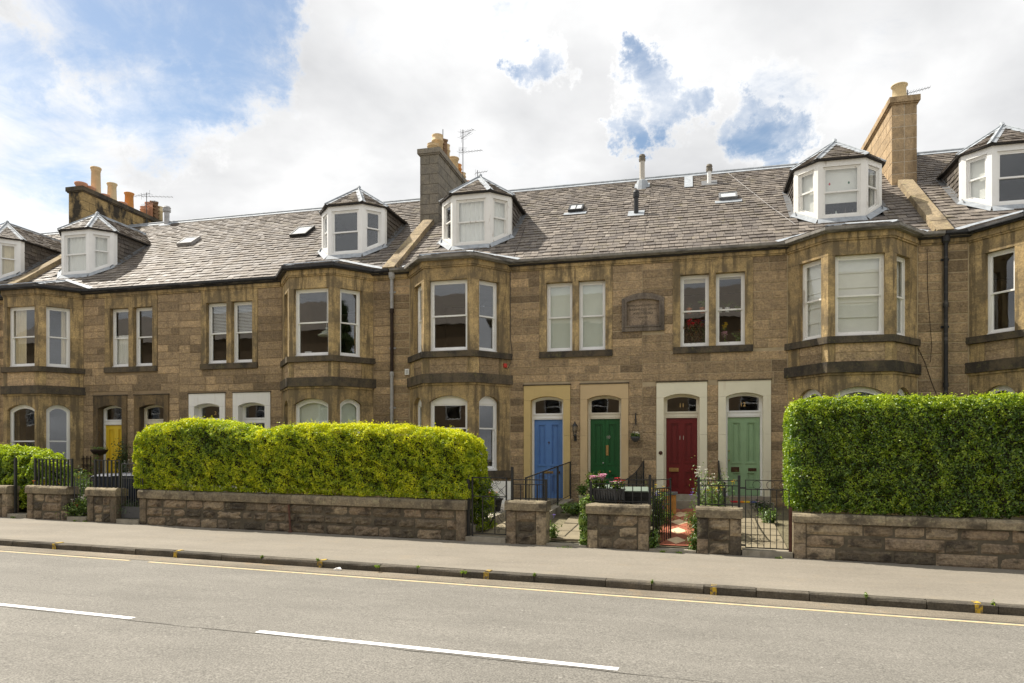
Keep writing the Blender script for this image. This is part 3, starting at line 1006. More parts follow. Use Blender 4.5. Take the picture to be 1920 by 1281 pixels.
def slates(F, poly, gauge, wd, name, mat, parent, thick=0.02, hole=None, singles=0, grp=None, seed=1):
    """courses of slates on a polygon (x along the eave, y up the slope, z outward). The first `singles`
    (lowest courses first) are objects of their own that share a few meshes, the rest one mesh."""
    rr = random.Random(seed)
    ys = [p[1] for p in poly]
    ymin, ymax = min(ys), max(ys)
    quad = []
    row = 0
    y = ymin
    while y < ymax - 0.03:
        g = gauge * (1.0 - 0.28 * (y - ymin) / max(1.0, ymax - ymin)) if ymax - ymin > 3 else gauge
        ym = min(y + g * 0.5, ymax - 1e-4)
        xs = []
        for i in range(len(poly)):
            (x0, y0), (x1, y1) = poly[i], poly[(i + 1) % len(poly)]
            if (y0 - ym) * (y1 - ym) < 0:
                xs.append(x0 + (x1 - x0) * (ym - y0) / (y1 - y0))
        if len(xs) >= 2:
            a, b = min(xs), max(xs)
            spans = [(a, b)]
            if hole:
                spans = hole(ym, a, b)
            for (a, b) in spans:
                x = a - rr.uniform(0, wd)
                while x < b:
                    w = wd * rr.uniform(0.72, 1.3)
                    x0, x1 = max(a, x), min(b, x + w)
                    x += w
                    if x1 - x0 > 0.02:
                        quad.append((x0 + 0.004, x1 - 0.004, y + rr.uniform(-.013, .013), g * 1.12, thick * rr.uniform(0.8, 1.9), rr.uniform(-.006, .006)))
        y += g
        row += 1
    first, rest = quad[:singles], quad[singles:]
    if first:
        base = []
        for k in range(6):
            me = bpy.data.meshes.new('slate')
            t, sk = 1.0, rr.uniform(-.03, .03)
            c1, c2 = rr.uniform(0, .05), rr.uniform(0, .05)
            v = [(-.5, c1 * .5, 0), (-.5 + c1, 0, 0), (.5 - c2, sk, 0), (.5, c2 * .5 + sk, 0), (-.5, c1 * .5, 1), (-.5 + c1, 0, 1), (.5 - c2, sk, 1), (.5, c2 * .5 + sk, 1), (-.5, 1.12, .2), (.5, 1.12, .2)]
            me.from_pydata(v, [], [(4, 5, 6, 7, 9, 8), (0, 1, 5, 4), (1, 2, 6, 5), (2, 3, 7, 6), (0, 4, 8), (3, 9, 7)])
            me.materials.append(MATS[mat])
            base.append(me)
        M = Matrix((F.ex, F.ey, F.ez)).transposed()
        rot = M.to_euler()
        for (x0, x1, yy, g, t, dt) in first:
            link('slate', rr.choice(base), F.p((x0 + x1) / 2, yy, 0), parent, rot, (x1 - x0, g / 1.12, t))
    m = MB()
    for (x0, x1, yy, g, t, dt) in rest:
        P = F.p
        m.add([P(x0, yy, 0), P(x1, yy + dt, 0), P(x0, yy, t), P(x1, yy + dt, t), P(x1, yy + g, .003), P(x0, yy + g, .003)],
              [(2, 3, 4, 5), (0, 1, 3, 2), (0, 2, 5), (1, 4, 3)])
    if m.v:
        stuff(m.build(name, mat, parent))


def plane_frame(a, b, c):
    """frame with origin a, x along a->b, y in the plane towards c, z = normal"""
    a, b, c = Vector(a), Vector(b), Vector(c)
    ex = (b - a).normalized()
    ez = ex.cross(c - a).normalized()
    ey = ez.cross(ex)
    return Fr(tuple(a), tuple(ex), tuple(ey), tuple(ez))


def to2(F, p):
    d = Vector(p) - Vector(F.o)
    return (d.dot(Vector(F.ex)), d.dot(Vector(F.ey)))


def hip_strip(m, P, Q, n1, n2, w=0.1, h=0.02, roll=0.022):
    """lead flashing along the edge P-Q between planes with normals n1, n2, with a roll on the edge"""
    P, Q, n1, n2 = Vector(P), Vector(Q), Vector(n1), Vector(n2)
    t = (Q - P).normalized()
    mid = (n1 + n2).normalized()
    for nn, sg in ((n1, 1), (n2, -1)):
        side = nn.cross(t).normalized()
        other = n2 if nn is n1 else n1
        if side.dot(other) > 0:
            side = -side
        o = mid * (h + 0.012)
        a, b = P + o, Q + o
        c, d = Q + side * w + nn * h, P + side * w + nn * h
        c2, d2 = Q + side * w + nn * (h - .012), P + side * w + nn * (h - .012)
        m.add([tuple(a), tuple(b), tuple(c), tuple(d), tuple(c2), tuple(d2)], [(0, 1, 2, 3), (3, 2, 4, 5)])
    m.tube([tuple(P + mid * (h + .02)), tuple(Q + mid * (h + .02))], roll, 6)
U = (-29.43, -15.33, -1.175, 12.96)
BAYQ, BAYH, BAYF, BAYP = 5.05, 1.46, 0.69, 0.93
BAY = [(-BAYH, 0.0), (-BAYF, -BAYP), (BAYF, -BAYP), (BAYH, 0.0)]


def bay_off(t):
    """bay outline moved outward by t; the ends stay on the wall plane y = 0"""
    L = math.hypot(BAYH - BAYF, BAYP)
    nx, ny = -BAYP / L, -(BAYH - BAYF) / L               # outward normal of the left chamfer
    # left chamfer line: passes (-BAYH,0)+t*n, direction (dx,dy)
    dx, dy = (BAYH - BAYF) / L, -BAYP / L
    px, py = -BAYH + t * nx, t * ny
    k = (0 - py) / dy
    j1 = (px + dx * k, 0.0)
    k = (-BAYP - t - py) / dy
    c1 = (px + dx * k, -BAYP - t)
    return [j1, c1, (-c1[0], c1[1]), (-j1[0], 0.0)]


def bay_facets(bx):
    """frames of the three faces: left, front, right; x along the face, y inward"""
    L = math.hypot(BAYH - BAYF, BAYP)
    ux, uy = (BAYH - BAYF) / L, BAYP / L
    return [(Fr((bx - BAYH, FY, 0), (ux, -uy, 0), (uy, ux, 0)), L),
            (Fr((bx - BAYF, FY - BAYP, 0)), 2 * BAYF),
            (Fr((bx + BAYF, FY - BAYP, 0), (ux, uy, 0), (-uy, ux, 0)), L)]


def rect_cut(x0, x1, cuts):
    spans = [(x0, x1)]
    for (a, b) in cuts:
        nx = []
        for (p, q) in spans:
            if b <= p or a >= q:
                nx.append((p, q))
            else:
                if a > p:
                    nx.append((p, a))
                if b < q:
                    nx.append((b, q))
        spans = nx
    return spans


def facade_stones(house, wall, x0, x1, z0, z1, blocks, seed, mat='ashlar', jt=.0075):
    rr = random.Random(seed)
    z = z0
    jt0 = jt
    while z < z1 - 0.05:
        h = rr.choice([0.2, 0.215, 0.225, 0.235, 0.25, 0.3])
        zt = min(z + h, z1)
        if z1 - zt < 0.12:
            zt = z1
        cuts = []
        for (a, b, c, d) in blocks:
            ov = min(zt, d) - max(z, c)
            if ov > 0.4 * (zt - z):
                cuts.append((a, b))
        for (a, b) in rect_cut(x0, x1, cuts):
            x = a
            while x < b - 1e-6:
                w = rr.choice([0.36, 0.5, 0.62, 0.75, 0.9, 1.1]) * rr.uniform(.9, 1.1)
                jt = .013 if min(abs(x - x0), abs(x1 - x)) < .62 and abs(abs((x0 if abs(x - x0) < abs(x1 - x) else x1) - U[2]) - 7.06) < .1 else jt0
                xe = x + w
                if b - xe < 0.24:
                    xe = b
                if xe - x > 0.05:
                    za, zb = z, zt
                    for (p, q, c, d) in blocks:
                        if p < xe - 1e-4 and q > x + 1e-4:
                            if c < zb < d and c > za:
                                zb = c
                            if c < za < d and d < zb:
                                za = d
                    if zb - za > 0.016:
                        m = MB()
                        m.cbox(W0, x + jt, xe - jt, FY - rr.uniform(.003, .011), FY + 0.03, za + jt, zb - jt, b=min(.007, (zb - za) * .3), j=.003)
                        m.build('stone', mat, wall)
                x = xe
        z = zt


def door_set(house, cx, cfg, th):
    """painted or stone surround with a segmental arch, frame, fanlight and leaf"""
    ow, ih = 0.637, 0.452
    zs, rise, ztop = 3.46, 0.10, 3.86
    proud = 0.03 if cfg['sur'] not in ('dressed', 'sooty') else 0.035
    y0, y1 = FY - proud, FY + 0.30
    m = MB()
    # jambs in blocks, then the arched lintel
    zj = [th - 0.15, 1.55, 2.5, zs] if cfg['sur'] != 'dressed' else [th - 0.15, 1.2, 2.0, 2.8, zs]
    for (sa, sb) in ((-ow, -ih), (ih, ow)):
        for a, b in zip(zj[:-1], zj[1:]):
            m.box(W0, cx + sa, cx + sb, y0, y1, a + 0.002, b - 0.002)
    arc = arch_pts(-ih, ih, zs, rise)
    m.strip(Fr((cx, 0, 0)), [(-ow, ztop)] + [(-ow + 2 * ow * i / 10, ztop) for i in range(11)] + [(ow, ztop)], [(-ow, zs + .002)] + [(x, z + .002) for x, z in arc] + [(ow, zs + .002)], y0, y1)
    s = m.build('door_surround', cfg['sur2'] if 'sur2' in cfg else cfg['sur'], house)
    if cfg['sur'] not in ('dressed',):
        m = MB()
        m.box(W0, cx - ow - .02, cx + ow + .02, FY - .05, FY + .1, ztop + .002, ztop + .028)
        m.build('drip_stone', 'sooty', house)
    # timber frame and transom
    F = Fr((cx, FY + 0.20, 0))
    fm = cfg.get('frame', 'white_paint')
    jw = 0.055
    t0, t1 = 2.945, 3.06
    m = MB()
    inner = arch_pts(-ih + jw, ih - jw, zs - 0.01, rise * .72)
    m.strip(F, [(-ih, th)] + arc + [(ih, th)], [(-ih + jw, th)] + inner + [(ih - jw, th)], 0.0, 0.1)
    m.box(F, -ih + jw, ih - jw, -.012, 0.1, t0, t1)
    m.box(F, -ih + jw, ih - jw, -.03, 0.0, t1 + .004, t1 + 0.03)
    m.box(F, -ih + jw, ih - jw, -.022, 0.0, t0 + .03, t0 + 0.045)
    # fanlight sash
    a2 = arch_pts(-ih + jw + .03, ih - jw - .03, zs - 0.03, rise * .6)
    m.strip(F, [(-ih + jw, t1)] + inner + [(ih - jw, t1)], [(-ih + jw + .03, t1 + .055)] + a2 + [(ih - jw - .03, t1 + .055)], 0.02, 0.07, closed=True)
    fr = m.build('door_frame', fm, house)
    m = MB()
    m.prism(F, [(-ih + jw + .03, t1 + .055)] + a2 + [(ih - jw - .03, t1 + .055)], 0.04, 0.045)
    m.build('fanlight_pane', 'glass', fr)
    if 'fan' in cfg:
        font_text(cfg['fan'][0], F.at(cfg['fan'][1], 0.034, t1 + 0.21), 0.15, 0.004, cfg['fan'][2], fr)
    # leaf: slab, stiles, rails, recessed fields with a bolection moulding
    G = Fr((cx, FY + 0.235, 0))
    a, b = -ih + jw + .004, ih - jw - .004
    zt = t0 - .004
    H = zt - th
    m = MB()
    m.box(G, a, b, 0.022, 0.05, th + .004, zt)
    two = cfg.get('two')
    sw = 0.105
    mid = 0.075
    zr = [(th + .004, th + 0.2), (th + 0.29 * H, th + 0.42 * H), (zt - 0.13, zt)]
    zr = [(th + .004, th + 0.17), (th + 0.30 * H, th + 0.415 * H), (zt - 0.12, zt)]
    for (x0, x1) in ((a, a + sw), (-mid, mid), (b - sw, b)):
        if x0 == -mid and two:
            m.box(G, -mid, -.004, 0, .022, th + .004, zt)
            m.box(G, .004, mid, 0, .022, th + .004, zt)
        else:
            m.box(G, x0, x1, 0, 0.022, th + .004, zt)
    for (z0, z1) in zr:
        m.box(G, a + sw, -mid, 0, 0.022, z0, z1)
        m.box(G, mid, b - sw, 0, 0.022, z0, z1)
    leaf = m.build('door', cfg['col'], house)
    for (x0, x1) in ((a + sw, -mid), (mid, b - sw)):
        for (z0, z1) in ((zr[0][1], zr[1][0]), (zr[1][1], zr[2][0])):
            m = MB()
            x0i, x1i = x0 + .001, x1 - .001
            rect = lambda d: [(x0i + d, z0 + d), (x0i + d, z1 - d), (x1i - d, z1 - d), (x1i - d, z0 + d)]
            m.strip(G, rect(0.001), rect(0.022), -.008, .021, closed=True)
            m.strip(G, rect(0.05), rect(0.06), .01, .021, closed=True)
            # the small cushion at the foot of each tall field
            if z1 - z0 > 0.7:
                m.prism(G, [(x0 - .03, z0 - .012), (x0 - .01, z0 + .028), (x0 + .05, z0 + .05), (x1 - .05, z0 + .05), (x1 + .01, z0 + .028), (x1 + .03, z0 - .012)], -.02, 0.0)
            m.build('door_panel', cfg['col'], leaf)
    for it in cfg.get('bits', ()):
        k = it[0]
        m = MB()
        if k == 'letterbox':
            x, z, w, h, mt = it[1:]
            m.cbox(G, x - w / 2, x + w / 2, -.018, .005, z - h / 2, z + h / 2, b=.006)
            m.box(G, x - w * .36, x + w * .36, -.024, -.017, z - h * .22, z + h * .22)
            m.build('letterbox', mt, leaf)
        elif k == 'knob':
            x, z, r, mt = it[1:]
            A = Fr(G.p(x, 0, z), (1, 0, 0), (0, 0, 1), (0, -1, 0))
            m.lathe(None, [(r * .9, 0.0), (r * .9, .006), (r * .4, .012), (r * .4, .03), (r * .95, .042), (r, .055), (r * .6, .068)], 10, axis=A)
            m.build('door_knob', mt, leaf, smooth=True)
        elif k == 'num':
            font_text(it[1], G.at(it[2], -.006, it[3]), it[4], .005, it[5], leaf)
    m = MB()
    gz = garden_z(cx, FY - .3) - .1
    m.box(W0, cx - ih - .16, cx + ih + .16, FY - 0.34, FY + 0.32, gz, th)
    if th > 0.88:
        m.box(W0, cx - ih - .2, cx + ih + .2, FY - 0.62, FY - 0.342, gz, th - 0.13)
    m.build('doorstep', cfg.get('step', 'doorstep'), house)


def pair_window(house, cx, covers, fmat):
    ow, z0, z1 = 0.985, 4.77, 6.635
    mw, iw = 0.085, 0.80
    y0 = FY - .018
    m = MB()
    for s in (-1, 1):
        a, b = (cx - ow, cx - iw) if s < 0 else (cx + iw, cx + ow)
        m.box(W0, a, b, y0, FY + .22, z0, 5.62)
        m.box(W0, a, b, y0, FY + .22, 5.624, z1)
    m.box(W0, cx - mw, cx + mw, y0, FY + .22, z0, z1)
    m.box(W0, cx - ow, cx - .004, y0, FY + .22, z1 + .004, 6.985)
    m.box(W0, cx + .004, cx + ow, y0, FY + .22, z1 + .004, 6.985)
    m.build('window_surround', 'dressed', house)
    m = MB()
    m.box(W0, cx - ow, cx + ow, FY - .06, FY + .22, z0 - .17, z0 - .003)
    m.add([(cx - ow, FY - .06, z0 - .003), (cx + ow, FY - .06, z0 - .003), (cx + ow, FY + .1, z0 + .015), (cx - ow, FY + .1, z0 + .015)], [(0, 1, 2, 3)])
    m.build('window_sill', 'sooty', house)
    w = iw - mw
    for k, x in enumerate((cx - iw, cx + mw)):
        sash_window(house, Fr((x, FY, z0)), w, z1 - z0, cover=covers[k], mat=fmat, dep=.13, fw=.05)


def bay_window(house, bx, cfg):
    F = Fr((bx, FY, 0))
    inn = bay_off(-.32)
    fmat = cfg.get('bayframe', 'white_paint')

    def band(name, z0, z1, t, mat, ti=None):
        m = MB()
        m.ring(F, bay_off(t), inn if ti is None else bay_off(ti), z0, z1)
        return m.build(name, mat, house)
    Lc = math.hypot(BAYH - BAYF, BAYP)
    lo = 0.35
    m = MB()
    m.ring(F, bay_off(.03), inn, lo, .82)
    m.ring(F, bay_off(0), inn, .822, 1.35)
    b = m.build('bay', 'dressed', house)
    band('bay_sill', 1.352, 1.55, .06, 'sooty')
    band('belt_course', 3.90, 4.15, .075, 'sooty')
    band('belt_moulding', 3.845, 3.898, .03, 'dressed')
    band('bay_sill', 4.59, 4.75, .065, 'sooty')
    m = MB()
    m.ring(F, bay_off(.03), bay_off(-.2), 6.99, 7.03)
    m.ring(F, bay_off(.055), bay_off(-.2), 7.032, 7.165)
    m.build('cornice', 'dressed', house)
    m = MB()
    m.ring(F, bay_off(-.012), inn, 4.152, 4.588)
    m.build('apron', 'mortar', house)
    m = MB()
    m.ring(F, bay_off(0), inn, 6.655, 6.988)
    m.build('lintel', 'dressed', house)
    fac = bay_facets(bx)
    ins = [(0.22, Lc - 0.36), (0.155, 2 * BAYF - 0.155), (0.20, Lc - 0.36)]
    ins = [(0.36, Lc - 0.20), (0.155, 2 * BAYF - 0.155), (0.20, Lc - 0.36)]
    # corner piers as mitred plan polygons
    ou = bay_off(0)
    dp = .30
    def pt(i, s, d):
        f, L = fac[i]
        p = f.p(s, d, 0)
        return (p[0], p[1])
    inw = [(p[0] + bx, p[1] + FY) for p in bay_off(-dp)]
    oo = [(p[0] + bx, p[1] + FY) for p in ou]
    plans = [[oo[0], pt(0, ins[0][0], 0), pt(0, ins[0][0], dp), inw[0]],
             [pt(0, ins[0][1], 0), oo[1], pt(1, ins[1][0], 0), pt(1, ins[1][0], dp), inw[1], pt(0, ins[0][1], dp)],
             [pt(1, ins[1][1], 0), oo[2], pt(2, ins[2][0], 0), pt(2, ins[2][0], dp), inw[2], pt(1, ins[1][1], dp)],
             [pt(2, ins[2][1], 0), oo[3], inw[3], pt(2, ins[2][1], dp)]]
    for zs in ((1.552, 2.5, 3.38), (4.752, 5.7, 6.653)):
        for pl in plans:
            for a, c in zip(zs[:-1], zs[1:]):
                m = MB()
                m.vprism(W0, pl, a, c - .003)
                m.build('pier', 'dressed', house)
    # arched ground-floor lintel: one block per face with the arch cut out, and the corners filled
    m = MB()
    for i, (f, L) in enumerate(fac):
        a, c = ins[i]
        arc = arch_pts(a, c, 3.40, 0.165 if i != 1 else 0.17)
        m.strip(f, [(a + (c - a) * k / (len(arc) - 1), 3.843) for k in range(len(arc))], arc, 0, dp)
    for pl in plans:
        m.vprism(W0, pl, 3.381, 3.843)
    m.build('arched_lintel', 'dressed', house)
    # squared stones in the apron panels
    for i, (f, L) in enumerate(fac):
        a, c = ins[i]
        for (p, q, r2, t2, mt) in ((0.004, a, 4.155, 4.585, 'dressed'), (c, L - .004, 4.155, 4.585, 'dressed')):
            mm = MB()
            mm.cbox(f, p, q - .004 if q < L - .01 else q, -.002, .05, r2, t2, b=.004)
            mm.build('stone', mt, b)
        for (z0, z1) in ((4.157, 4.37), (4.376, 4.584)):
            mm = MB()
            mm.cbox(f, a + .004, c - .004, -.001 - R.uniform(0, .004), .05, z0, z1, b=.006, j=.002)
            mm.build('stone', 'ashlar', b)
    # windows
    for i, (f, L) in enumerate(fac):
        a, c = ins[i]
        g = 'gl gf gr'.split()[i]
        u = 'bl bf br'.split()[i]
        sash_window(house, f.at(a, 0, 4.752), c - a, 6.653 - 4.752, dep=.115, cover=cfg.get(u), mat=fmat)
        sash_window(house, f.at(a, 0, 1.552), c - a, 3.40 - 1.552, rise=0.165, dep=.115, cover=cfg.get(g), mat='white_paint',
                    board=cfg.get('board', False), meet=cfg.get('meet', .46))
    # gutter round the bay
    m = MB()
    gm = cfg['gutter']
    m.ring(F, bay_off(.20), bay_off(.07), 7.19, 7.215)
    m.ring(F, bay_off(.215), bay_off(.19), 7.205, 7.275)
    m.ring(F, bay_off(.16), bay_off(.05), 7.166, 7.19)
    m.build('gutter', gm, house)
    # low hipped roof running up to the dormer
    ze = 7.285
    e = [(p[0] + bx, p[1] + FY, ze) for p in bay_off(.14)]
    A = (bx, FY + 0.72, ROOF_Z0 + 0.72 * ROOF_T + 0.05)
    e[0] = (e[0][0] - .05, FY + .02, ROOF_Z0 + .05)
    e[3] = (e[3][0] + .05, FY + .02, ROOF_Z0 + .05)
    m = MB()
    m.add(e + [A], [(0, 1, 4), (1, 2, 4), (2, 3, 4), (0, 4, 3)])
    rf = m.build('bay_roof', 'roof_deck', house)
    frs = []
    for k in range(3):
        f = plane_frame(e[k], e[k + 1], A)
        frs.append(f)
        slates(f, [to2(f, e[k]), to2(f, e[k + 1]), to2(f, A)], .15, .24, 'slate_courses', 'slate', rf, seed=int(bx * 10) + k)
    m = MB()
    hip_strip(m, e[1], A, frs[0].ez, frs[1].ez, .11)
    hip_strip(m, e[2], A, frs[1].ez, frs[2].ez, .11)
    nr = (0, -math.sin(PITCH), math.cos(PITCH))
    for P, nf, sg in ((e[0], frs[0].ez, -1), (e[3], frs[2].ez, 1)):       # valleys
        P = Vector(P)
        Q = Vector(A)
        m.add([tuple(P + Vector((0, 0, .035))), tuple(Q + Vector((0, 0, .035))), tuple(Q + Vector((sg * .04, .07, .085))), tuple(P + Vector((sg * .06, .07, .09)))], [(0, 1, 2, 3)])
        m.add([tuple(P + Vector((0, 0, .035))), tuple(Q + Vector((0, 0, .035))), tuple(Q + Vector((-sg * .02, -.07, .03))), tuple(P + Vector((-sg * .07, -.03, .04)))], [(0, 1, 2, 3)])
    m.build('lead_flashing', 'lead', rf)


def dormer(house, bx, cfg):
    Y0 = 20.12
    hw, fw_, cp = 1.085, 0.575, 0.53
    zt = 9.70
    zr = lambda y: ROOF_Z0 + ROOF_T * (y - FY)
    zb = zr(Y0) + 0.0
    wm = cfg.get('dmat', 'white_paint')
    Lc = math.hypot(hw - fw_, cp)
    ux, uy = (hw - fw_) / Lc, cp / Lc
    fac = [(Fr((bx - hw, Y0 + cp, 0), (ux, -uy, 0), (uy, ux, 0)), Lc), (Fr((bx - fw_, Y0, 0)), 2 * fw_), (Fr((bx + fw_, Y0, 0), (ux, uy, 0), (-uy, ux, 0)), Lc)]
    m = MB()
    pw = 0.12
    pts = [(bx - hw, Y0 + cp), (bx - fw_, Y0), (bx + fw_, Y0), (bx + hw, Y0 + cp)]
    dpt = .14
    P = lambda i, s, d: fac[i][0].p(s, d, 0)[:2]
    pl = [[pts[0], P(0, pw, 0), P(0, pw, dpt), (pts[0][0] + .05, pts[0][1] + .16), (pts[0][0], pts[0][1] + .16)],
          [P(0, Lc - pw, 0), pts[1], P(1, pw, 0), P(1, pw, dpt), P(0, Lc - pw, dpt)],
          [P(1, 2 * fw_ - pw, 0), pts[2], P(2, pw, 0), P(2, pw, dpt), P(1, 2 * fw_ - pw, dpt)],
          [P(2, Lc - pw, 0), pts[3], (pts[3][0], pts[3][1] + .16), (pts[3][0] - .05, pts[3][1] + .16), P(2, Lc - pw, dpt)]]
    for q in pl:
        m.vprism(W0, q, min(zr(y) for x, y in q) - .03, zt)
    hd = 0.16
    openings = []
    for i, (f, L) in enumerate(fac):
        m.box(f, pw, L - pw, 0.004, dpt, zt - hd, zt - .002)
        za = zr(f.p(pw, 0, 0)[1]) + .10
        zc = zr(f.p(L - pw, 0, 0)[1]) + .10
        # apron under the window, following the roof
        m.add([f.p(pw, 0, za - .25), f.p(L - pw, 0, zc - .25), f.p(L - pw, dpt, zc - .25), f.p(pw, dpt, za - .25),
               f.p(pw, 0, za), f.p(L - pw, 0, zc), f.p(L - pw, dpt, zc), f.p(pw, dpt, za)], [(0, 1, 5, 4), (1, 2, 6, 5), (2, 3, 7, 6), (3, 0, 4, 7), (4, 5, 6, 7)])
        m.strip(f, [(pw, zt - hd), (L - pw, zt - hd)], [(pw, zt - hd - .02), (L - pw, zt - hd - .02)], -.012, .02)
        openings.append((f, pw, L - pw, za, zc))
    d = m.build('dormer', wm, house)
    for i, (f, a, c, za, zc) in enumerate(openings):
        z0 = min(za, zc)
        sash_window(house, f.at(a, 0, z0), c - a, zt - hd - .02 - z0, dep=.03, cover=cfg.get(('dl', 'df', 'dr')[i]), mat=wm, fw=.035, sw=.035,
                    rake=(zc - za), meet=.5 if i == 1 else .52)
    # cheeks of slate
    yb = FY + (zt - ROOF_Z0) / ROOF_T
    for s in (-1, 1):
        x = bx + s * (hw - .03)
        y0 = Y0 + cp + .14
        f = Fr((x, y0, 0), (0, 1, 0), (0, 0, 1), (s, 0, 0))
        poly = [(0, zr(y0)), (yb - y0, zt), (0, zt)]
        mm = MB()
        mm.add([f.p(a, b, 0) for a, b in poly] + [f.p(a, b, -.08) for a, b in poly], [(0, 1, 2), (3, 4, 5)])
        ck = mm.build('cheek', 'roof_deck', d)
        slates(f, poly, .14, .2, 'slate_cladding', 'slate_shaded', d, seed=int(bx * 7) + s)
        mm = MB()                                            # lead soaker along the foot of the cheek
        mm.add([(x + s * .02, y0 - .3, zr(y0 - .3) + .03), (x + s * .02, yb, zr(yb) + .03), (x + s * .15, yb, zr(yb) + .03), (x + s * .17, y0 - .3, zr(y0 - .3) + .03),
                (x + s * .02, y0 - .3, zr(y0 - .3) + .12), (x + s * .02, yb, zr(yb) + .10)], [(0, 1, 2, 3), (0, 1, 5, 4)])
        mm.build('lead_flashing', 'lead_dark', d)
    # lead apron in front, following the canted foot
    mm = MB()
    for (f, L) in fac:
        za, zc = zr(f.p(0, 0, 0)[1]), zr(f.p(L, 0, 0)[1])
        a, b = f.p(0, -.01, za + .09), f.p(L, -.01, zc + .09)
        c, e = f.p(L + .03, -.14, 0), f.p(-.03, -.14, 0)
        mm.add([a, b, (c[0], c[1], zr(c[1]) + .03), (e[0], e[1], zr(e[1]) + .03)], [(0, 1, 2, 3)])
    mm.build('lead_apron', 'lead', d)
    # hipped roof: eaves outline, apex, ridge back to the main roof
    ov = .09
    e = [(bx - hw - ov, Y0 + cp + .04, zt + .005), (bx - fw_ - ov * .5, Y0 - ov, zt + .005), (bx + fw_ + ov * .5, Y0 - ov, zt + .005), (bx + hw + ov, Y0 + cp + .04, zt + .005)]
    A = (bx, Y0 + .92, zt + .80)
    yr = FY + (A[2] - ROOF_Z0) / ROOF_T
    Bk = (bx, yr, A[2])
    ybk = FY + (zt - ROOF_Z0) / ROOF_T
    eb = [(e[0][0], ybk, zt + .005), (e[3][0], ybk, zt + .005)]
    mm = MB()
    mm.add(e + [A, Bk] + eb, [(0, 1, 4), (1, 2, 4), (2, 3, 4), (0, 4, 5, 6), (3, 7, 5, 4)])
    low = [(x, y, z - .035) for x, y, z in e] + [(x, y, z - .035) for x, y, z in eb]
    mm.add(e + eb + low, [(0, 1, 7, 6), (1, 2, 8, 7), (2, 3, 9, 8), (4, 0, 6, 10), (3, 5, 11, 9), (6, 7, 8, 9, 11, 10)])
    dr = mm.build('dormer_roof', 'roof_deck', d)
    planes = []
    for k, (a, b, tops) in enumerate(((e[0], e[1], [A]), (e[1], e[2], [A]), (e[2], e[3], [A]), (eb[0], e[0], [A, Bk]), (e[3], eb[1], [Bk, A]))):
        f = plane_frame(a, b, tops[0])
        planes.append(f)
        slates(f, [to2(f, a), to2(f, b)] + [to2(f, t) for t in tops], .13, .19, 'slate_courses', 'slate', d, seed=int(bx * 13) + k)
    mm = MB()
    n = [Vector(f.ez) for f in planes]
    for Pp, i, j in ((e[0], 3, 0), (e[1], 0, 1), (e[2], 1, 2), (e[3], 2, 4)):
        hip_strip(mm, Pp, A, n[i], n[j], .10, .022, .02)
    hip_strip(mm, A, Bk, n[3], n[4], .11, .022, .028)
    mm.tube([(A[0], A[1] - .02, A[2] + .0), (A[0], A[1] + .05, A[2] + .09)], .06, 8)
    mm.build('lead_hips', 'lead', d)
    # weathered barge under the side eaves
    return d


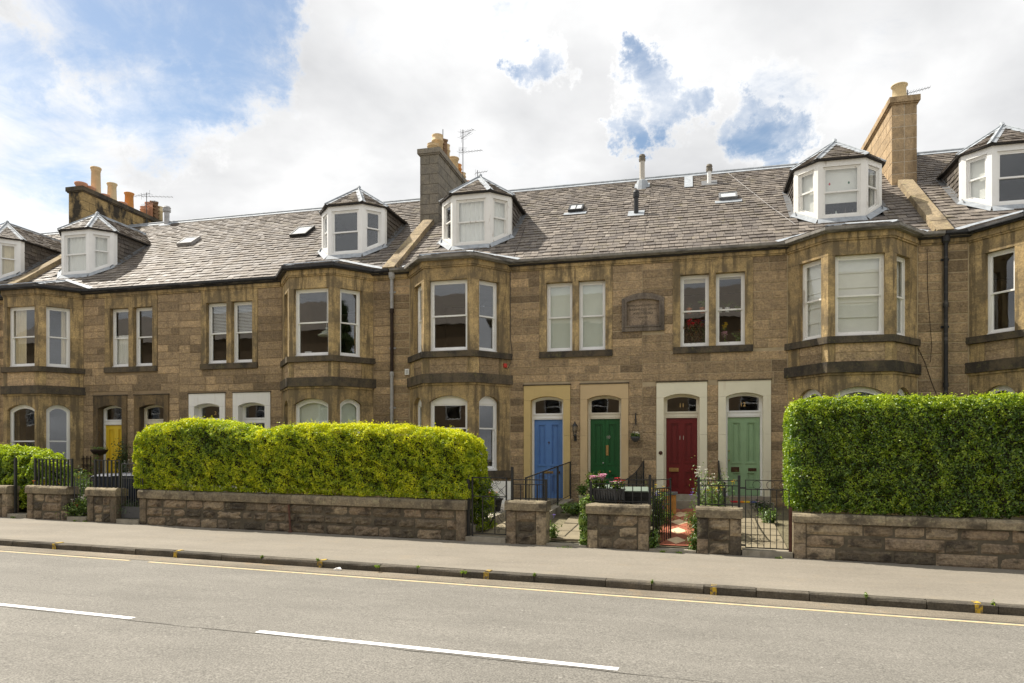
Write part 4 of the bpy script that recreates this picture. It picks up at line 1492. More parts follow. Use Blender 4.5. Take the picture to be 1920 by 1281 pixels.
def chimney(house, px, ytop, cfg):
    hw, y0, y1 = .325, 22.1, 26.7
    zt = 11.88 + cfg.get('up', 0)
    zb = 8.9
    m = MB()
    m.box(W0, px - hw + .012, px + hw - .012, y0 + .012, y1 - .012, zb, zt)
    ch = m.build('chimney', cfg['joint'], house)
    rr = random.Random(int(px * 10))
    z = zb
    row = 0
    rh = cfg.get('rh', .33)
    while z < zt - .02:
        h = min(rh, zt - z)
        for (F, L, wd) in ((Fr((px - hw, y0, 0)), 2 * hw, hw), (Fr((px + hw, y0, 0), (0, 1, 0), (-1, 0, 0)), y1 - y0, .62), (Fr((px - hw, y1, 0), (0, -1, 0), (1, 0, 0)), y1 - y0, .62)):
            if L < 1:
                cutx = [0, L] if (cfg.get('rand') and row % 2) else [0, L / 2, L]
            else:
                cutx = [0] + [wd * (.5 if row % 2 else 1) + wd * i for i in range(int(L / wd) + 2)]
                cutx = [x for x in cutx if x < L - .1] + [L]
            for a, b in zip(cutx[:-1], cutx[1:]):
                mm = MB()
                mm.cbox(F, a + .008, b - .008, .006 - rr.uniform(0, .003), .03, z + .008, z + h - .008, b=.003, j=.001)
                mm.build('block', cfg['mat'], ch)
        z += h
        row += 1
    m = MB()
    m.box(W0, px - hw - .07, px + hw + .07, y0 - .07, y1 + .07, zt + .002, zt + .16)
    m.box(W0, px - hw - .035, px + hw + .035, y0 - .035, y1 + .035, zt - .04, zt)
    m.build('chimney_cope', cfg['cope'], ch)
    zc = zt + .16
    for (yy, h, r, mat, kind) in cfg['pots']:
        m = MB()
        if kind == 'roll':
            prof = [(r * 1.1, 0), (r * 1.05, h * .1), (r * .93, h * .86), (r * 1.0, h * .87), (r * 1.02, h * .91), (r * .98, h * .93), (r * 1.16, h * .95), (r * 1.16, h), (r * .85, h), (r * .8, h - .12)]
        elif kind == 'wide':
            prof = [(r * .82, 0), (r * .9, h * .5), (r * 1.12, h * .8), (r * 1.15, h), (r * .95, h), (r * .8, h * .6)]
        elif kind == 'square':
            prof = [(r * 1.1, 0), (r * 1.1, h * .9), (r * 1.25, h * .92), (r * 1.25, h), (r * .8, h)]
        else:
            prof = [(r, 0), (r * .95, h * .7), (r * 1.08, h * .72), (r * 1.08, h * .77), (r * .95, h * .78), (r * .95, h * .95), (r * 1.05, h), (r * .8, h), (r * .75, h - .1)]
        m.lathe((px + cfg.get('dx', 0), yy, zc - .03), prof, 4 if kind == 'square' else 16)
        if kind == 'square':
            for i in range(4):
                m.box(Fr((px, yy, zc)), -r * .85, r * .85, -r * .85, r * .85, h * .18 + i * h * .18, h * .18 + i * h * .18 + .05)
        p = m.build('chimney_pot', mat, ch, smooth=(kind != 'square'))
    m = MB()                                                  # mortar flaunching
    m.box(W0, px - .24, px + .24, y0 + .1, y1 - .1, zc + .001, zc + .03)
    m.build('flaunching', 'pot_stone', ch)
    return ch


def terraced_house(uc, s, label, cfg):
    """one half of a symmetrical pair: from the pair's centre uc to the party wall on side s"""
    xp = uc + s * 7.06
    xa, xb = min(uc, xp), max(uc, xp)
    bx = uc + s * BAYQ
    wx = uc + s * 1.77
    house = thing('terraced_house', label, 'house', ((xa + xb) / 2, FY, .6), 'houses of the stone terrace')
    doors = sorted([uc + s * 1.0, uc + s * 2.55])
    ths = cfg.get('th', (.9, .9))
    # wall with its openings
    op = [(dx - .52, dx + .52, .3, 3.62) for dx in doors]
    op += [(wx - .86, wx + .86, 4.70, 6.70)]
    op += [(bx - 1.2, bx + 1.2, .3, 6.98)]
    xs = sorted(set([xa, xb] + [v for o in op for v in o[:2]]))
    m = MB()
    for a, b in zip(xs[:-1], xs[1:]):
        c = (a + b) / 2
        zz = [(o[2], o[3]) for o in op if o[0] < c < o[1]]
        for (z0, z1) in rect_cut(.25, 7.06, zz):
            m.box(W0, a, b, FY + .004, FY + .32, z0, z1)
    wall = m.build('wall', cfg.get('mortar', 'mortar'), house)
    blocks = [(dx - .637, dx + .637, .3, 3.89) for dx in doors]
    blocks += [(wx - .985, wx + .985, 4.60, 6.99), (bx - 1.475, bx + 1.475, 0, 7.1)]
    if cfg.get('plaque'):
        blocks += [cfg['plaque']]
    facade_stones(house, wall, xa, xb, .45, 6.988, blocks, int(abs(uc * 10)) + s, cfg.get('stone', 'ashlar'))
    # cornice, gutter along the wall
    for (a, b) in rect_cut(xa, xb, [(bx - 1.52, bx + 1.52)]):
        if b - a < .02:
            continue
        x = a
        while x < b - .01:
            e = min(b, x + R.uniform(.9, 1.5))
            if b - e < .4:
                e = b
            mm = MB()
            mm.box(W0, x + .002, e - .002, FY - .055, FY + .3, 7.032, 7.165)
            mm.box(W0, x + .002, e - .002, FY - .03, FY + .3, 6.99, 7.03)
            mm.build('cornice', 'dressed', house)
            x = e
        mm = MB()
        mm.box(W0, a, b, FY - .2, FY - .07, 7.19, 7.215)
        mm.box(W0, a, b, FY - .215, FY - .19, 7.205, 7.27)
        mm.box(W0, a, b, FY - .16, FY, 7.168, 7.19)
        mm.build('gutter', cfg['gutter'], house)
    for i, dx in enumerate(doors):
        door_set(house, dx, cfg['doors'][i], ths[i])
    pair_window(house, wx, cfg.get('pair', (None, None)), cfg.get('pairframe', 'white_paint'))
    bay_window(house, bx, cfg)
    # roof
    slope = math.hypot(RIDGE_Y - FY + .12, ROOF_T * (RIDGE_Y - FY + .12))
    ca, sa = math.cos(PITCH), math.sin(PITCH)
    RF = Fr((0, FY - .12, ROOF_Z0 - ROOF_T * .12), (1, 0, 0), (0, ca, sa), (0, -sa, ca))
    y2s = lambda y: (y - FY + .12) / ca
    yd0, yd1 = y2s(20.3), y2s(22.3)
    m = MB()
    for (a, b, w0, w1) in ((xa, bx - 1.04, 0, slope), (bx + 1.04, xb, 0, slope), (bx - 1.04, bx + 1.04, 0, yd0), (bx - 1.04, bx + 1.04, yd1, slope)):
        m.box(RF, a, b, w0, w1, -.06, -.002)
    B2 = Fr((0, 2 * RIDGE_Y - FY + .12, ROOF_Z0 - ROOF_T * .12), (1, 0, 0), (0, -ca, sa), (0, sa, ca))
    m.box(B2, xa, xb, 0, slope, -.06, -.002)
    roof = m.build('roof', 'roof_deck', house)

    def hole(ym, a, b):
        sp = []
        if yd0 - .05 < ym < yd1:
            sp = [(bx - 1.05, bx + 1.05)]
        return rect_cut(a, b, sp)
    slates(RF, [(xa, 0), (xb, 0), (xb, slope), (xa, slope)], .238, .195, 'slate_courses', 'slate', roof, hole=hole, singles=cfg.get('singles', 300), seed=int(uc * 10) + s)
    m = MB()
    zr = ROOF_Z0 + ROOF_T * (RIDGE_Y - FY)
    m.tube([(xa, RIDGE_Y, zr + .04), (xb, RIDGE_Y, zr + .04)], .05, 8)
    for sg in (-1, 1):
        m.add([(xa, RIDGE_Y, zr + .05), (xb, RIDGE_Y, zr + .05), (xb, RIDGE_Y + sg * .15, zr - .07), (xa, RIDGE_Y + sg * .15, zr - .07)], [(0, 1, 2, 3)])
    m.build('ridge_flashing', 'lead', roof)
    dormer(house, bx, cfg)
    # the back of the house and its rooms
    m = MB()
    yb = 2 * RIDGE_Y - FY
    m.box(W0, xa + .01, xb - .01, yb - .2, yb, .2, 7.1)
    m.box(W0, xa + .01, xa + .16, FY + .34, yb - .2, .2, 7.15)
    m.box(W0, xb - .16, xb - .01, FY + .34, yb - .2, .2, 7.15)
    m.box(W0, xa + .16, xb - .16, FY + 4.2, FY + 4.3, .5, 7.0)
    cx = bx - s * 1.62
    m.box(W0, cx - .06, cx + .06, FY + .34, FY + 4.2, .5, 6.95)
    m.build('room', 'room', house)
    m = MB()
    for z in (.62, 3.95, 7.02):
        m.box(W0, xa + .17, xb - .17, FY + .34, FY + 4.2, z, z + .1)
        m.vprism(Fr((bx, FY, 0)), [(p[0] * .999, p[1]) for p in bay_off(-.34)] + [(BAYH - .4, .33), (-BAYH + .4, .33)], z, z + .098)
    m.build('floor', 'room', house)
    gy = FY + 5.4
    m = MB()                                                  # gable triangles on the party line
    m.add([(xp - s * .02, FY, 7.0), (xp - s * .02, yb, 7.0), (xp - s * .02, RIDGE_Y, zr)], [(0, 1, 2)])
    m.build('gable', 'roof_deck', house)
    if cfg.get('skew', True) and s > 0:
        # coping of the party wall and its chimney
        segs = [0, .62, 1.2, 1.9, 2.6, 3.3, y2s(22.12)]
        for a, b in zip(segs[:-1], segs[1:]):
            m = MB()
            m.box(RF, xp - .18, xp + .18, a + .003, b - .003, -.05, .17 + R.uniform(-.006, .006))
            m.build('coping_stone', 'skewstone', house)
        m = MB()
        m.box(W0, xp - .2, xp + .2, FY - .14, FY + .02, 7.17, 7.33)
        m.build('skew_block', 'sooty', house)
        chimney(house, xp, 0, cfg['chimney'])
    return house


CH_LEFT = dict(mat='chimneysoot', joint='joint_dark', cope='sooty', rand=True, up=.02,
               pots=[(22.35, .26, .2, 'clay_pink', 'wide'), (22.72, .24, .2, 'clay_pink', 'wide'), (23.05, 1.12, .17, 'clay_buff', 'roll'), (23.45, .2, .19, 'clay_pink', 'wide'),
                     (23.85, .80, .17, 'clay_pale', 'roll'), (24.35, .2, .19, 'clay_pink', 'wide'), (24.75, .74, .17, 'clay_orange', 'roll'), (25.6, .45, .17, 'clay_pink', 'ring'),
                     (25.85, .72, .16, 'clay_pink', 'ring'), (26.15, .85, .19, 'clay_brown', 'square'), (26.45, .75, .16, 'clay_pale', 'ring')])
CH_MID = dict(mat='chimneygrey', joint='joint_dark', cope='chimneygrey', rand=True, dx=.02,
              pots=[(22.42, .3, .19, 'clay_buff', 'ring'), (22.85, .78, .19, 'clay_buff', 'ring'), (23.25, .80, .19, 'clay_brown', 'square'), (23.62, .78, .17, 'clay_buff', 'ring'),
                    (24.5, .68, .19, 'clay_buff', 'roll'), (24.95, .62, .17, 'clay_orange', 'ring'), (25.45, .5, .17, 'clay_buff', 'ring'), (26.3, .5, .17, 'clay_orange', 'ring')])
CH_RIGHT = dict(mat='chimneytan', joint='joint_pale', cope='chimneytan', dx=-.04, up=.0,
                pots=[(22.45, .52, .19, 'clay_pale', 'roll'), (22.9, .3, .2, 'clay_buff', 'wide'), (23.4, .3, .2, 'clay_pink', 'wide'), (23.9, .28, .2, 'clay_pink', 'wide'), (24.4, .25, .2, 'clay_pink', 'wide'),
                      (24.9, .26, .2, 'clay_pink', 'wide'), (25.4, .26, .2, 'clay_pink', 'wide'), (25.9, .26, .2, 'clay_pink', 'wide'), (26.35, .26, .2, 'clay_pink', 'wide')])
NET = ('net', 1.0, 'fabric_white')

D_YEL = dict(sur='sooty2', col='door_yellow', bits=(('knob', .25, 1.85, .03, 'brass'),))
GEN = dict(sur='dressed', col='door_navy')
houses = []
houses.append(terraced_house(U[0], 1, 'terraced house cut off by the picture\'s left edge, only its slated dormer showing',
    dict(gutter='gutter_black', skew=True, chimney=CH_LEFT, mortar='mortar_brown', doors=[dict(GEN), dict(GEN)], dr=('net', 1.0, 'fabric_cream'), df=('net', 1.0, 'fabric_cream'), dl=NET, singles=0)))
houses.append(terraced_house(U[1], -1, 'brown sandstone terraced house with the yellow front door and net curtained dormer',
    dict(gutter='gutter_black', mortar='mortar_brown', th=(.88, .88),
         doors=[dict(sur='sooty', sur2='sooty2', col='door_yellow', bits=(('knob', -.27, 1.85, .03, 'brass_dark'), ('num', '1', .1, 2.35, .13, 'brass_dark'))), dict(sur='sooty', sur2='sooty2', col='door_grey', frame='cream_frame')],
         pair=([('net', .55, 'fabric_white')], None), bf=[('drape', -1, .5, 'fabric_cream')], br=[('drape', 1, .42, 'fabric_cream')], bl=[('drape', -1, .5, 'fabric_cream')],
         dl=NET, df=NET, dr=NET)))
houses.append(terraced_house(U[1], 1, 'sandstone terraced house with two white painted door surrounds and a bare windowed dormer',
    dict(gutter='gutter_black', mortar='mortar_brown', th=(.86, .86), skew=True, chimney=CH_MID,
         doors=[dict(sur='stone_white', col='door_grey', fan=('2', .12, 'gold_leaf')), dict(sur='stone_white', col='door_navy')],
         pair=([('venetian', .52, 'blind_grey')], [('venetian', .5, 'blind_grey')]),
         gl=('blind', 1.0, 'fabric_green'), gf=('blind', 1.0, 'fabric_green'), gr=('blind', 1.0, 'fabric_green'))))
houses.append(terraced_house(U[2], -1, 'sandstone terraced house with the blue front door and the dark green front door',
    dict(gutter='gutter_grey', th=(.79, .84), board=True, meet=.62, plaque=(-1.70, -.62, 5.24, 6.06), dmat='worn_white',
         doors=[dict(sur='stone_yellow', col='door_blue', bits=(('letterbox', .0, 1.50, .27, .065, 'brass'), ('knob', .3, 1.50, .035, 'brass_dark'), ('num', '9', .01, 2.30, .11, 'brass_dark'))),
                dict(sur='stone_peach', col='door_green', frame='cream_frame', two=True, bits=(('letterbox', .055, 2.10, .075, .28, 'brass'), ('knob', -.14, 1.53, .03, 'brass'), ('knob', .13, 1.53, .03, 'brass'), ('knob', -.05, 1.76, .022, 'steel'), ('num', '10', .08, 2.45, .11, 'steel')))],
         pair=(('blind', 1.0, 'fabric_green'), ('blind', 1.0, 'fabric_green')),
         df=NET, dr=NET, dl=None)))
houses.append(terraced_house(U[2], 1, 'sandstone terraced house with the dark red front door and the pale mint front door',
    dict(gutter='gutter_grey', th=(.95, .93), plaque=(-1.70, -.62, 5.24, 6.06), dmat='worn_white', bayframe='worn_white', pairframe='worn_white', skew=True, chimney=CH_RIGHT,
         doors=[dict(sur='stone_cream', col='door_red', frame='cream_frame', fan=('11', .0, 'gold_leaf'), bits=(('letterbox', -.2, 1.585, .25, .1, 'brass'), ('knob', .27, 1.6, .03, 'brass'), ('knob', .33, 1.95, .022, 'brass'), ('num', '1', -.045, 2.42, .15, 'steel'), ('num', '1', .045, 2.42, .15, 'steel'))),
                dict(sur='stone_cream', col='door_mint', fan=('12', -.02, 'gold_leaf'), bits=(('letterbox', -.21, 1.60, .2, .13, 'brass_dark'), ('letterbox', .21, 1.60, .2, .075, 'brass_dark'), ('knob', -.36, 2.08, .018, 'brass'), ('knob', -.36, 1.84, .018, 'brass')))],
         pair=(('blind', .08, 'fabric_cream'), ('blind', .05, 'fabric_cream')),
         bl=('roman', 1.0, 'fabric_white'), bf=('roman', .97, 'fabric_white'), br=[('drape', -1, .35, 'fabric_white'), ('drape', 1, .4, 'fabric_white')],
         gl=('venetian', 1.0, 'blind_grey'), gf=('venetian', 1.0, 'blind_grey'), gr=('venetian', 1.0, 'blind_grey'),
         dl=('blind', 1.0, 'fabric_white'), df=('blind', .72, 'fabric_white'), dr=[('drape', 1, .4, 'fabric_white')])))
houses.append(terraced_house(U[3], -1, 'sandstone terraced house beyond the black downpipe, cut off by the right edge',
    dict(gutter='gutter_black', th=(.9, .9), doors=[dict(GEN), dict(GEN)], dl=('blind', 1.0, 'fabric_white'), bl=None, skew=False)))
# ------------------------------------------------------------------ garden walls, piers, railings, gates
def sx(u, n=NW):
    """position along the street of picture column u on the line n metres in from the road's centre"""
    k = (u - 960) / 1338.0
    g = (-math.sin(YAW) + math.cos(YAW) * k) / (math.cos(YAW) + math.sin(YAW) * k)
    return (6.58 + n / .997) * g / (1 + .0752 * g) / .99712


BASE = .085


def stone_wall(name, label, cat, s0, s1, ztop, seed, ends=(True, True), group=None, rows=(.215, .21, .245), capz=.205, quoin=.20, deep=.34, smooth=False, caps=None, mort='joint_dark'):
    t = thing(name, label, cat, WF.p((s0 + s1) / 2, NW + deep / 2, BASE), group)
    rr = random.Random(seed)
    m = MB()
    m.box(WF, s0 + .02, s1 - .02, NW + .028, NW + deep - .02, -.1, ztop - capz)
    m.build('core', mort, t)
    a, b = s0, s1
    zc = ztop - capz
    if ends[0]:
        zz = [-.06, zc * rr.uniform(.42, .6), zc - .004] if rr.random() < .6 else [-.06, zc - .004]
        for z0, z1 in zip(zz[:-1], zz[1:]):
            m = MB()
            m.cbox(WF, a, a + quoin, NW - .018, NW + deep, z0, z1 - .008, b=.025, j=.006, rough=(3, 4))
            m.build('quoin', 'gardenstone', t)
        a += quoin + .008
    if ends[1]:
        zz = [-.06, zc * rr.uniform(.42, .6), zc - .004] if rr.random() < .6 else [-.06, zc - .004]
        for z0, z1 in zip(zz[:-1], zz[1:]):
            m = MB()
            m.cbox(WF, b - quoin, b, NW - .018, NW + deep, z0, z1 - .008, b=.025, j=.006, rough=(3, 4))
            m.build('quoin', 'gardenstone', t)
        b -= quoin + .008
    tot = sum(rows)
    z = BASE - .03
    hh = [r * (zc - z) / tot for r in rows]
    narrow = (b - a) < 1.0
    for ri, h in enumerate(reversed(hh)):
        x = a
        while x < b - 1e-6:
            w = rr.choice([.3, .42, .5, .62, .75]) if not smooth else rr.choice([.5, .65, .8, .95])
            if narrow:
                w = rr.choice([.3, .42, 2])
            e = x + w
            if b - e < .22:
                e = b
            m = MB()
            d = rr.uniform(-.012, .012)
            m.cbox(WF, x + .009, e - .009, NW + d, NW + .2, z + .009, z + h - .009, b=.03, j=.022 if not smooth else .008, rough=(max(3, int((e - x) / .09)), 4))
            m.build('stone', 'gardenstone', t)
            x = e
        z += h
    x = s0 - .03
    end = s1 + .03
    while x < end - 1e-6:
        e = x + (rr.uniform(.8, 1.3) if caps is None else caps)
        if end - e < .5:
            e = end
        m = MB()
        n = max(2, int((e - x) / .2))
        prof = [(NW - .035, zc + .002), (NW - .042, zc + .06), (NW - .04, ztop - .05), (NW - .015, ztop - .012), (NW + .04, ztop + .004), (NW + deep - .04, ztop + .002), (NW + deep + .02, ztop - .03), (NW + deep + .02, zc + .002)]
        q = len(prof)
        vs, fs = [], []
        for i in range(n + 1):
            xx = x + .004 + (e - x - .008) * i / n
            for k, (yy, zz) in enumerate(prof):
                vs.append(WF.p(xx, yy + rr.uniform(-.006, .006), zz + (rr.uniform(-.007, .005) if k > 1 else 0)))
        for i in range(n):
            for k in range(q):
                fs.append((i * q + k, (i + 1) * q + k, (i + 1) * q + (k + 1) % q, i * q + (k + 1) % q))
        fs += [tuple(range(q)), tuple(range(n * q, n * q + q))[::-1]]
        m.add(vs, fs)
        m.build('coping_stone', 'coping', t)
        x = e
    return t


PIER = 'stone piers between the gates'
stone_wall('gate_pier', 'rough stone pier cut off by the left edge, beside the leaf-filled gateway', 'pier', -19.2, -18.08, .95, 3, group=PIER)
stone_wall('gate_pier', 'wide stone pier carrying iron bars, left of the yellow door\'s hanging basket', 'pier', -17.35, -15.93, .985, 4, group=PIER)
stone_wall('gate_pier', 'narrow stone pier carrying iron bars, in front of the navy wheelie bins', 'pier', -15.23, -14.26, .98, 5, group=PIER)
stone_wall('garden_wall', 'long rough stone wall under the golden hedge', 'wall', -13.50, -4.66, .965, 6, rows=(.215, .2, .25))
stone_wall('gate_pier', 'stone pier right of the scroll gate with the blue door behind it', 'pier', -3.72, -2.87, 1.0, 7, group=PIER)
stone_wall('gate_pier', 'wide stone pier with the flower trough above it, before the green door', 'pier', -1.99, -.77, .99, 8, group=PIER)
stone_wall('gate_pier', 'stone pier between the red tiled path and the barred gate', 'pier', .16, .97, .995, 9, group=PIER)
stone_wall('garden_wall', 'smooth dark stone wall under the tall green hedge at the right', 'wall', 1.90, 9.5, .935, 10, ends=(True, False), rows=(.2, .215, .24), smooth=True, capz=.17, caps=1.55)

# thresholds at the gateways
for (a, b, lab) in ((-18.08, -17.35, 'worn stone step in the gateway left of the wide pier'), (-15.93, -15.23, 'stone step under the thin barred gate by the pale garden flowers'),
                    (-14.26, -13.50, 'stone step under the ornate gate left of the long wall'), (-4.66, -3.72, 'stone step under the scroll gate'),
                    (-2.87, -1.99, 'flat stone sill at the open gateway to the green door'), (-.77, .16, 'flat stone sill at the foot of the red tiled path'), (.97, 1.90, 'stone step under the plain barred gate at the right')):
    m = MB()
    hi = .20 if a not in (-2.87, -.77) else .135
    m.cbox(WF, a + .02, b - .02, NW - .03, NW + .36, -.08, hi, b=.02, j=.006, rough=(5, 2))
    tag(m.build('gateway_step', 'doorstep'), lab, 'step', 'steps in the gateways')


def railing(label, s0, s1, z0, zt, n=NW + .16, bars=None, post=(.0, .0), posts=True, rails=2, thick=.009, low=True, name='railing'):
    t = thing(name, label, 'railing', WF.p((s0 + s1) / 2, n, z0), 'iron railings on the piers')
    if posts:
        for x, h in ((s0, post[0]), (s1, post[1])):
            m = MB()
            m.box(WF, x - .024, x + .024, n - .024, n + .024, z0, zt + h)
            m.build('post', 'iron_black', t)
    zr = [zt - .006] + ([zt - .105] if rails > 2 else []) + ([z0 + .05] if low else [])
    for z in zr:
        m = MB()
        m.box(WF, s0, s1, n - .011, n + .011, z - .009, z + .009)
        m.build('rail', 'iron_black', t)
    k = bars or max(2, int((s1 - s0) / .12))
    for i in range(1, k):
        x = s0 + (s1 - s0) * i / k
        m = MB()
        m.box(WF, x - thick, x + thick, n - thick, n + thick, z0, zr[1] if rails > 2 else zt - .012)
        m.build('bar', 'iron_black', t)
    return t


t = railing('black iron railing with thick bars on the wide left pier', -17.24, -15.93, .97, 1.70, bars=10, thick=.016, low=False, post=(.02, .02))
t = railing('short black iron railing on the narrow left pier before the navy bins', -15.12, -14.3, .97, 1.70, bars=6, thick=.016, low=False, post=(.01, .02))
railing('low thin iron railing on the pier right of the scroll gate', -3.64, -2.90, .99, 1.44, bars=4, rails=3, post=(.26, .01))
railing('low thin iron railing on the wide pier behind the pink flowers', -1.95, -.76, .99, 1.49, bars=7, rails=3, post=(-.06, .10))
railing('low thin iron railing on the pier beside the red tiled path', .18, .93, .99, 1.51, bars=6, rails=3, post=(.05, .10))
m = MB()
m.box(WF, -17.99, -17.93, NW + .12, NW + .18, .1, 1.72)
tag(m.build('gate_post', 'iron_black'), 'black iron gate post standing before the leafy bush at far left', 'post', 'gate posts')
for (x, zt, lab) in ((-4.62, 1.52, 'black iron gate post at the golden hedge\'s right end'), (1.845, 1.03, 'rusty iron gate post against the tall green hedge\'s wall')):
    m = MB()
    m.box(WF, x - .03, x + .03, NW + .10, NW + .16, .1, zt)
    tag(m.build('gate_post', 'iron_black' if x < 0 else 'iron_rust'), lab, 'post', 'gate posts')


def spiral(F, cx, cz, r, a0, turns, sgn=1, n=22, end=.12):
    return [F.p(cx + (r * (1 - (1 - end) * i / n)) * math.cos(a0 + sgn * turns * 2 * math.pi * i / n), 0, cz + (r * (1 - (1 - end) * i / n)) * math.sin(a0 + sgn * turns * 2 * math.pi * i / n)) for i in range(n + 1)]


def gate_root(label, s, z):
    return thing('gate', label, 'gate', WF.p(s, NW + .16, z), 'garden gates')


# the scroll gate
g = gate_root('black iron gate with curled scrollwork left of the blue door', -4.16, .25)
F = WF.at(-4.55, NW + .14, .25)
Wg, Hg = .80, 1.22
for (x0, x1, z0, z1, nm) in ((0, .03, -.05, Hg, 'stile'), (Wg - .03, Wg, 0, Hg, 'stile'), (0, Wg, Hg - .025, Hg, 'rail'), (0, Wg, .0, .025, 'rail'), (0, Wg, .80, .82, 'rail'), (.24, .258, .02, .80, 'bar'), (.52, .538, .02, .80, 'bar')):
    m = MB()
    m.box(F, x0, x1, -.012, .012, z0, z1)
    m.build(nm, 'iron_black', g)
for (cx, cz, r, a, tr, sg) in ((.30, 1.0, .09, 0, 1.6, 1), (.42, 1.08, .09, 2, 1.7, -1), (.36, .90, .085, 4, 1.5, 1), (.52, 1.02, .07, 1, 1.6, 1), (.60, 1.12, .07, 3, 1.5, -1), (.22, 1.1, .07, 1, 1.5, 1), (.66, .92, .06, 2, 1.5, -1),
                           (.36, .46, .10, 0, 1.7, 1), (.32, .33, .075, 2, 1.6, -1), (.45, .36, .075, 4, 1.6, 1), (.44, .54, .06, 3, 1.5, -1), (.66, .52, .07, 1, 1.6, 1), (.68, .40, .06, 3, 1.6, -1), (.62, .64, .055, 1, 1.5, -1),
                           (.66, .16, .06, 0, 1.6, 1), (.60, .08, .04, 2, 1.5, -1), (.16, .12, .05, 1, 1.5, 1), (.35, .10, .05, 2, 1.5, -1), (.12, .62, .06, 2, 1.5, 1), (.13, .4, .05, 0, 1.5, -1)):
    m = MB()
    m.tube(spiral(F, cx, cz, r, a, tr, sg), .0045, 4)
    m.build('scroll', 'iron_black', g)
for pts in ([(.27, .78), (.36, .66), (.52, .45), (.63, .62)], [(.27, .12), (.40, .26), (.53, .36)], [(.53, .5), (.66, .3), (.77, .22)], [(.53, .82), (.66, .95), (.77, 1.05)], [(.03, .82), (.2, .98), (.36, 1.18)], [(.77, .82), (.6, 1.0), (.5, 1.19)]):
    m = MB()
    m.tube([F.p(x, 0, z) for x, z in pts], .005, 4)
    m.build('scroll', 'iron_black', g)
# plain barred gate
g = gate_root('plain black barred gate before the mint door\'s path', 1.44, .23)
F = WF.at(1.04, NW + .14, .23)
Wg, Hg = .79, 1.30
for (x0, x1, z0, z1, nm) in ((0, .018, 0, Hg, 'stile'), (Wg - .018, Wg, 0, Hg - .17, 'stile'), (0, Wg - .1, Hg - .014, Hg, 'rail'), (0, Wg, Hg - .19, Hg - .172, 'rail'), (0, Wg, 0, .02, 'rail')):
    m = MB()
    m.box(F, x0, x1, -.01, .01, z0, z1)
    m.build(nm, 'iron_black', g)
for i in range(1, 7):
    m = MB()
    x = Wg * i / 7
    m.box(F, x - .007, x + .007, -.007, .007, .02, Hg - .19)
    m.build('bar', 'iron_black', g)
for x in (.21, .46, .68):
    m = MB()
    m.tube([F.p(x + .075 * math.cos(a * math.pi / 8), 0, Hg - .094 + .075 * math.sin(a * math.pi / 8)) for a in range(17)], .005, 4)
    m.build('ring', 'iron_black', g)
for z in (.05, Hg - .16):
    m = MB()
    m.box(F, -.10, .0, -.02, .02, z - .016, z + .016)
    m.build('hinge', 'iron_black', g)
for z, sg in ((.86, 1), (.70, -1)):
    m = MB()
    m.tube(spiral(F, .38, z, .05, 1, 1.5, sg), .004, 4)
    m.build('scroll', 'iron_black', g)
# the gate that stands open on the red path
g = gate_root('black barred gate standing open at the red tiled path', -.68, .2)
F = WF.at(-.70, NW + .16, .20)
ang = rad(72)
F = rotz(F, ang)
Wg, Hg = .86, 1.29
for (x0, x1, z0, z1, nm) in ((0, .03, -.05, Hg, 'stile'), (Wg - .035, Wg, 0, Hg + .02, 'stile'), (0, Wg, Hg - .014, Hg, 'rail'), (0, Wg, Hg - .19, Hg - .172, 'rail'), (0, Wg, 0, .02, 'rail')):
    m = MB()
    m.box(F, x0, x1, -.012, .012, z0, z1)
    m.build(nm, 'iron_black', g)
for i in range(1, 8):
    m = MB()
    x = Wg * i / 8
    m.box(F, x - .007, x + .007, -.007, .007, .02, Hg - .19)
    m.build('bar', 'iron_black', g)
# ornate gate with a solid foot at the left
g = gate_root('ornate grey iron gate with a solid foot panel left of the long wall', -13.9, .22)
F = WF.at(-14.22, NW + .14, .22)
Wg, Hg = .70, 1.40
for (x0, x1, z0, z1, nm) in ((0, .02, 0, Hg, 'stile'), (Wg - .02, Wg, 0, Hg, 'stile'), (0, Wg, Hg - .02, Hg, 'rail'), (0, Wg, 1.02, 1.035, 'rail'), (0, Wg, .28, .295, 'rail'), (.02, Wg - .02, 0, .28, 'foot_panel')):
    m = MB()
    m.box(F, x0, x1, -.01 if nm != 'foot_panel' else -.004, .01 if nm != 'foot_panel' else .004, z0, z1)
    m.build(nm, 'plastic_grey', g)
for i in range(1, 9):
    m = MB()
    x = Wg * i / 9
    m.box(F, x - .006, x + .006, -.006, .006, .28, 1.02 if i % 2 else Hg - .02)
    m.build('bar', 'plastic_grey', g)
for i in range(5):
    for (cz, r) in ((1.14, .055), (1.27, .05), (1.45, .05)):
        m = MB()
        m.tube(spiral(F, .1 + i * .125, cz, r, i, 1.4, 1 if i % 2 else -1, 14), .0045, 4)
        m.build('scroll', 'plastic_grey', g)
g = gate_root('thin pale barred gate half open beside the garden flowers', -15.5, .22)
F = rotz(WF.at(-15.88, NW + .18, .22), rad(22))
for (x0, x1, z0, z1, nm) in ((0, .02, 0, 1.02, 'stile'), (.63, .65, 0, .8, 'stile'), (0, .65, .95, .965, 'rail'), (0, .65, .04, .055, 'rail')):
    m = MB()
    m.box(F, x0, x1, -.008, .008, z0, z1)
    m.build(nm, 'plastic_grey', g)
for i in range(1, 8):
    m = MB()
    x = .65 * i / 8
    m.box(F, x - .005, x + .005, -.005, .005, .04, 1.05 + .06 * math.sin(i))
    m.build('bar', 'plastic_grey', g)


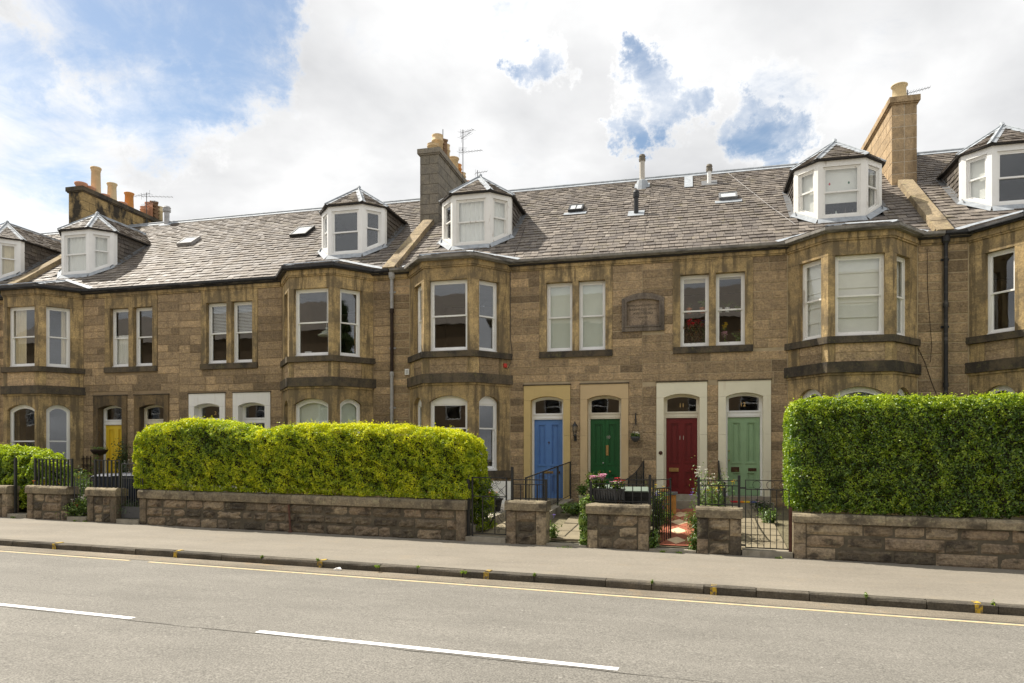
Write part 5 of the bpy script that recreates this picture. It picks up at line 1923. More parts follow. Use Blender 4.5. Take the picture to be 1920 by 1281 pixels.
def sloped_rail(label, a, b, za, zb, ha, hb, nb, curve=0.0, posts=(0, .33, .66, 1)):
    """railing along a path: a, b plan ends (a at the house), z of the foot and the top"""
    t = thing('path_railing', label, 'railing', (a[0], a[1], za), 'railings between the garden paths')
    P = lambda f: (a[0] + (b[0] - a[0]) * f, a[1] + (b[1] - a[1]) * f)
    foot = lambda f: za + (zb - za) * f
    top = lambda f: (ha + (hb - ha) * f) - curve * (math.sin(math.pi * min(1, f * 1.0)) ** .8 if curve else 0)
    m = MB()
    m.tube([(*P(i / 12), top(i / 12)) for i in range(13)], .016, 6)
    m.build('handrail', 'iron_black', t)
    m = MB()
    m.tube([(*P(i / 4), foot(i / 4) + .1) for i in range(5)], .009, 5)
    m.build('rail', 'iron_black', t)
    for i in range(nb + 1):
        f = i / nb
        m = MB()
        m.tube([(*P(f), foot(f) + .1), (*P(f), top(f))], .0065, 4)
        m.build('bar', 'iron_black', t)
    for f in posts:
        m = MB()
        x, y = P(f)
        m.box(W0, x - .018, x + .018, y - .018, y + .018, foot(f) - .08, top(f) + .012)
        m.build('post', 'iron_black', t)


sloped_rail('black sloping handrail railing before the blue door', (-3.07, 18.93), (-3.46, 15.25), .80, .5, 1.79, 1.47, 30)
sloped_rail('dark curving railing between the green door and the red door', (-1.14, 18.93), (-1.46, 15.7), .80, .5, 1.82, 1.40, 30, curve=.12)
sloped_rail('dark curving railing left of the mint door', (.745, 18.93), (.72, 15.3), .80, .5, 1.82, 1.40, 30, curve=.12)
# kerb walls under them, retaining the beds
for (a, b, za, zb, w, lab) in (((-3.07, 18.93), (-3.46, 15.0), .80, .50, .09, 'low stone kerb under the sloping railing by the blue door'),
                               ((-1.14, 18.93), (-1.5, 15.0), .72, .45, .06, 'low stone kerb under the curved railing by the bins'),
                               ((.745, 18.93), (.71, 14.9), .72, .42, .06, 'low stone kerb under the curved railing by the mint door'),
                               ((-4.05, 18.2), (-4.62, 14.95), .78, .42, .05, 'low stone edging of the pale gravel bed')):
    m = MB()
    d = Vector((b[0] - a[0], b[1] - a[1], 0))
    f = Fr((a[0], a[1], 0), tuple(d.normalized()), tuple(Vector((0, 0, 1)).cross(d.normalized())), (0, 0, 1))
    L = d.length
    m.add([f.p(0, -w, 0), f.p(L, -w, 0), f.p(L, w, 0), f.p(0, w, 0), f.p(0, -w, za), f.p(L, -w, zb), f.p(L, w, zb), f.p(0, w, za)],
          [(0, 1, 5, 4), (1, 2, 6, 5), (2, 3, 7, 6), (3, 0, 4, 7), (4, 5, 6, 7)])
    tag(m.build('path_kerb', 'doorstep'), lab, 'kerb', 'kerbs along the garden paths')


# ------------------------------------------------------------------ paths
def path_frame(x0, x1, y0=14.62, lift=.0):
    """frame lying on the sloping garden along a path; x across, y up the garden"""
    ys = y0 - .0752 * ((x0[0] + x0[1]) / 2)
    return ys


def path(name, label, xa, xb, mat_cb):
    """path from the gateway (xa: left, right at the wall) to the door (xb at the house)"""
    t = struct(thing(name, label, 'path', ((xa[0] + xb[0]) / 2, 16.5, .4)))
    del t['category']
    mat_cb(t, xa, xb)
    return t


def path_pt(xa, xb, fx, fy):
    x0 = xa[0] + (xa[1] - xa[0]) * fx
    x1 = xb[0] + (xb[1] - xb[0]) * fx
    x = x0 + (x1 - x0) * fy
    ya = 14.55 - .0752 * x
    y = ya + (18.55 - ya) * fy
    return (x, y, garden_z(x, y) + .006)


def slabs(t, xa, xb, n=7, cols=1, mat='slab'):
    m = MB()
    k = 10
    for i in range(k):
        m.add([path_pt(xa, xb, 0, i / k), path_pt(xa, xb, 1, i / k), path_pt(xa, xb, 1, (i + 1) / k), path_pt(xa, xb, 0, (i + 1) / k)], [(0, 1, 2, 3)])
    m.build('path_bed', 'soil', t)
    for i in range(n):
        for c in range(cols):
            m = MB()
            e = .006
            f0, f1 = i / n + e, (i + 1) / n - e
            a, b = c / cols + e, (c + 1) / cols - e
            q = [path_pt(xa, xb, a, f0), path_pt(xa, xb, b, f0), path_pt(xa, xb, b, f1), path_pt(xa, xb, a, f1)]
            h = .022 + R.uniform(0, .006)
            m.add(q + [(x, y, z + h) for x, y, z in q], [(4, 5, 6, 7), (0, 1, 5, 4), (1, 2, 6, 5), (2, 3, 7, 6), (3, 0, 4, 7)])
            m.build('paving_slab', mat, t)


def tiles(t, xa, xb):
    m = MB()
    k = 10
    for i in range(k):
        m.add([path_pt(xa, xb, 0, i / k), path_pt(xa, xb, 1, i / k), path_pt(xa, xb, 1, (i + 1) / k), path_pt(xa, xb, 0, (i + 1) / k)], [(0, 1, 2, 3)])
    m.build('path_bed', 'joint_dark', t)
    nd = 4.5
    def quad(poly, mat):
        mm = MB()
        c = (sum(p[0] for p in poly) / len(poly), sum(p[1] for p in poly) / len(poly))
        pp = [(c[0] + (p[0] - c[0]) * .985, c[1] + (p[1] - c[1]) * .985) for p in poly]
        pts = [path_pt(xa, xb, min(1, max(0, a)), min(1, max(0, b))) for a, b in pp]
        n = len(pts)
        mm.add([(x, y, z + .008) for x, y, z in pts] + pts, [tuple(range(n))] + [(i, (i + 1) % n, n + (i + 1) % n, n + i) for i in range(n)])
        mm.build('tile', mat, t)
    for i in range(5):
        y0, y1 = i / nd, min(1, (i + 1) / nd)
        ym = (y0 + (i + 1) / nd) / 2
        hx, hy = .27, .36 / nd
        if ym < 1:
            quad([(.5, ym - hy), (.5 + hx, ym), (.5, ym + hy), (.5 - hx, ym)], 'tile_cream')
        for (p, q) in ((0, 1), (1, 1), (0, 0), (1, 0)):
            X = 0.0 if p == 0 else 1.0
            ye = y0 if q == 0 else y1
            dx = -1 if p == 0 else 1
            quad([(.5, ye), (X, ye), (X, min(1, ym)), (.5 + dx * hx, min(1, ym)), (.5, min(1, ym + (hy if q else -hy)))], 'tile_red')


path('stone_path', 'flagged path to the blue door', (-4.60, -3.55), (-4.2, -3.25), lambda t, a, b: slabs(t, a, b, 6))
path('stone_path', 'flagged path to the green door', (-2.83, -2.02), (-2.75, -1.62), lambda t, a, b: slabs(t, a, b, 5))
path('tiled_path', 'red path with pale diamond tiles', (-.62, .12), (-.58, .22), tiles)
path('stone_path', 'square slab path to the mint door', (1.0, 1.84), (.95, 1.85), lambda t, a, b: slabs(t, a, b, 7, 2))
for (xa, xb) in (((-15.9, -15.25), (-16.7, -15.9)), ((-14.22, -13.55), (-14.7, -13.9))):
    path('stone_path', 'flagged path at the left', xa, xb, lambda t, a, b: slabs(t, a, b, 6))
m = MB()
q = []
gx = [(-6.6, 14.98 + .3), (-4.66, 14.9), (-4.1, 18.2), (-4.6, 18.6), (-6.6, 18.0)]
m.add([(x, y, .44 + (y - 15) * .095) for x, y in gx] + [(x, y, .2) for x, y in gx], [(0, 1, 2, 3, 4)] + [(i, (i + 1) % 5, 5 + (i + 1) % 5, 5 + i) for i in range(5)])
struct(m.build('gravel_bed', 'gravel_white'))
# ------------------------------------------------------------------ hedges and plants
def hedge(name, label, s0, s1, n0, n1, zlo, prof, mat, nleaf, seed, ln=.021, rnd=.28, tone0=.42, new_lit_top=.35, patches=None, lump=.05):
    """clipped hedge in the street frame: rounded box whose top follows prof [(s, z)]"""
    t = thing(name, label, 'hedge', WF.p((s0 + s1) / 2, (n0 + n1) / 2, zlo - .5), 'garden hedges')
    r = np.random.default_rng(seed)
    ps = np.array([p[0] for p in prof])
    pz = np.array([p[1] for p in prof])
    L, D = s1 - s0, n1 - n0
    Hm = pz.max() - zlo
    areas = np.array([L * Hm, L * D * 1.15, D * Hm, D * Hm, L * Hm * .12, L * D * .25])
    cnt = (nleaf * areas / areas.sum()).astype(int)
    P, Nn = [], []
    for k, c in enumerate(cnt):
        a, b = r.random(c), r.random(c)
        if k == 0:
            p = np.stack([a, np.zeros(c), b], 1)
        elif k == 1:
            p = np.stack([a, b, np.ones(c)], 1)
        elif k == 2:
            p = np.stack([np.zeros(c), a, b], 1)
        elif k == 3:
            p = np.stack([np.ones(c), a, b], 1)
        elif k == 4:
            p = np.stack([a, np.ones(c), b], 1)
        else:
            p = np.stack([a, b, np.zeros(c)], 1)
        P.append(p)
    P = np.concatenate(P)
    n = len(P)
    zt = np.interp(s0 + P[:, 0] * L, ps, pz)
    H = zt - zlo
    X = np.stack([P[:, 0] * L, P[:, 1] * D, P[:, 2] * H], 1)
    lo = np.stack([np.full(n, rnd), np.full(n, rnd), np.full(n, .06)], 1)
    hi = np.stack([np.full(n, L - rnd), np.full(n, D - rnd), H - rnd], 1)
    C = np.clip(X, lo, hi)
    nrm = unit(X - C + 1e-6)
    dist = np.linalg.norm(X - C, axis=1, keepdims=True)
    rr_ = np.where(C[:, 2:3] <= .07, np.minimum(dist, .06 + 0 * dist), rnd)
    rr_ = np.where((X[:, 2:3] < .3), np.minimum(dist, rnd), rr_)
    S = C + nrm * np.minimum(dist, rr_)
    # uneven surface: lumps of twiggy growth
    def wob(q, f, ph):
        w = np.random.default_rng(int(ph * 1000) + seed)
        out = 0
        for i in range(9):
            dv = w.normal(0, 1, 3)
            dv *= f * w.uniform(.55, 1.6) / np.linalg.norm(dv)
            out = out + np.sin(q @ dv + w.uniform(0, 6.28))
        return out / 4.2
    clump = wob(S + 5, 9.3, 1.4) * .5 + wob(S + 1, 21.0, 2.2) * .6 + wob(S, 43.0, .9) * .5
    lum = wob(S + 3, 3.1, .4) * .6 + clump
    depth = np.clip(r.exponential(.026, n), 0, .2)
    gap = np.clip(-(wob(S + 9, 13.0, .3) + wob(S + 2, 29.0, 2.0) * .8) - .25, 0, .5)
    depth = depth + gap * .26
    sprig = (r.random(n) < .05) * r.random(n) ** 2 * .10 * np.clip(nrm[:, 2], 0, 1) + (r.random(n) < .02) * r.random(n) * .05
    S = S + nrm * (lum * lump - depth + .02 + sprig)[:, None]
    zrel = S[:, 2]
    W = np.array(WF.o) + np.outer(s0 + S[:, 0], WF.ex) + np.outer(n0 + S[:, 1], WF.ey) + np.outer(zlo + zrel, (0, 0, 1))
    nw = np.outer(nrm[:, 0], WF.ex) + np.outer(nrm[:, 1], WF.ey) + np.outer(nrm[:, 2], (0, 0, 1))
    nw = unit(nw + np.array([0, 0, .35]))
    A, B, fold = leaf_dirs(nw, n, .9, ln, ln * .52)
    # paler on top and outermost twigs: young growth, with sunlit tops painted in
    top = np.clip((S[:, 2] - (H - .35)) / .35, 0, 1)
    tone = tone0 + r.normal(0, .15, n) + new_lit_top * top * r.random(n) + .26 * np.clip(clump, -1, 1) + 3.0 * sprig
    midx = np.zeros(n)
    mats = [mat]
    if patches:
        mats.append(patches[0])
        for (ps_, pz_, pr) in patches[1]:
            d2 = ((s0 + S[:, 0] - ps_) / pr[0]) ** 2 + ((zlo + S[:, 2] - pz_) / pr[1]) ** 2
            midx = np.where(r.random(n) < np.clip(1.4 - d2, 0, pr[2]), 1, midx)
    stuff(leaf_mesh('foliage', W, A, B, tone, mats, t, midx, fold))
    # dark box added inside to block light, and stems rising from the soil
    m = MB()
    k = 26
    for i in range(k):
        a, b = i / k, (i + 1) / k
        za, zb = np.interp(s0 + L * a, ps, pz), np.interp(s0 + L * b, ps, pz)
        d = .2
        q = lambda f, y, z: WF.p(s0 + d + (L - 2 * d) * f, y, z)
        m.add([q(a, n0 + d, zlo + .12), q(b, n0 + d, zlo + .12), q(b, n0 + d, zb - d), q(a, n0 + d, za - d), q(a, n1 - d, zlo + .12), q(b, n1 - d, zlo + .12), q(b, n1 - d, zb - d), q(a, n1 - d, za - d)],
              [(0, 1, 2, 3), (4, 7, 6, 5), (3, 2, 6, 7), (0, 4, 5, 1)] + ([(0, 3, 7, 4)] if i == 0 else []) + ([(1, 5, 6, 2)] if i == k - 1 else []))
    m.build('inner_dark_box', 'twig', t)
    m = MB()
    for i in range(max(2, int(L * 3))):
        x = s0 + min(.2, L * .3) + (L - 2 * min(.2, L * .3)) * i / max(1, int(L * 3) - 1) + R.uniform(-.1, .1)
        y = (n0 + n1) / 2 + R.uniform(-.22, .22)
        m.tube([WF.p(x, y, .05), WF.p(x + R.uniform(-.06, .06), y, zlo - .1), WF.p(x + R.uniform(-.2, .2), y + R.uniform(-.2, .2), zlo + .3)], .022, 5, .012)
    stuff(m.build('stems', 'twig', t))
    return t


hedge('hedge', 'long golden privet hedge on the low stone wall', -13.86, -4.52, NW + .05, NW + 1.25, 1.0,
      [(-13.9, 2.42), (-13.3, 2.60), (-12.2, 2.74), (-11.3, 2.70), (-10.6, 2.56), (-10.25, 2.44), (-9.9, 2.48), (-9.2, 2.60), (-8.0, 2.62), (-6.6, 2.58), (-5.4, 2.50), (-4.9, 2.42), (-4.5, 2.30)],
      'leaf_golden', 150000, 5, ln=.021, rnd=.27, tone0=.60, new_lit_top=.5, lump=.034,
      patches=('leaf_privet', [(-11.2, 2.3, (1.0, .5, .75)), (-9.55, 2.5, (.35, .3, .5)), (-12.6, 2.0, (1.2, .8, .25)), (-5.0, 1.2, (.3, .5, .3))]))
hedge('hedge', 'tall dark green privet hedge at the right', 1.86, 8.6, NW + .05, NW + 2.75, .98,
      [(1.8, 3.02), (2.3, 3.08), (3.5, 3.08), (4.6, 3.06), (6, 3.10), (9, 3.1)], 'leaf_privet', 190000, 6, ln=.022, rnd=.2, tone0=.45, new_lit_top=.7, lump=.032)
hedge('hedge', 'low bright green leafy hedge at far left', -21.2, -17.25, NW + .42, NW + 1.4, .35,
      [(-21.2, 1.9), (-19, 1.98), (-18.2, 1.95), (-17.7, 1.80), (-17.2, 1.55)], 'leaf_privet', 42000, 7, ln=.03, rnd=.34, tone0=.62, new_lit_top=.5, lump=.10)
hedge('hedge', 'ragged green growth down the side of the golden hedge by the scroll gate', -4.78, -4.42, NW + .5, NW + 1.2, .3, [(-4.8, 1.5), (-4.4, 1.4)],
      'leaf_golden', 9000, 8, ln=.024, rnd=.15, tone0=.3, new_lit_top=.2, lump=.05)


def plant(name, label, cat, base, h, spread, n, leaf, ln, wd, flowers=(), stems=6, droop=.3, group=None, up=.4, parent=None, seed=0, shape='ball'):
    """small plant: stems, a cloud of leaves, flower heads"""
    r = np.random.default_rng(seed + int(abs(base[0]) * 1000))
    t = thing(name, label, cat, base, group)
    m = MB()
    tips = []
    for i in range(stems):
        a = r.uniform(0, 6.28)
        rr_ = spread * r.uniform(.2, .9)
        tip = (base[0] + rr_ * math.cos(a), base[1] + rr_ * math.sin(a), base[2] + h * r.uniform(.6, 1))
        m.tube([base, ((base[0] * .6 + tip[0] * .4), (base[1] * .6 + tip[1] * .4), base[2] + (tip[2] - base[2]) * .55), tip], .006, 4, .003)
        tips.append(tip)
    stuff(m.build('stems', 'stem_green', t))
    tp = np.array(tips)
    k = r.integers(0, stems, n)
    f = r.beta(2.0, 1.3, n)[:, None] if shape == 'ball' else r.random(n)[:, None]
    b = np.array(base)[None]
    P = b * (1 - f) + tp[k] * f + r.normal(0, 1, (n, 3)) * np.array([spread * .32, spread * .32, h * .12])
    P[:, 2] = np.maximum(P[:, 2], base[2] + .01)
    c = np.array((base[0], base[1], base[2] + h * .3))
    nr = unit(P - c + np.array([0, 0, up * h]))
    A, B, fold = leaf_dirs(nr, n, .8, ln, wd)
    stuff(leaf_mesh('leaves', P, A, B, .5 + r.normal(0, .22, n), leaf, t, None, fold))
    for (mt, cnt, size, zf) in flowers:
        for i in range(cnt):
            tip = tips[r.integers(0, stems)]
            x = tip[0] + r.normal(0, spread * .28)
            y = tip[1] + r.normal(0, spread * .28)
            z = base[2] + h * zf * r.uniform(.85, 1.12)
            m = MB()
            for q in range(5):
                a = q * 1.2566 + r.uniform(0, 1)
                ca, sa = math.cos(a), math.sin(a)
                m.add([(x, y, z), (x + size * (ca - sa * .5), y + size * (sa + ca * .5), z + size * .5), (x + size * 1.3 * ca, y + size * 1.3 * sa, z + size * .35 - size * .3), (x + size * (ca + sa * .5), y + size * (sa - ca * .5), z + size * .5)],
                      [(0, 1, 2, 3)])
            m.tube([(x, y, z), (x, y, z - size * 2.4)], .003, 4)
            m.build('flower', mt, t)
    return t


def gp(u, y, dz=0):
    x = pix_on_y(u, 900, y)[0]
    return (x, y, garden_z(x, y) + dz)


# left gardens
plant('garden_plant', 'bushy flowering plant with orange blooms behind the wide left pier', 'plant', gp(105, 16.1), .95, .45, 1500, 'leaf_garden', .035, .012, [('petal_orange', 7, .03, .9), ('petal_yellow', 9, .03, .85)], 12, seed=1)
plant('garden_plant', 'tall strappy yellow green plant seen through the thin pale gate', 'plant', gp(150, 16.2), 1.15, .40, 1600, 'leaf_garden', .07, .008, [('petal_yellow', 4, .02, 1.0)], 12, seed=2)
plant('garden_plant', 'white flowering clump behind the thin pale gate', 'plant', gp(158, 15.75), .55, .35, 1200, 'leaf_garden', .03, .012, [('petal_white', 14, .025, .95), ('petal_pink', 4, .03, .9)], 10, seed=3)
plant('garden_plant', 'low green clump at the foot of the thin pale gate', 'plant', gp(136, 15.6), .4, .3, 900, 'leaf_garden', .03, .012, [('petal_red', 5, .025, .9)], 8, seed=4)
plant('garden_plant', 'sparse green growth under the ornate gate\'s bars', 'plant', gp(248, 15.7), .5, .4, 900, 'leaf_dark', .03, .012, (), 8, seed=5)
plant('climbing_shrub', 'dark climbing shrub between the yellow door and the grey door', 'shrub', (-17.12, 18.72, .7), 1.75, .26, 1500, 'leaf_dark', .045, .016, (), 10, seed=6, shape='tall')
m = MB()
t = thing('trellis', 'dark wooden trellis on the wall left of the yellow door', 'trellis', (-18.78, 18.9, .7))
for i in range(3):
    m = MB(); m.box(W0, -18.90 + i * .14, -18.875 + i * .14, 18.95, 18.965, .75, 1.95); m.build('upright', 'timber_dark', t)
for i in range(6):
    m = MB(); m.box(W0, -18.93, -18.57, 18.925, 18.948, .85 + i * .2, .875 + i * .2); m.build('slat', 'timber_dark', t)


def hanging_basket(label, loc, r, h, mat, top, leaf, flowers, trail=0, bracket=None):
    t = thing('hanging_basket', label, 'hanging basket', loc, 'hanging baskets by the doors')
    m = MB()
    m.lathe(loc, [(r * .25, 0), (r * .7, h * .3), (r * .95, h * .75), (r * 1.03, h), (r * .93, h), (r * .85, h * .8)], 14)
    m.build('basket', mat, t, smooth=True)
    for a in (0.4, 2.5, 4.6):
        m = MB()
        m.tube([(loc[0] + r * math.cos(a), loc[1] + r * math.sin(a), loc[2] + h), (loc[0], loc[1], top)], .004, 4)
        m.build('chain', 'iron_black', t)
    if bracket:
        m = MB()
        m.box(W0, loc[0] - .012, loc[0] + .012, FY - .03, FY - .004, top - .25, top + .06)
        m.tube([(loc[0], FY - .02, top + .0), (loc[0], loc[1] + .1, top + .03), (loc[0], loc[1], top)], .009, 5)
        m.build('bracket', 'iron_black', t)
    n = 240
    r_ = np.random.default_rng(3)
    a = r_.uniform(0, 6.28, n)
    q = np.sqrt(r_.random(n)) * r * .95
    P = np.stack([loc[0] + q * np.cos(a), loc[1] + q * np.sin(a), loc[2] + h + r_.uniform(-.02, .08, n)], 1)
    if trail:
        k = np.arange(n) % 3
        m2 = int(n * .5)
        P[:m2, 0] = loc[0] + np.array([-.09, .02, .09])[k[:m2]] + r_.normal(0, .03, m2)
        P[:m2, 1] = loc[1] - r * .6
        P[:m2, 2] = loc[2] + h - r_.random(m2) * trail
    A, B, f = leaf_dirs(np.tile([0, -.6, .7], (n, 1)), n, .8, .022, .014)
    stuff(leaf_mesh('leaves', P, A, B, .5 + r_.normal(0, .25, n), leaf, t, None, f))
    for (mt, cnt) in flowers:
        for i in range(cnt):
            m = MB()
            x, y, z = loc[0] + R.uniform(-r, r) * .8, loc[1] - R.uniform(0, r) * .7, loc[2] + h + R.uniform(.02, .1)
            m.lathe((x, y, z), [(.004, 0), (.022, .01), (.026, .02), (.008, .026)], 6)
            m.build('flower', mt, t)
    return t


hanging_basket('dark wicker hanging basket trailing leaves before the yellow door', (-17.78, 18.45, 1.96), .25, .19, 'timber_dark', 2.72, 'leaf_garden', (), trail=.8)
hanging_basket('small grey hanging bowl with white flowers right of the green door', (-1.345, 18.82, 2.31), .125, .14, 'plastic_grey', 3.02, 'leaf_garden', (('petal_white', 9),), trail=.0, bracket=True)
t = thing('wall_lantern', 'black coach lantern on the wall between the blue and green doors', 'lantern', (-2.945, 18.9, 2.45))
c = (-2.945, 18.88, 2.47)
m = MB(); m.lathe(c, [(.03, .0), (.05, .02), (.035, .05)], 6); m.lathe(c, [(.085, .27), (.05, .32), (.02, .36), (.012, .40)], 6); m.build('lantern_cap', 'iron_black', t)
m = MB()
for k in range(6):
    a = k * math.pi / 3
    m.tube([(c[0] + .04 * math.cos(a), c[1] + .04 * math.sin(a), c[2] + .05), (c[0] + .075 * math.cos(a), c[1] + .075 * math.sin(a), c[2] + .27)], .006, 4)
m.build('lantern_cage', 'iron_black', t)
m = MB(); m.lathe(c, [(.036, .05), (.068, .27)], 6); m.build('lantern_glass', 'glass', t)
m = MB(); m.box(W0, c[0] - .035, c[0] + .035, FY - .025, FY - .006, c[2] - .12, c[2] + .02); m.tube([(c[0], FY - .02, c[2] - .06), (c[0], c[1] + .03, c[2] - .05), (c[0], c[1], c[2] + .01)], .014, 6); m.build('lantern_bracket', 'iron_black', t)

# pots and planters in front of the green door
m = MB()
m.box(W0, -2.85, -1.2, 17.75, 18.64, .3, .70)
tag(m.build('landing', 'doorstep'), 'raised stone landing under the plant pots before the green door', 'step')


def flower_pot(label, loc, r, h, mat, square=False, name='flower_pot', group='plant pots in the gardens'):
    t = thing(name, label, 'pot', loc, group)
    m = MB()
    if square:
        m.lathe(loc, [(r * 1.05, 0), (r * 1.4, h), (r * 1.25, h), (r * 1.15, h - .05)], 4, axis=rotz(Fr(loc), .785))
    else:
        m.lathe(loc, [(r * .72, 0), (r * .95, h * .88), (r * 1.06, h * .89), (r * 1.08, h), (r * .95, h), (r * .9, h - .04)], 16)
    m.build('pot', mat, t, smooth=not square)
    m = MB()
    m.lathe(loc, [(r * .9, h - .05), (.01, h - .045)], 12, cap=False)
    m.build('soil', 'soil', t)
    return t


PG = 'plants standing in pots'
flower_pot('square pale stone pot before the green door', (-2.60, 18.0, .70), .10, .26, 'pot_stone', True)
plant('potted_plant', 'feathery green plant in the square pale pot', 'plant', (-2.60, 18.0, .94), .32, .17, 600, 'leaf_garden', .035, .010, (), 8, group=PG, seed=11)
flower_pot('round sage green pot right of the square pale pot', (-2.28, 18.15, .70), .20, .36, 'plastic_sage')
plant('potted_plant', 'glossy bright green bush in the sage green pot', 'plant', (-2.32, 18.15, 1.04), .50, .22, 700, 'leaf_privet', .05, .026, (), 10, group=PG, seed=12)
plant('garden_plant', 'ferny clump spilling over the path edge below the square pot', 'plant', (-2.72, 17.2, .55), .25, .28, 900, 'leaf_garden', .06, .014, (), 10, seed=13)
plant('garden_plant', 'small leafy weed at the right foot of the scroll gate\'s pier', 'plant', WF.p(-2.82, NW + .42, .1), .45, .13, 380, 'leaf_garden', .03, .014, (('petal_violet', 1, .03, 1.2),), 6, seed=14)
hedge('hedge', 'narrow variegated green climber on the left end of the wide trough pier', -2.18, -1.96, NW + .04, NW + .55, .12, [(-2.3, 1.05), (-1.9, 1.12)], 'leaf_garden', 5200, 9, ln=.024, rnd=.09, tone0=.62, new_lit_top=.2, lump=.03)
m = MB()
m.lathe((-2.5, 17.62, .70), [(.03, 0), (.05, .04), (.02, .07)], 6)
plant('garden_plant', 'single yellow pansy before the square pale pot', 'plant', (-2.56, 17.82, .70), .2, .05, 30, 'leaf_garden', .02, .01, (('petal_yellow', 1, .05, .9),), 2, seed=15)

t = thing('flower_trough', 'grey ribbed plastic trough hung on the railing', 'trough', WF.p(-1.6, NW + .3, 1.05))
m = MB()
F = WF.at(-1.93, NW + .22, 1.06)
n = 12
for i in range(n):
    x0, x1 = .62 * i / n, .62 * (i + 1) / n
    d = .008 if i % 2 else 0
    m.add([F.p(x0 + .02, .03 + d, 0), F.p(x1 + .0, .03 + d, 0), F.p(x1, 0 + d, .2), F.p(x0, 0 + d, .2), F.p(x0 + .02, .2, 0), F.p(x1, .2, 0), F.p(x1, .22, .2), F.p(x0, .22, .2)],
          [(0, 1, 2, 3), (4, 7, 6, 5), (0, 4, 5, 1), (0, 3, 7, 4), (1, 5, 6, 2)])
m.build('trough', 'plastic_grey', t)
m = MB(); m.box(F, -.02, .64, -.015, .235, .2, .225); m.build('rim', 'plastic_grey', t)
m = MB(); m.box(F, .03, .06, -.05, .0, .1, .24); m.box(F, .56, .59, -.05, .0, .1, .24); m.build('hook', 'iron_black', t)
plant('potted_plant', 'pale pink geraniums in the grey trough, left clump', 'plant', F.p(.02, .1, .2), .27, .14, 260, 'leaf_garden', .03, .02, (('petal_pink', 26, .038, .95),), 7, group=PG, seed=21)
plant('potted_plant', 'pale pink geranium head in the middle of the grey trough', 'plant', F.p(.2, .1, .2), .30, .08, 160, 'leaf_garden', .03, .02, (('petal_pink', 16, .038, .98),), 5, group=PG, seed=22)
plant('potted_plant', 'red and pink geraniums at the right of the grey trough', 'plant', F.p(.45, .1, .2), .18, .16, 300, 'leaf_garden', .03, .02, (('petal_pink', 14, .034, .9), ('petal_red', 6, .034, 1.2)), 7, group=PG, seed=23)


def wheelie_bin(label, loc, body, lid, rz=0.0, sc=1.0):
    t = thing('wheelie_bin', label, 'bin', loc, 'wheelie bins in the front gardens')
    F = rotz(Fr(loc), rz)
    w, d, h = .29 * sc, .35 * sc, .96 * sc
    m = MB()
    a, b = .8, 1.0
    lo = [F.p(-w * a, -d * a, .06), F.p(w * a, -d * a, .06), F.p(w * a, d * a, .06), F.p(-w * a, d * a, .06)]
    mi = [F.p(-w * .97, -d * .97, h - .1), F.p(w * .97, -d * .97, h - .1), F.p(w * .97, d, h - .1), F.p(-w * .97, d, h - .1)]
    hi = [F.p(-w, -d, h - .1), F.p(w, -d, h - .1), F.p(w, d, h - .1), F.p(-w, d, h - .1)]
    tp = [F.p(-w, -d, h), F.p(w, -d, h), F.p(w, d, h), F.p(-w, d, h)]
    m.add(lo + mi + hi + tp, [(0, 1, 2, 3)] + [(r0 + i, r0 + (i + 1) % 4, r0 + 4 + (i + 1) % 4, r0 + 4 + i) for r0 in (0, 4, 8) for i in range(4)])
    m.build('body', body, t)
    m = MB()
    prof = [(-d - .04, h + .005), (-d - .045, h + .03), (-d * .7, h + .075), (0, h + .10), (d * .8, h + .085), (d + .05, h + .05), (d + .05, h + .01)]
    for (x0, x1) in ((-w - .015, -w + .04), (-w + .04, w - .04), (w - .04, w + .015)):
        dz = 0 if x0 == -w + .04 else -.012
        n = len(prof)
        m.add([F.p(x0, y, z + dz) for y, z in prof] + [F.p(x1, y, z + dz) for y, z in prof], [tuple(range(n)), tuple(range(2 * n - 1, n - 1, -1))] + [(i, (i + 1) % n, n + (i + 1) % n, n + i) for i in range(n)])
    m.build('lid', lid, t)
    m = MB()
    m.tube([F.p(-w * .8, d + .02, h - .03), F.p(-w * .8, d + .11, h - .01), F.p(w * .8, d + .11, h - .01), F.p(w * .8, d + .02, h - .03)], .016, 6)
    m.build('handle', body, t)
    for s in (-1, 1):
        m = MB()
        A = Fr(F.p(s * w * .86, d * .75, .1), F.ey, F.ez, F.ex)
        m.lathe(None, [(.02, -.03), (.1, -.03), (.1, .03), (.02, .03)], 14, axis=A)
        m.build('wheel', 'rubber', t)
    return t


wheelie_bin('black wheelie bin with a grey green lid, right of the pair by the red path', (-1.08, 15.25, .24), 'bin_black', 'bin_lid_green', .05)
wheelie_bin('black wheelie bin with a grey green lid, half behind the flower trough', (-1.72, 15.75, .27), 'bin_black', 'bin_lid_green', -.1)
wheelie_bin('navy wheelie bin with a pale lit lid behind the ornate gate', (-14.55, 16.15, .34), 'bin_navy', 'bin_navy', .3, 1.1)
wheelie_bin('navy wheelie bin behind the narrow left pier', (-15.25, 16.3, .34), 'bin_navy', 'bin_navy', -.1, 1.08)
wheelie_bin('black wheelie bin tight against the golden hedge\'s left end', (-13.95, 16.35, .34), 'bin_black', 'bin_black', .2, 1.0)

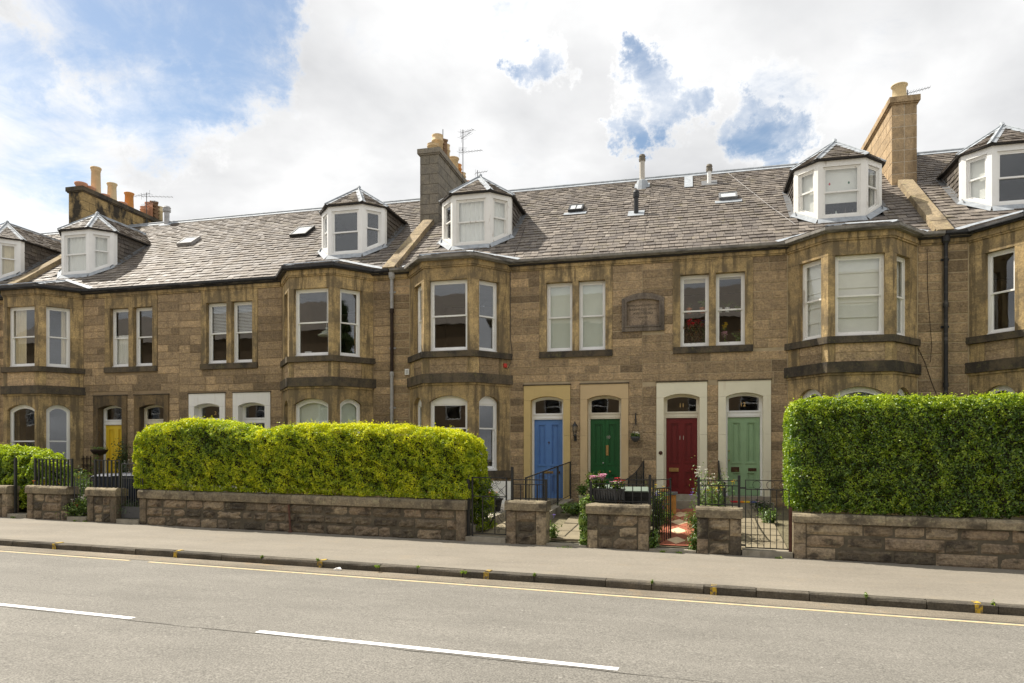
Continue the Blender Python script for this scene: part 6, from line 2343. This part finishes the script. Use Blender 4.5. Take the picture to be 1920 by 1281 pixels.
t = thing('storage_box', 'orange timber box with a grey lid beside the red path', 'box', (-.52, 17.7, .58))
m = MB()
for i in range(5):
    m = MB(); m.cbox(W0, -.74 + i * .09, -.652 + i * .09, 17.5, 17.9, .56, 1.02, b=.006); m.build('plank', 'timber_orange', t)
m = MB(); m.box(W0, -.77, -.26, 17.46, 17.94, 1.022, 1.075); m.build('lid', 'lead_dark', t)
m = MB()
m.lathe((-.6, 17.6, 1.08), [(.05, 0), (.16, .02), (.15, .05), (.06, .09)], 7)
tag(m.build('driftwood', 'terracotta'), 'brown piece of wood lying on the timber box', 'wood')
plant('garden_plant', 'bluebells and yellow poppies behind the open barred gate', 'plant', (-.66, 15.6, .3), .95, .22, 900, 'leaf_garden', .06, .010, (('petal_violet', 22, .022, .85), ('petal_yellow', 7, .026, 1.0), ('petal_violet', 10, .02, .6)), 12, seed=31)
plant('garden_plant', 'green leafy weed at the foot of the open barred gate', 'plant', WF.p(-.70, NW + .2, .1), .38, .15, 420, 'leaf_garden', .035, .018, (), 6, seed=32)
plant('garden_plant', 'low green fringe along the red path\'s left edge', 'plant', (-.62, 16.6, .42), .3, .3, 800, 'leaf_garden', .04, .012, (), 9, seed=33)
plant('garden_plant', 'tall pale columbine in front of the red door', 'plant', (.28, 15.9, .35), 1.35, .22, 420, 'leaf_garden', .03, .014, (('petal_white', 10, .03, .98), ('petal_violet', 12, .028, .62)), 9, seed=34, shape='tall')
plant('garden_plant', 'straggly yellow and white flowers behind the pier by the red path', 'plant', (.52, 15.3, .28), 1.22, .34, 1500, 'leaf_garden', .05, .008, (('petal_yellow', 8, .028, .92), ('petal_white', 12, .026, .9), ('petal_violet', 6, .024, .75)), 16, seed=35, shape='tall')
plant('garden_plant', 'grassy green clump leaning over the red path\'s right edge', 'plant', (.22, 15.1, .22), .6, .24, 1300, 'leaf_garden', .07, .007, (('petal_yellow', 2, .02, .5),), 12, seed=36)
plant('garden_plant', 'silver green low clump against the pier by the red path', 'plant', WF.p(.08, NW + .2, .1), .34, .13, 700, 'leaf_garden', .02, .012, (('petal_white', 16, .012, .8),), 8, seed=37)
plant('garden_plant', 'scrappy weeds along the mint door path\'s right edge', 'plant', (1.78, 16.9, .45), .3, .22, 700, 'leaf_garden', .03, .012, (), 8, seed=38)
plant('garden_plant', 'low weeds at the mint door step', 'plant', (1.72, 18.1, .6), .28, .2, 420, 'leaf_dark', .03, .012, (), 8, seed=39)
plant('garden_plant', 'low violet flowers left of the mint door path', 'plant', (.85, 15.6, .3), .4, .16, 420, 'leaf_garden', .03, .012, (('petal_violet', 8, .025, .9),), 8, seed=40)
t = thing('doormat', 'striped orange and blue mat laid on the mint door step', 'mat', (1.4, 18.3, .8))
for i, mt in enumerate(('petal_red', 'petal_orange', 'petal_yellow', 'mat_blue', 'petal_pink')):
    m = MB(); m.box(W0, 1.02 + i * .15, 1.168 + i * .15, 18.37, 18.63, .801, .83); m.build('stripe', mt, t)
flower_pot('black plastic planter on the pale gravel behind the scroll gate', (-4.62, 16.75, .60), .24, .32, 'bin_black')
plant('potted_plant', 'orange pansies in the black planter behind the scroll gate', 'plant', (-4.62, 16.75, .88), .18, .18, 260, 'leaf_garden', .03, .014, (('petal_orange', 7, .03, .95), ('petal_yellow', 3, .03, .95)), 8, group=PG, seed=41)
m = MB(); m.box(W0, -5.25, -4.40, 17.82, 17.86, .68, 1.30)
t = tag(m.build('white_board', 'white_paint'), 'white board leaning below the ground floor bay window', 'board')
# tufts at the foot of walls and kerb
for (s, n, h, w, lab) in ((-17.75, NW - .05, .12, .12, 'grass tuft before the leafy gateway at far left'), (-15.55, NW - .1, .08, .09, 'grass tuft before the thin pale gate'), (-15.2, NW - .07, .08, .08, 'grass tuft at the narrow left pier\'s foot'),
                       (-2.4, NW - .12, .05, .25, 'dry weeds before the open gateway'), (-.5, NW - .1, .08, .1, 'grass tuft before the red path'), (-.15, NW - .1, .07, .16, 'dry grass before the red path\'s right side'),
                       (1.6, NW - .12, .08, .12, 'grass tuft before the plain barred gate'), (-7.62, 4.46, .10, .04, 'tuft growing from the kerb joint below the wall'), (-6.44, 4.46, .11, .04, 'tuft growing from the second kerb joint'),
                       (-4.48, 4.46, .09, .04, 'tuft growing from the kerb joint left of a yellow mark'), (-2.42, 4.46, .09, .04, 'tuft growing from the kerb joint below the scroll gate'), (-.55, 4.46, .1, .035, 'tuft growing from the kerb joint below the trough'),
                       (2.41, 4.46, .13, .04, 'bright tuft growing from a kerb joint at the right'), (3.95, 4.46, .11, .04, 'tuft growing from the last kerb joint at the right'), (-5.2, 4.38, .05, .1, 'weeds in the gutter below the golden hedge'), (-3.6, 4.38, .05, .12, 'weeds in the gutter right of a yellow mark')):
    plant('grass_tuft', lab, 'grass', (KF if n < 5 else WF).p(s, n, .0 if n < 5 else .08), h * .7, w * .7, 70, 'leaf_privet', .022, .005, (), 4, group='weeds along the pavement', seed=int(abs(s) * 31))
m = MB()
m.add([KF.p(-6.02, 4.27, -.07), KF.p(-5.93, 4.24, -.04), KF.p(-5.85, 4.28, -.06), KF.p(-5.91, 4.33, -.03), KF.p(-5.99, 4.31, -.05)], [(0, 1, 2, 3, 4)])
m.add([KF.p(-6.02, 4.27, -.079), KF.p(-5.93, 4.24, -.079), KF.p(-5.85, 4.28, -.079), KF.p(-5.91, 4.33, -.079), KF.p(-5.99, 4.31, -.079)], [(4, 3, 2, 1, 0)] + [])
tag(m.build('litter', 'litter_white'), 'scrap of white litter lying in the gutter', 'litter')
# ------------------------------------------------------------------ fixtures on walls and roofs
def zroof(y):
    return ROOF_Z0 + ROOF_T * (y - FY)


ca, sa = math.cos(PITCH), math.sin(PITCH)


def roof_fr(x, y, dz=.02):
    return Fr((x, y, zroof(y) + dz), (1, 0, 0), (0, ca, sa), (0, -sa, ca))


def skylight(x, y, w, h, label, mat='lead_dark', flash=True, bars=1):
    F = roof_fr(x, y)
    t = thing('skylight', label, 'skylight', F.o, 'skylights in the slate roofs')
    m = MB()
    w2, h2 = w / 2, h / 2
    m.strip(Fr(F.o, F.ex, tuple(-Vector(F.ez)), F.ey), [(-w2, -h2), (-w2, h2), (w2, h2), (w2, -h2)], [(-w2 + .05, -h2 + .05), (-w2 + .05, h2 - .05), (w2 - .05, h2 - .05), (w2 - .05, -h2 + .05)], -.11, .02, closed=True)
    for i in range(1, bars):
        xx = -w2 + w * i / bars
        m.box(F, xx - .012, xx + .012, -h2 + .05, h2 - .05, .07, .11)
    m.build('frame', mat, t)
    for i in range(bars):
        m = MB()
        a, b = -w2 + .05 + (w - .1) * i / bars, -w2 + .05 + (w - .1) * (i + 1) / bars
        m.box(F, a, b, -h2 + .05, h2 - .05, .085, .095)
        m.build('pane', 'skylight_glass', t)
    if flash:
        m = MB()
        m.box(F, -w2 - .12, w2 + .12, -h2 - .2, -h2 - .005, .005, .022)
        m.build('lead_apron', 'lead', t)


skylight(-17.51, 22.23, .62, .62, 'pale flat skylight on the roof behind the yellow door\'s house', 'cable_grey', False)
skylight(-12.96, 22.24, .62, .78, 'dark framed skylight on the roof left of the bare windowed dormer', 'iron_black', False)
skylight(-3.42, 22.25, .46, .50, 'two paned skylight on the roof above the blue door', 'iron_black', True, 2)
skylight(1.14, 22.19, .52, .46, 'small skylight on the roof above the red door', 'lead_dark', True)


def flue(x, y, h, r, mat, label, capmat, base, capr=1.25, cone=False):
    z = zroof(y)
    t = thing('roof_vent', label, 'vent', (x, y, z), 'vent pipes on the roofs')
    m = MB()
    m.lathe((x, y, z - .1), [(r, 0), (r, h)], 12)
    m.build('pipe', mat, t, smooth=False)
    m = MB()
    m.lathe((x, y, z - .1 + h), [(r * capr, -.12), (r * capr * 1.05, -.04), (r * capr * .9, -.035), (r * capr * .9, .02), (r * capr * 1.05, .025), (r * capr * .8, .09)], 12)
    m.build('cap', capmat, t)
    m = MB()
    if cone:
        m.lathe((x, y, z - .25), [(.30, .0), (.17, .42), (r * 1.05, .46)], 12)
    F = roof_fr(x, y)
    m.box(F, -.24, .24, -.22, .22, .0, .02)
    m.build('flashing', base, t)


flue(-1.48, 23.81, 1.05, .085, 'pipe_pale', 'pale tall flue near the ridge above the green door', 'chimneygrey', 'lead', cone=True)
flue(-1.52, 21.6, .72, .07, 'iron_black', 'black vent pipe half way down the roof above the plaque', 'iron_black', 'lead', 1.3)
flue(.64, 23.52, .62, .065, 'white_paint', 'white vent pipe near the ridge above the red door', 'chimneygrey', 'lead_dark', 1.5)
flue(-20.18, 24.3, .72, .10, 'pipe_grey', 'grey metal flue beside the sooty chimney stack', 'pipe_grey', 'lead', 1.5)
F = roof_fr(.03, 23.9)
m = MB(); m.box(F, -.16, .1, -.75, .4, .012, .03)
tag(m.build('lead_patch', 'lead'), 'long grey lead patch running down from the ridge above the red door', 'patch')

plq = thing('stone_plaque', 'arched carved stone plaque between the first floor windows', 'plaque', (-1.16, FY, 5.22))
F = Fr((-1.16, FY, 0))
m = MB()
out = [(-.55, 5.22)] + arch_pts(-.55, .55, 6.07, .15) + [(.55, 5.22)]
inn = [(-.43, 5.36)] + arch_pts(-.43, .43, 6.00, .08) + [(.43, 5.36)]
m.strip(F, out, inn, -.055, .1, closed=True)
in2 = [(-.46, 5.33)] + arch_pts(-.46, .46, 6.03, .10) + [(.46, 5.33)]
in3 = [(-.42, 5.37)] + arch_pts(-.42, .42, 5.99, .07) + [(.42, 5.37)]
m.strip(F, in2, in3, -.075, -.03, closed=True)
m.build('plaque_frame', 'plaque_stone', plq)
m = MB()
m.prism(F, [(-.44, 5.35)] + arch_pts(-.44, .44, 6.00, .08) + [(.44, 5.35)], -.008, .009)
m.build('plaque_panel', 'plaque_panel', plq)
m = MB(); m.box(F, -.45, .45, -.045, .03, 5.335, 5.37); m.build('plaque_ledge', 'skewstone', plq)
for k, (tx, sz) in enumerate((('EDINBURGH CO-OPERATIVE', .062), ('BUILDING COY. LIMITED', .066), ('JAMES COLVILLE', .072), ('MANAGER', .05))):
    font_text(tx, F.at(0, -.009, 5.90 - k * .105), sz, .003, 'joint_dark', plq, 'inscription')


def downpipe(x, label, parts, group='downpipes between the bays'):
    t = thing('downpipe', label, 'pipe', (x, FY - .08, .5), group)
    for (z0, z1, mat) in parts:
        m = MB()
        m.lathe((x, FY - .075, z0), [(.048, 0), (.048, z1 - z0)], 12)
        m.lathe((x, FY - .075, z1 - .12), [(.062, 0), (.062, .11)], 12)
        m.build('pipe', mat, t, smooth=False)
    for z in (1.6, 3.3, 5.0, 6.6):
        m = MB(); m.box(W0, x - .09, x + .09, FY - .03, FY - .003, z, z + .05); m.build('bracket', parts[0][2], t)
    m = MB(); m.lathe((x, FY - .075, 6.98), [(.05, 0), (.09, .06), (.1, .2)], 10); m.build('hopper', parts[-1][2], t)


downpipe(-8.21, 'grey and rusty downpipe in the gap below the grey chimney', [(.5, 4.35, 'pipe_grey'), (4.35, 6.15, 'timber_dark'), (6.15, 7.1, 'pipe_grey')])
downpipe(5.93, 'black cast iron downpipe in the gap below the tan chimney', [(.5, 3.7, 'gutter_black'), (3.7, 5.6, 'gutter_black'), (5.6, 7.1, 'gutter_black')])
downpipe(-22.37, 'black downpipe at far left party wall', [(.5, 3.7, 'gutter_black'), (3.7, 7.1, 'gutter_black')])
def cable(label, pts, r=.008, mat='iron_black'):
    m = MB()
    m.tube(pts, r, 5)
    tag(m.build('cable', mat), label, 'cable', 'cables on the facade')


cable('thin black cable down the corner right of the blue door\'s bay', [(-4.74, FY - .02, 7.0), (-4.74, FY - .02, 5.2), (-4.68, FY - .03, 4.7), (-4.72, FY - .06, 4.5), (-4.76, FY - .25, 4.3), (-4.80, FY - .32, 4.32)])
cable('loose thin cable hanging left of the black downpipe', [(5.55, FY - .012, 6.9), (5.56, FY - .012, 6.0), (5.60, FY - .012, 5.3), (5.65, FY - .012, 4.6), (5.62, FY - .012, 4.2)], .006, 'timber_dark')
cable('dark cable running from the bay to the black downpipe', [(5.35, FY - .012, 4.55), (5.5, FY - .012, 4.2), (5.65, FY - .012, 3.7), (5.8, FY - .012, 3.3)], .009, 'timber_dark')
def roof_pix(u, v, dz=.03):
    d = pix_dir(u, v)
    t = (ROOF_Z0 - EYE - ROOF_T * FY) / (d.z - ROOF_T * d.y)
    return (d.x * t, d.y * t, EYE + d.z * t + dz)


cable('thin grey cable running down the slates to the dormer left of the tan chimney', [roof_pix(1361, 323), roof_pix(1400, 354), roof_pix(1440, 386), roof_pix(1492, 424)], .009, 'cable_grey')
cable('thin dark cable running down the slates right of the blue door\'s dormer', [roof_pix(985, 425), roof_pix(975, 455), roof_pix(962, 487)], .007, 'timber_dark')
s5 = sx(543)
m = MB()
m.tube([WF.p(s5, NW - .035, .74), WF.p(s5 + .02, NW - .035, .45), WF.p(s5 + .05, NW - .04, .16)], .026, 8)
m.lathe(WF.p(s5 + .05, NW - .04, .07), [(.06, 0), (.045, .06), (.03, .1)], 8)
tag(m.build('drain_pipe', 'iron_rust'), 'rusty brown drain pipe on the long wall under the golden hedge', 'pipe')
m = MB()
m.cbox(W0, -7.83, -7.70, FY - .05, FY - .004, 4.25, 4.42, b=.006)
t = tag(m.build('vent_cover', 'white_paint'), 'white square vent cover on the wall left of the blue door\'s bay', 'vent')
for i in range(3):
    m = MB(); m.box(W0, -7.80, -7.73, FY - .056, FY - .051, 4.29 + i * .035, 4.31 + i * .035); m.build('louvre', 'pipe_grey', t)
fac3 = bay_facets(U[2] - BAYQ)
m = MB()
m.cbox(fac3[2][0], .99, 1.09, -.05, -.003, 4.36, 4.47, b=.01)
t = tag(m.build('alarm_box', 'alarm_red'), 'small red alarm box on the bay right of the blue door\'s windows', 'alarm')
m = MB(); m.lathe((-.74, FY - .034, 2.0), [(.03, 0)], 8)
A = Fr((-.705, FY - .034, 2.03), (1, 0, 0), (0, 0, 1), (0, -1, 0))
m = MB(); m.lathe(None, [(.05, 0), (.05, .012), (.02, .014), (.02, .025), (.012, .03)], 14, axis=A)
tag(m.build('bell_push', 'brass_dark'), 'round brass bell push left of the red door', 'bell')


def aerial(x, y, z, h, arms, label, lean=0.0):
    t = thing('tv_aerial', label, 'aerial', (x, y, z), 'television aerials on the stacks')
    m = MB()
    m.tube([(x, y, z), (x + lean * .2, y, z + h)], .014, 5)
    m.build('mast', 'plastic_grey', t)
    for (hz, az, L, ne, el) in arms:
        d = Vector((math.cos(az), math.sin(az), el)).normalized()
        o = Vector((x, y, z + hz))
        s = Vector((-d.y, d.x, 0)).normalized()
        m = MB()
        m.tube([tuple(o - d * L * .2), tuple(o + d * L)], .009, 4)
        for i in range(ne):
            p = o + d * L * (i / max(1, ne - 1) * 1.15 - .18)
            hl = .16 * (1 - .4 * i / ne)
            m.tube([tuple(p - s * hl), tuple(p + s * hl)], .004, 4)
        m.tube([tuple(o - d * L * .2 + Vector((0, 0, -.14))), tuple(o - d * L * .2 + Vector((0, 0, .14)))], .005, 4)
        m.build('antenna', 'plastic_grey', t)


aerial(-7.72, 24.0, 11.45, 2.0, [(1.9, -.5, .55, 8, -.12), (1.72, -.7, .5, 6, .0), (1.2, -.35, .85, 9, -.15), (1.35, 2.0, .3, 4, .1)], 'tall television aerial right of the grey chimney stack')
aerial(-8.2, 23.25, 12.8, .38, [], 'short cowl spike on the grey stack\'s brown pot')
aerial(-7.78, 26.0, 11.9, .9, [(.8, .6, .4, 5, .3)], 'small aerial on the far end of the grey stack')
aerial(-22.0, 25.3, 11.7, 1.25, [(1.1, .25, 1.1, 9, -.02), (.75, -.5, .9, 8, -.05), (1.2, 2.9, 1.0, 7, .05)], 'rusty television aerial on the sooty stack')
aerial(6.1, 22.6, 12.0, .45, [(.35, .1, .62, 10, .22)], 'faint aerial beside the tan stack\'s pale pot')

# ------------------------------------------------------------------ seen through the windows
SILLZ = 4.86
wx = U[2] + 1.77
WI = 'plants on the window sill inside'


def sill_pot(label, x, z, r, h, mat):
    t = thing('flower_pot', label, 'pot', (x, FY + .33, z), WI)
    m = MB(); m.lathe((x, FY + .33, z), [(r * .75, 0), (r * .95, h * .8), (r * 1.08, h * .82), (r * 1.08, h), (r * .9, h), (r * .8, h * .9)], 12); m.build('pot', mat, t)
    return t


m = MB()
m.box(W0, wx - .8, wx - .085, FY + .25, FY + .42, 5.66, 5.675)
tag(m.build('window_shelf', 'glass'), 'shelf across the left window of the plant filled pair', 'shelf')
m = MB()
m.box(W0, wx + .085, wx + .8, FY + .25, FY + .42, 5.66, 5.675)
tag(m.build('window_shelf', 'glass'), 'shelf across the right window of the plant filled pair', 'shelf')
sill_pot('left terracotta pot on the shelf in the left plant window', wx - .58, 5.68, .075, .15, 'terracotta')
plant('potted_plant', 'spindly twig plant in the left terracotta pot', 'plant', (wx - .58, FY + .33, 5.8), .2, .1, 40, 'leaf_dark', .03, .006, (), 5, group=WI, seed=50)
sill_pot('right terracotta pot on the shelf in the left plant window', wx - .24, 5.68, .072, .15, 'terracotta')
plant('potted_plant', 'broad green blade leaved plant in the right terracotta pot', 'plant', (wx - .24, FY + .33, 5.8), .24, .06, 24, 'leaf_garden', .10, .02, (), 4, group=WI, seed=51)
sill_pot('small white pot at the left of the right plant window', wx + .20, 5.68, .055, .12, 'white_paint')
sill_pot('white pot with orchid stems in the right plant window', wx + .38, 5.68, .06, .12, 'white_paint')
plant('potted_plant', 'brown orchid stems in the white pot', 'plant', (wx + .38, FY + .33, 5.78), .22, .2, 30, 'leaf_bronze', .03, .006, (), 7, group=WI, seed=52)
plant('potted_plant', 'yellow green moss ball plant on the right plant window\'s shelf', 'plant', (wx + .64, FY + .33, 5.68), .16, .1, 260, 'leaf_garden', .02, .01, (), 6, group=WI, seed=53)
plant('potted_plant', 'large red flowered bronze leaved plant filling the left window', 'plant', (wx - .47, FY + .36, 4.86), .60, .28, 700, 'leaf_bronze', .04, .016, (('petal_red', 44, .032, .98),), 12, group=WI, seed=54)
plant('potted_plant', 'green leafy plant with one violet bloom low in the left plant window', 'plant', (wx - .2, FY + .36, 4.86), .5, .1, 160, 'leaf_dark', .035, .014, (('petal_violet', 3, .03, 1.15),), 6, group=WI, seed=55)
plant('potted_plant', 'pink and yellow flowers on a stem in the right plant window', 'plant', (wx + .32, FY + .32, 4.86), .46, .05, 40, 'leaf_garden', .03, .012, (('petal_yellow', 7, .035, 1.1), ('petal_pink', 8, .04, .6)), 4, group=WI, seed=56)
plant('potted_plant', 'low green plant at the right of the right plant window', 'plant', (wx + .66, FY + .36, 4.86), .25, .14, 200, 'leaf_garden', .035, .014, (('petal_orange', 2, .03, 1.3),), 6, group=WI, seed=57)
bx2 = U[1] + BAYQ
t = thing('pendant_lamp', 'pale layered pendant lamp in the upper bay left of the grey chimney', 'lamp', (bx2 + .12, 18.75, 5.45))
c = (bx2 + .12, 18.75, 5.42)
for prof in ([(.24, .0), (.26, .02), (.08, .12), (.06, .12)], [(.13, .1), (.14, .115), (.04, .17)], [(.03, .17), (.03, .24)]):
    m = MB(); m.lathe(c, prof, 18); m.build('lamp_shade', 'fabric_green', t, smooth=True)
m = MB(); m.tube([(c[0], c[1], c[2] + .2), (c[0], c[1], 7.0)], .006, 4); m.build('cord', 'white_paint', t)
m = MB(); m.cbox(W0, bx2 - .36, bx2 - .15, 18.36, 18.38, 4.80, 4.93, b=.004)
tag(m.build('card', 'white_paint'), 'white card standing on the sill of the upper bay with the lamp', 'card')

# the person sitting inside the upper bay window, seen through its right face
pc = Vector((bx2 + .70, 19.58, 4.05))
t = thing('person', 'seated person with dark hair and a blue jumper inside the upper bay window', 'person', tuple(pc + Vector((0, 0, .45))))


def skinned(name, pts, edges, rads, mat, parent):
    me = bpy.data.meshes.new(name)
    o3 = Vector(pts[0])
    me.from_pydata([tuple(Vector(p) - o3) for p in pts], edges, [])
    o = link(name, me, o3, parent)
    sk = o.modifiers.new('skin', 'SKIN')
    for v, r in zip(me.skin_vertices[0].data, rads):
        v.radius = (r, r) if not isinstance(r, tuple) else r
    me.skin_vertices[0].data[0].use_root = True
    sb = o.modifiers.new('sub', 'SUBSURF')
    sb.levels = 2
    sb.render_levels = 2
    me.materials.append(MATS[mat])
    return o


def Q(x, y, z):
    return tuple(pc + Vector((x, y, z)))


body = [Q(0, 0, .50), Q(0, .02, .68), Q(.01, 0, .86), Q(.02, -.01, .99), Q(.03, -.02, 1.06), Q(.045, -.03, 1.15), Q(.05, -.035, 1.24),
        Q(.02, -.2, .95), Q(.1, -.27, .74), Q(.26, -.16, .68), Q(.02, .2, .95), Q(.1, .27, .74), Q(.26, .16, .68),
        Q(.2, -.1, .50), Q(.46, -.11, .50), Q(.48, -.11, .1), Q(.2, .1, .50), Q(.46, .11, .50), Q(.48, .11, .1), Q(.58, -.11, .04), Q(.58, .11, .04)]
skinned('body', body, [(0, 1), (1, 2), (2, 3), (3, 4), (4, 5), (5, 6), (3, 7), (7, 8), (8, 9), (3, 10), (10, 11), (11, 12), (0, 13), (13, 14), (14, 15), (0, 16), (16, 17), (17, 18), (15, 19), (18, 20)],
        [.16, .15, .16, .13, .06, .085, .075, .075, .055, .04, .075, .055, .04, .1, .075, .05, .1, .075, .05, .04, .04], 'skin', t)
skinned('jumper', [Q(0, 0, .52), Q(0, .02, .68), Q(.01, 0, .86), Q(.02, -.01, .985), Q(.02, -.2, .95), Q(.1, -.27, .74), Q(.22, -.18, .69), Q(.02, .2, .95), Q(.1, .27, .74), Q(.22, .18, .69)],
        [(0, 1), (1, 2), (2, 3), (3, 4), (4, 5), (5, 6), (3, 7), (7, 8), (8, 9)], [.18, .17, .18, .145, .092, .072, .056, .092, .072, .056], 'jumper_blue', t)
skinned('hair', [Q(.02, -.03, 1.30), Q(-.01, -.03, 1.25), Q(-.02, -.03, 1.17)], [(0, 1), (1, 2)], [.085, .088, .06], 'hair_dark', t)
for (dx, dy, dz, r, mt, nm) in ((.128, -.06, 1.205, .009, 'hair_dark', 'eye'), (.128, .0, 1.205, .009, 'hair_dark', 'eye'), (.142, -.03, 1.18, .014, 'skin', 'nose'), (.125, -.03, 1.135, .014, 'petal_red', 'mouth')):
    m = MB(); m.lathe(Q(dx, dy, dz - r), [(r * .3, 0), (r, r * .7), (r, r * 1.3), (r * .3, r * 2)], 8); m.build(nm, mt, t)
m = MB(); m.box(W0, pc.x - .24, pc.x + .22, pc.y - .22, pc.y + .22, 4.42, 4.49)
m.box(W0, pc.x - .26, pc.x - .2, pc.y - .22, pc.y + .22, 4.42, 4.9)
for a in (-.22, .18):
    for b in (-.2, .16):
        m.box(W0, pc.x + a, pc.x + a + .04, pc.y + b, pc.y + b + .04, 4.05, 4.42)
tag(m.build('chair', 'timber_dark'), 'dark wooden chair under the seated person in the upper bay', 'chair')
# bulbs and bottles in the right dormer
dx = U[2] + BAYQ
t = thing('string_lights', 'string of coloured bulbs across the dormer left of the tan chimney', 'lights', (dx, 20.3, 9.2))
m = MB(); m.tube([(dx - .4, 20.29, 9.26), (dx - .1, 20.29, 9.20), (dx + .2, 20.29, 9.22), (dx + .42, 20.29, 9.3)], .006, 4); m.build('wire', 'timber_dark', t)
for (x, mt) in ((-.27, 'petal_red'), (.2, 'door_green')):
    m = MB(); m.lathe((dx + x, 20.29, 9.06), [(.012, 0), (.036, .03), (.034, .07), (.014, .1)], 10); m.build('bulb', mt, t, smooth=True)
    m = MB(); m.lathe((dx + x, 20.29, 9.15), [(.016, 0), (.016, .05)], 8); m.build('bulb_cap', 'iron_black', t)
for i, (x, h, mt, lab) in enumerate(((-.22, .16, 'bin_lid_green', 'pale green bottle on the right dormer\'s sill'), (-.1, .2, 'fabric_green', 'taller pale bottle on the right dormer\'s sill'), (.12, .28, 'timber_dark', 'dark vase on the right dormer\'s sill'), (.3, .22, 'timber_dark', 'small dark jug on the right dormer\'s sill'))):
    m = MB(); m.lathe((dx + x, 20.32, 8.2), [(.035, 0), (.04, h * .6), (.014, h * .8), (.014, h)], 10)
    tag(m.build('bottle', mt), lab, 'bottle', 'bottles on the dormer sill')

# ------------------------------------------------------------------ across the street: what the windows mirror
op = thing('opposite_terrace', 'plain stone terrace across the street, mirrored in the window panes', 'building', (-6, -9, 0))
F = Fr((0, -8.0, 0))
wins = []
for i in range(-16, 4):
    for z in (1.2, 4.3, 7.3):
        wins.append((i * 3.1, i * 3.1 + 1.1, z, z + 1.8))
xs = sorted(set([-52, 14] + [v for w in wins for v in w[:2]]))
m = MB()
for a, b in zip(xs[:-1], xs[1:]):
    zz = [(w[2], w[3]) for w in wins if w[0] < (a + b) / 2 < w[1]]
    for z0, z1 in rect_cut(-.2, 10.6, zz):
        m.box(F, a, b, -.4, 0, z0, z1)
m.build('wall', 'opposite_stone', op)
m = MB()
m.box(F, -52, 14, -.95, -.9, 0, 10)
m.build('room', 'door_navy', op)
m = MB()
m.add([(-52, -7.8, 10.6), (14, -7.8, 10.6), (14, -12.5, 13.6), (-52, -12.5, 13.6), (-52, -17, 10.6), (14, -17, 10.6)], [(0, 1, 2, 3), (3, 2, 5, 4), (0, 3, 4), (1, 5, 2)])
m.build('roof', 'slate', op)
for (a, b, z0, z1) in wins:
    m = MB()
    Ff = Fr((a, -8.12, z0))
    m.strip(Ff, [(0, 0), (0, 1.8), (1.1, 1.8), (1.1, 0)], [(.07, .09), (.07, 1.73), (1.03, 1.73), (1.03, .09)], 0, .08, closed=True)
    m.box(Ff, .07, 1.03, .0, .06, .88, .93)
    w = m.build('window', 'white_paint', op)
    m = MB(); m.box(Ff, .07, 1.03, .02, .03, .09, 1.73); m.build('pane', 'glass', w)

# a tall conifer down the street, mirrored in the right faces of the bays
t = thing('conifer_tree', 'tall dark conifer down the street, mirrored in the bay windows', 'tree', (62, -2.8, 0))
m = MB()
m.tube([(62, -2.8, -.3), (62.1, -2.8, 9), (62, -2.8, 20)], .38, 8, .05)
m.build('trunk', 'twig', t)
n = 16000
zc = 3 + 19 * rng.random(n) ** 1.3
rr2 = (22.5 - zc) / 19.5 * 6.4 * np.sqrt(rng.random(n)) * (.75 + .25 * np.sin(zc * 3.1))
an = rng.uniform(0, 6.283, n)
P = np.stack([62 + rr2 * np.cos(an), -2.8 + rr2 * np.sin(an), zc], 1)
A, B, f = leaf_dirs(unit(P - np.array([62, -2.8, 6])), n, .8, .32, .10)
stuff(leaf_mesh('crown', P, A, B, .4 + rng.normal(0, .2, n), 'leaf_dark', t, None, f))
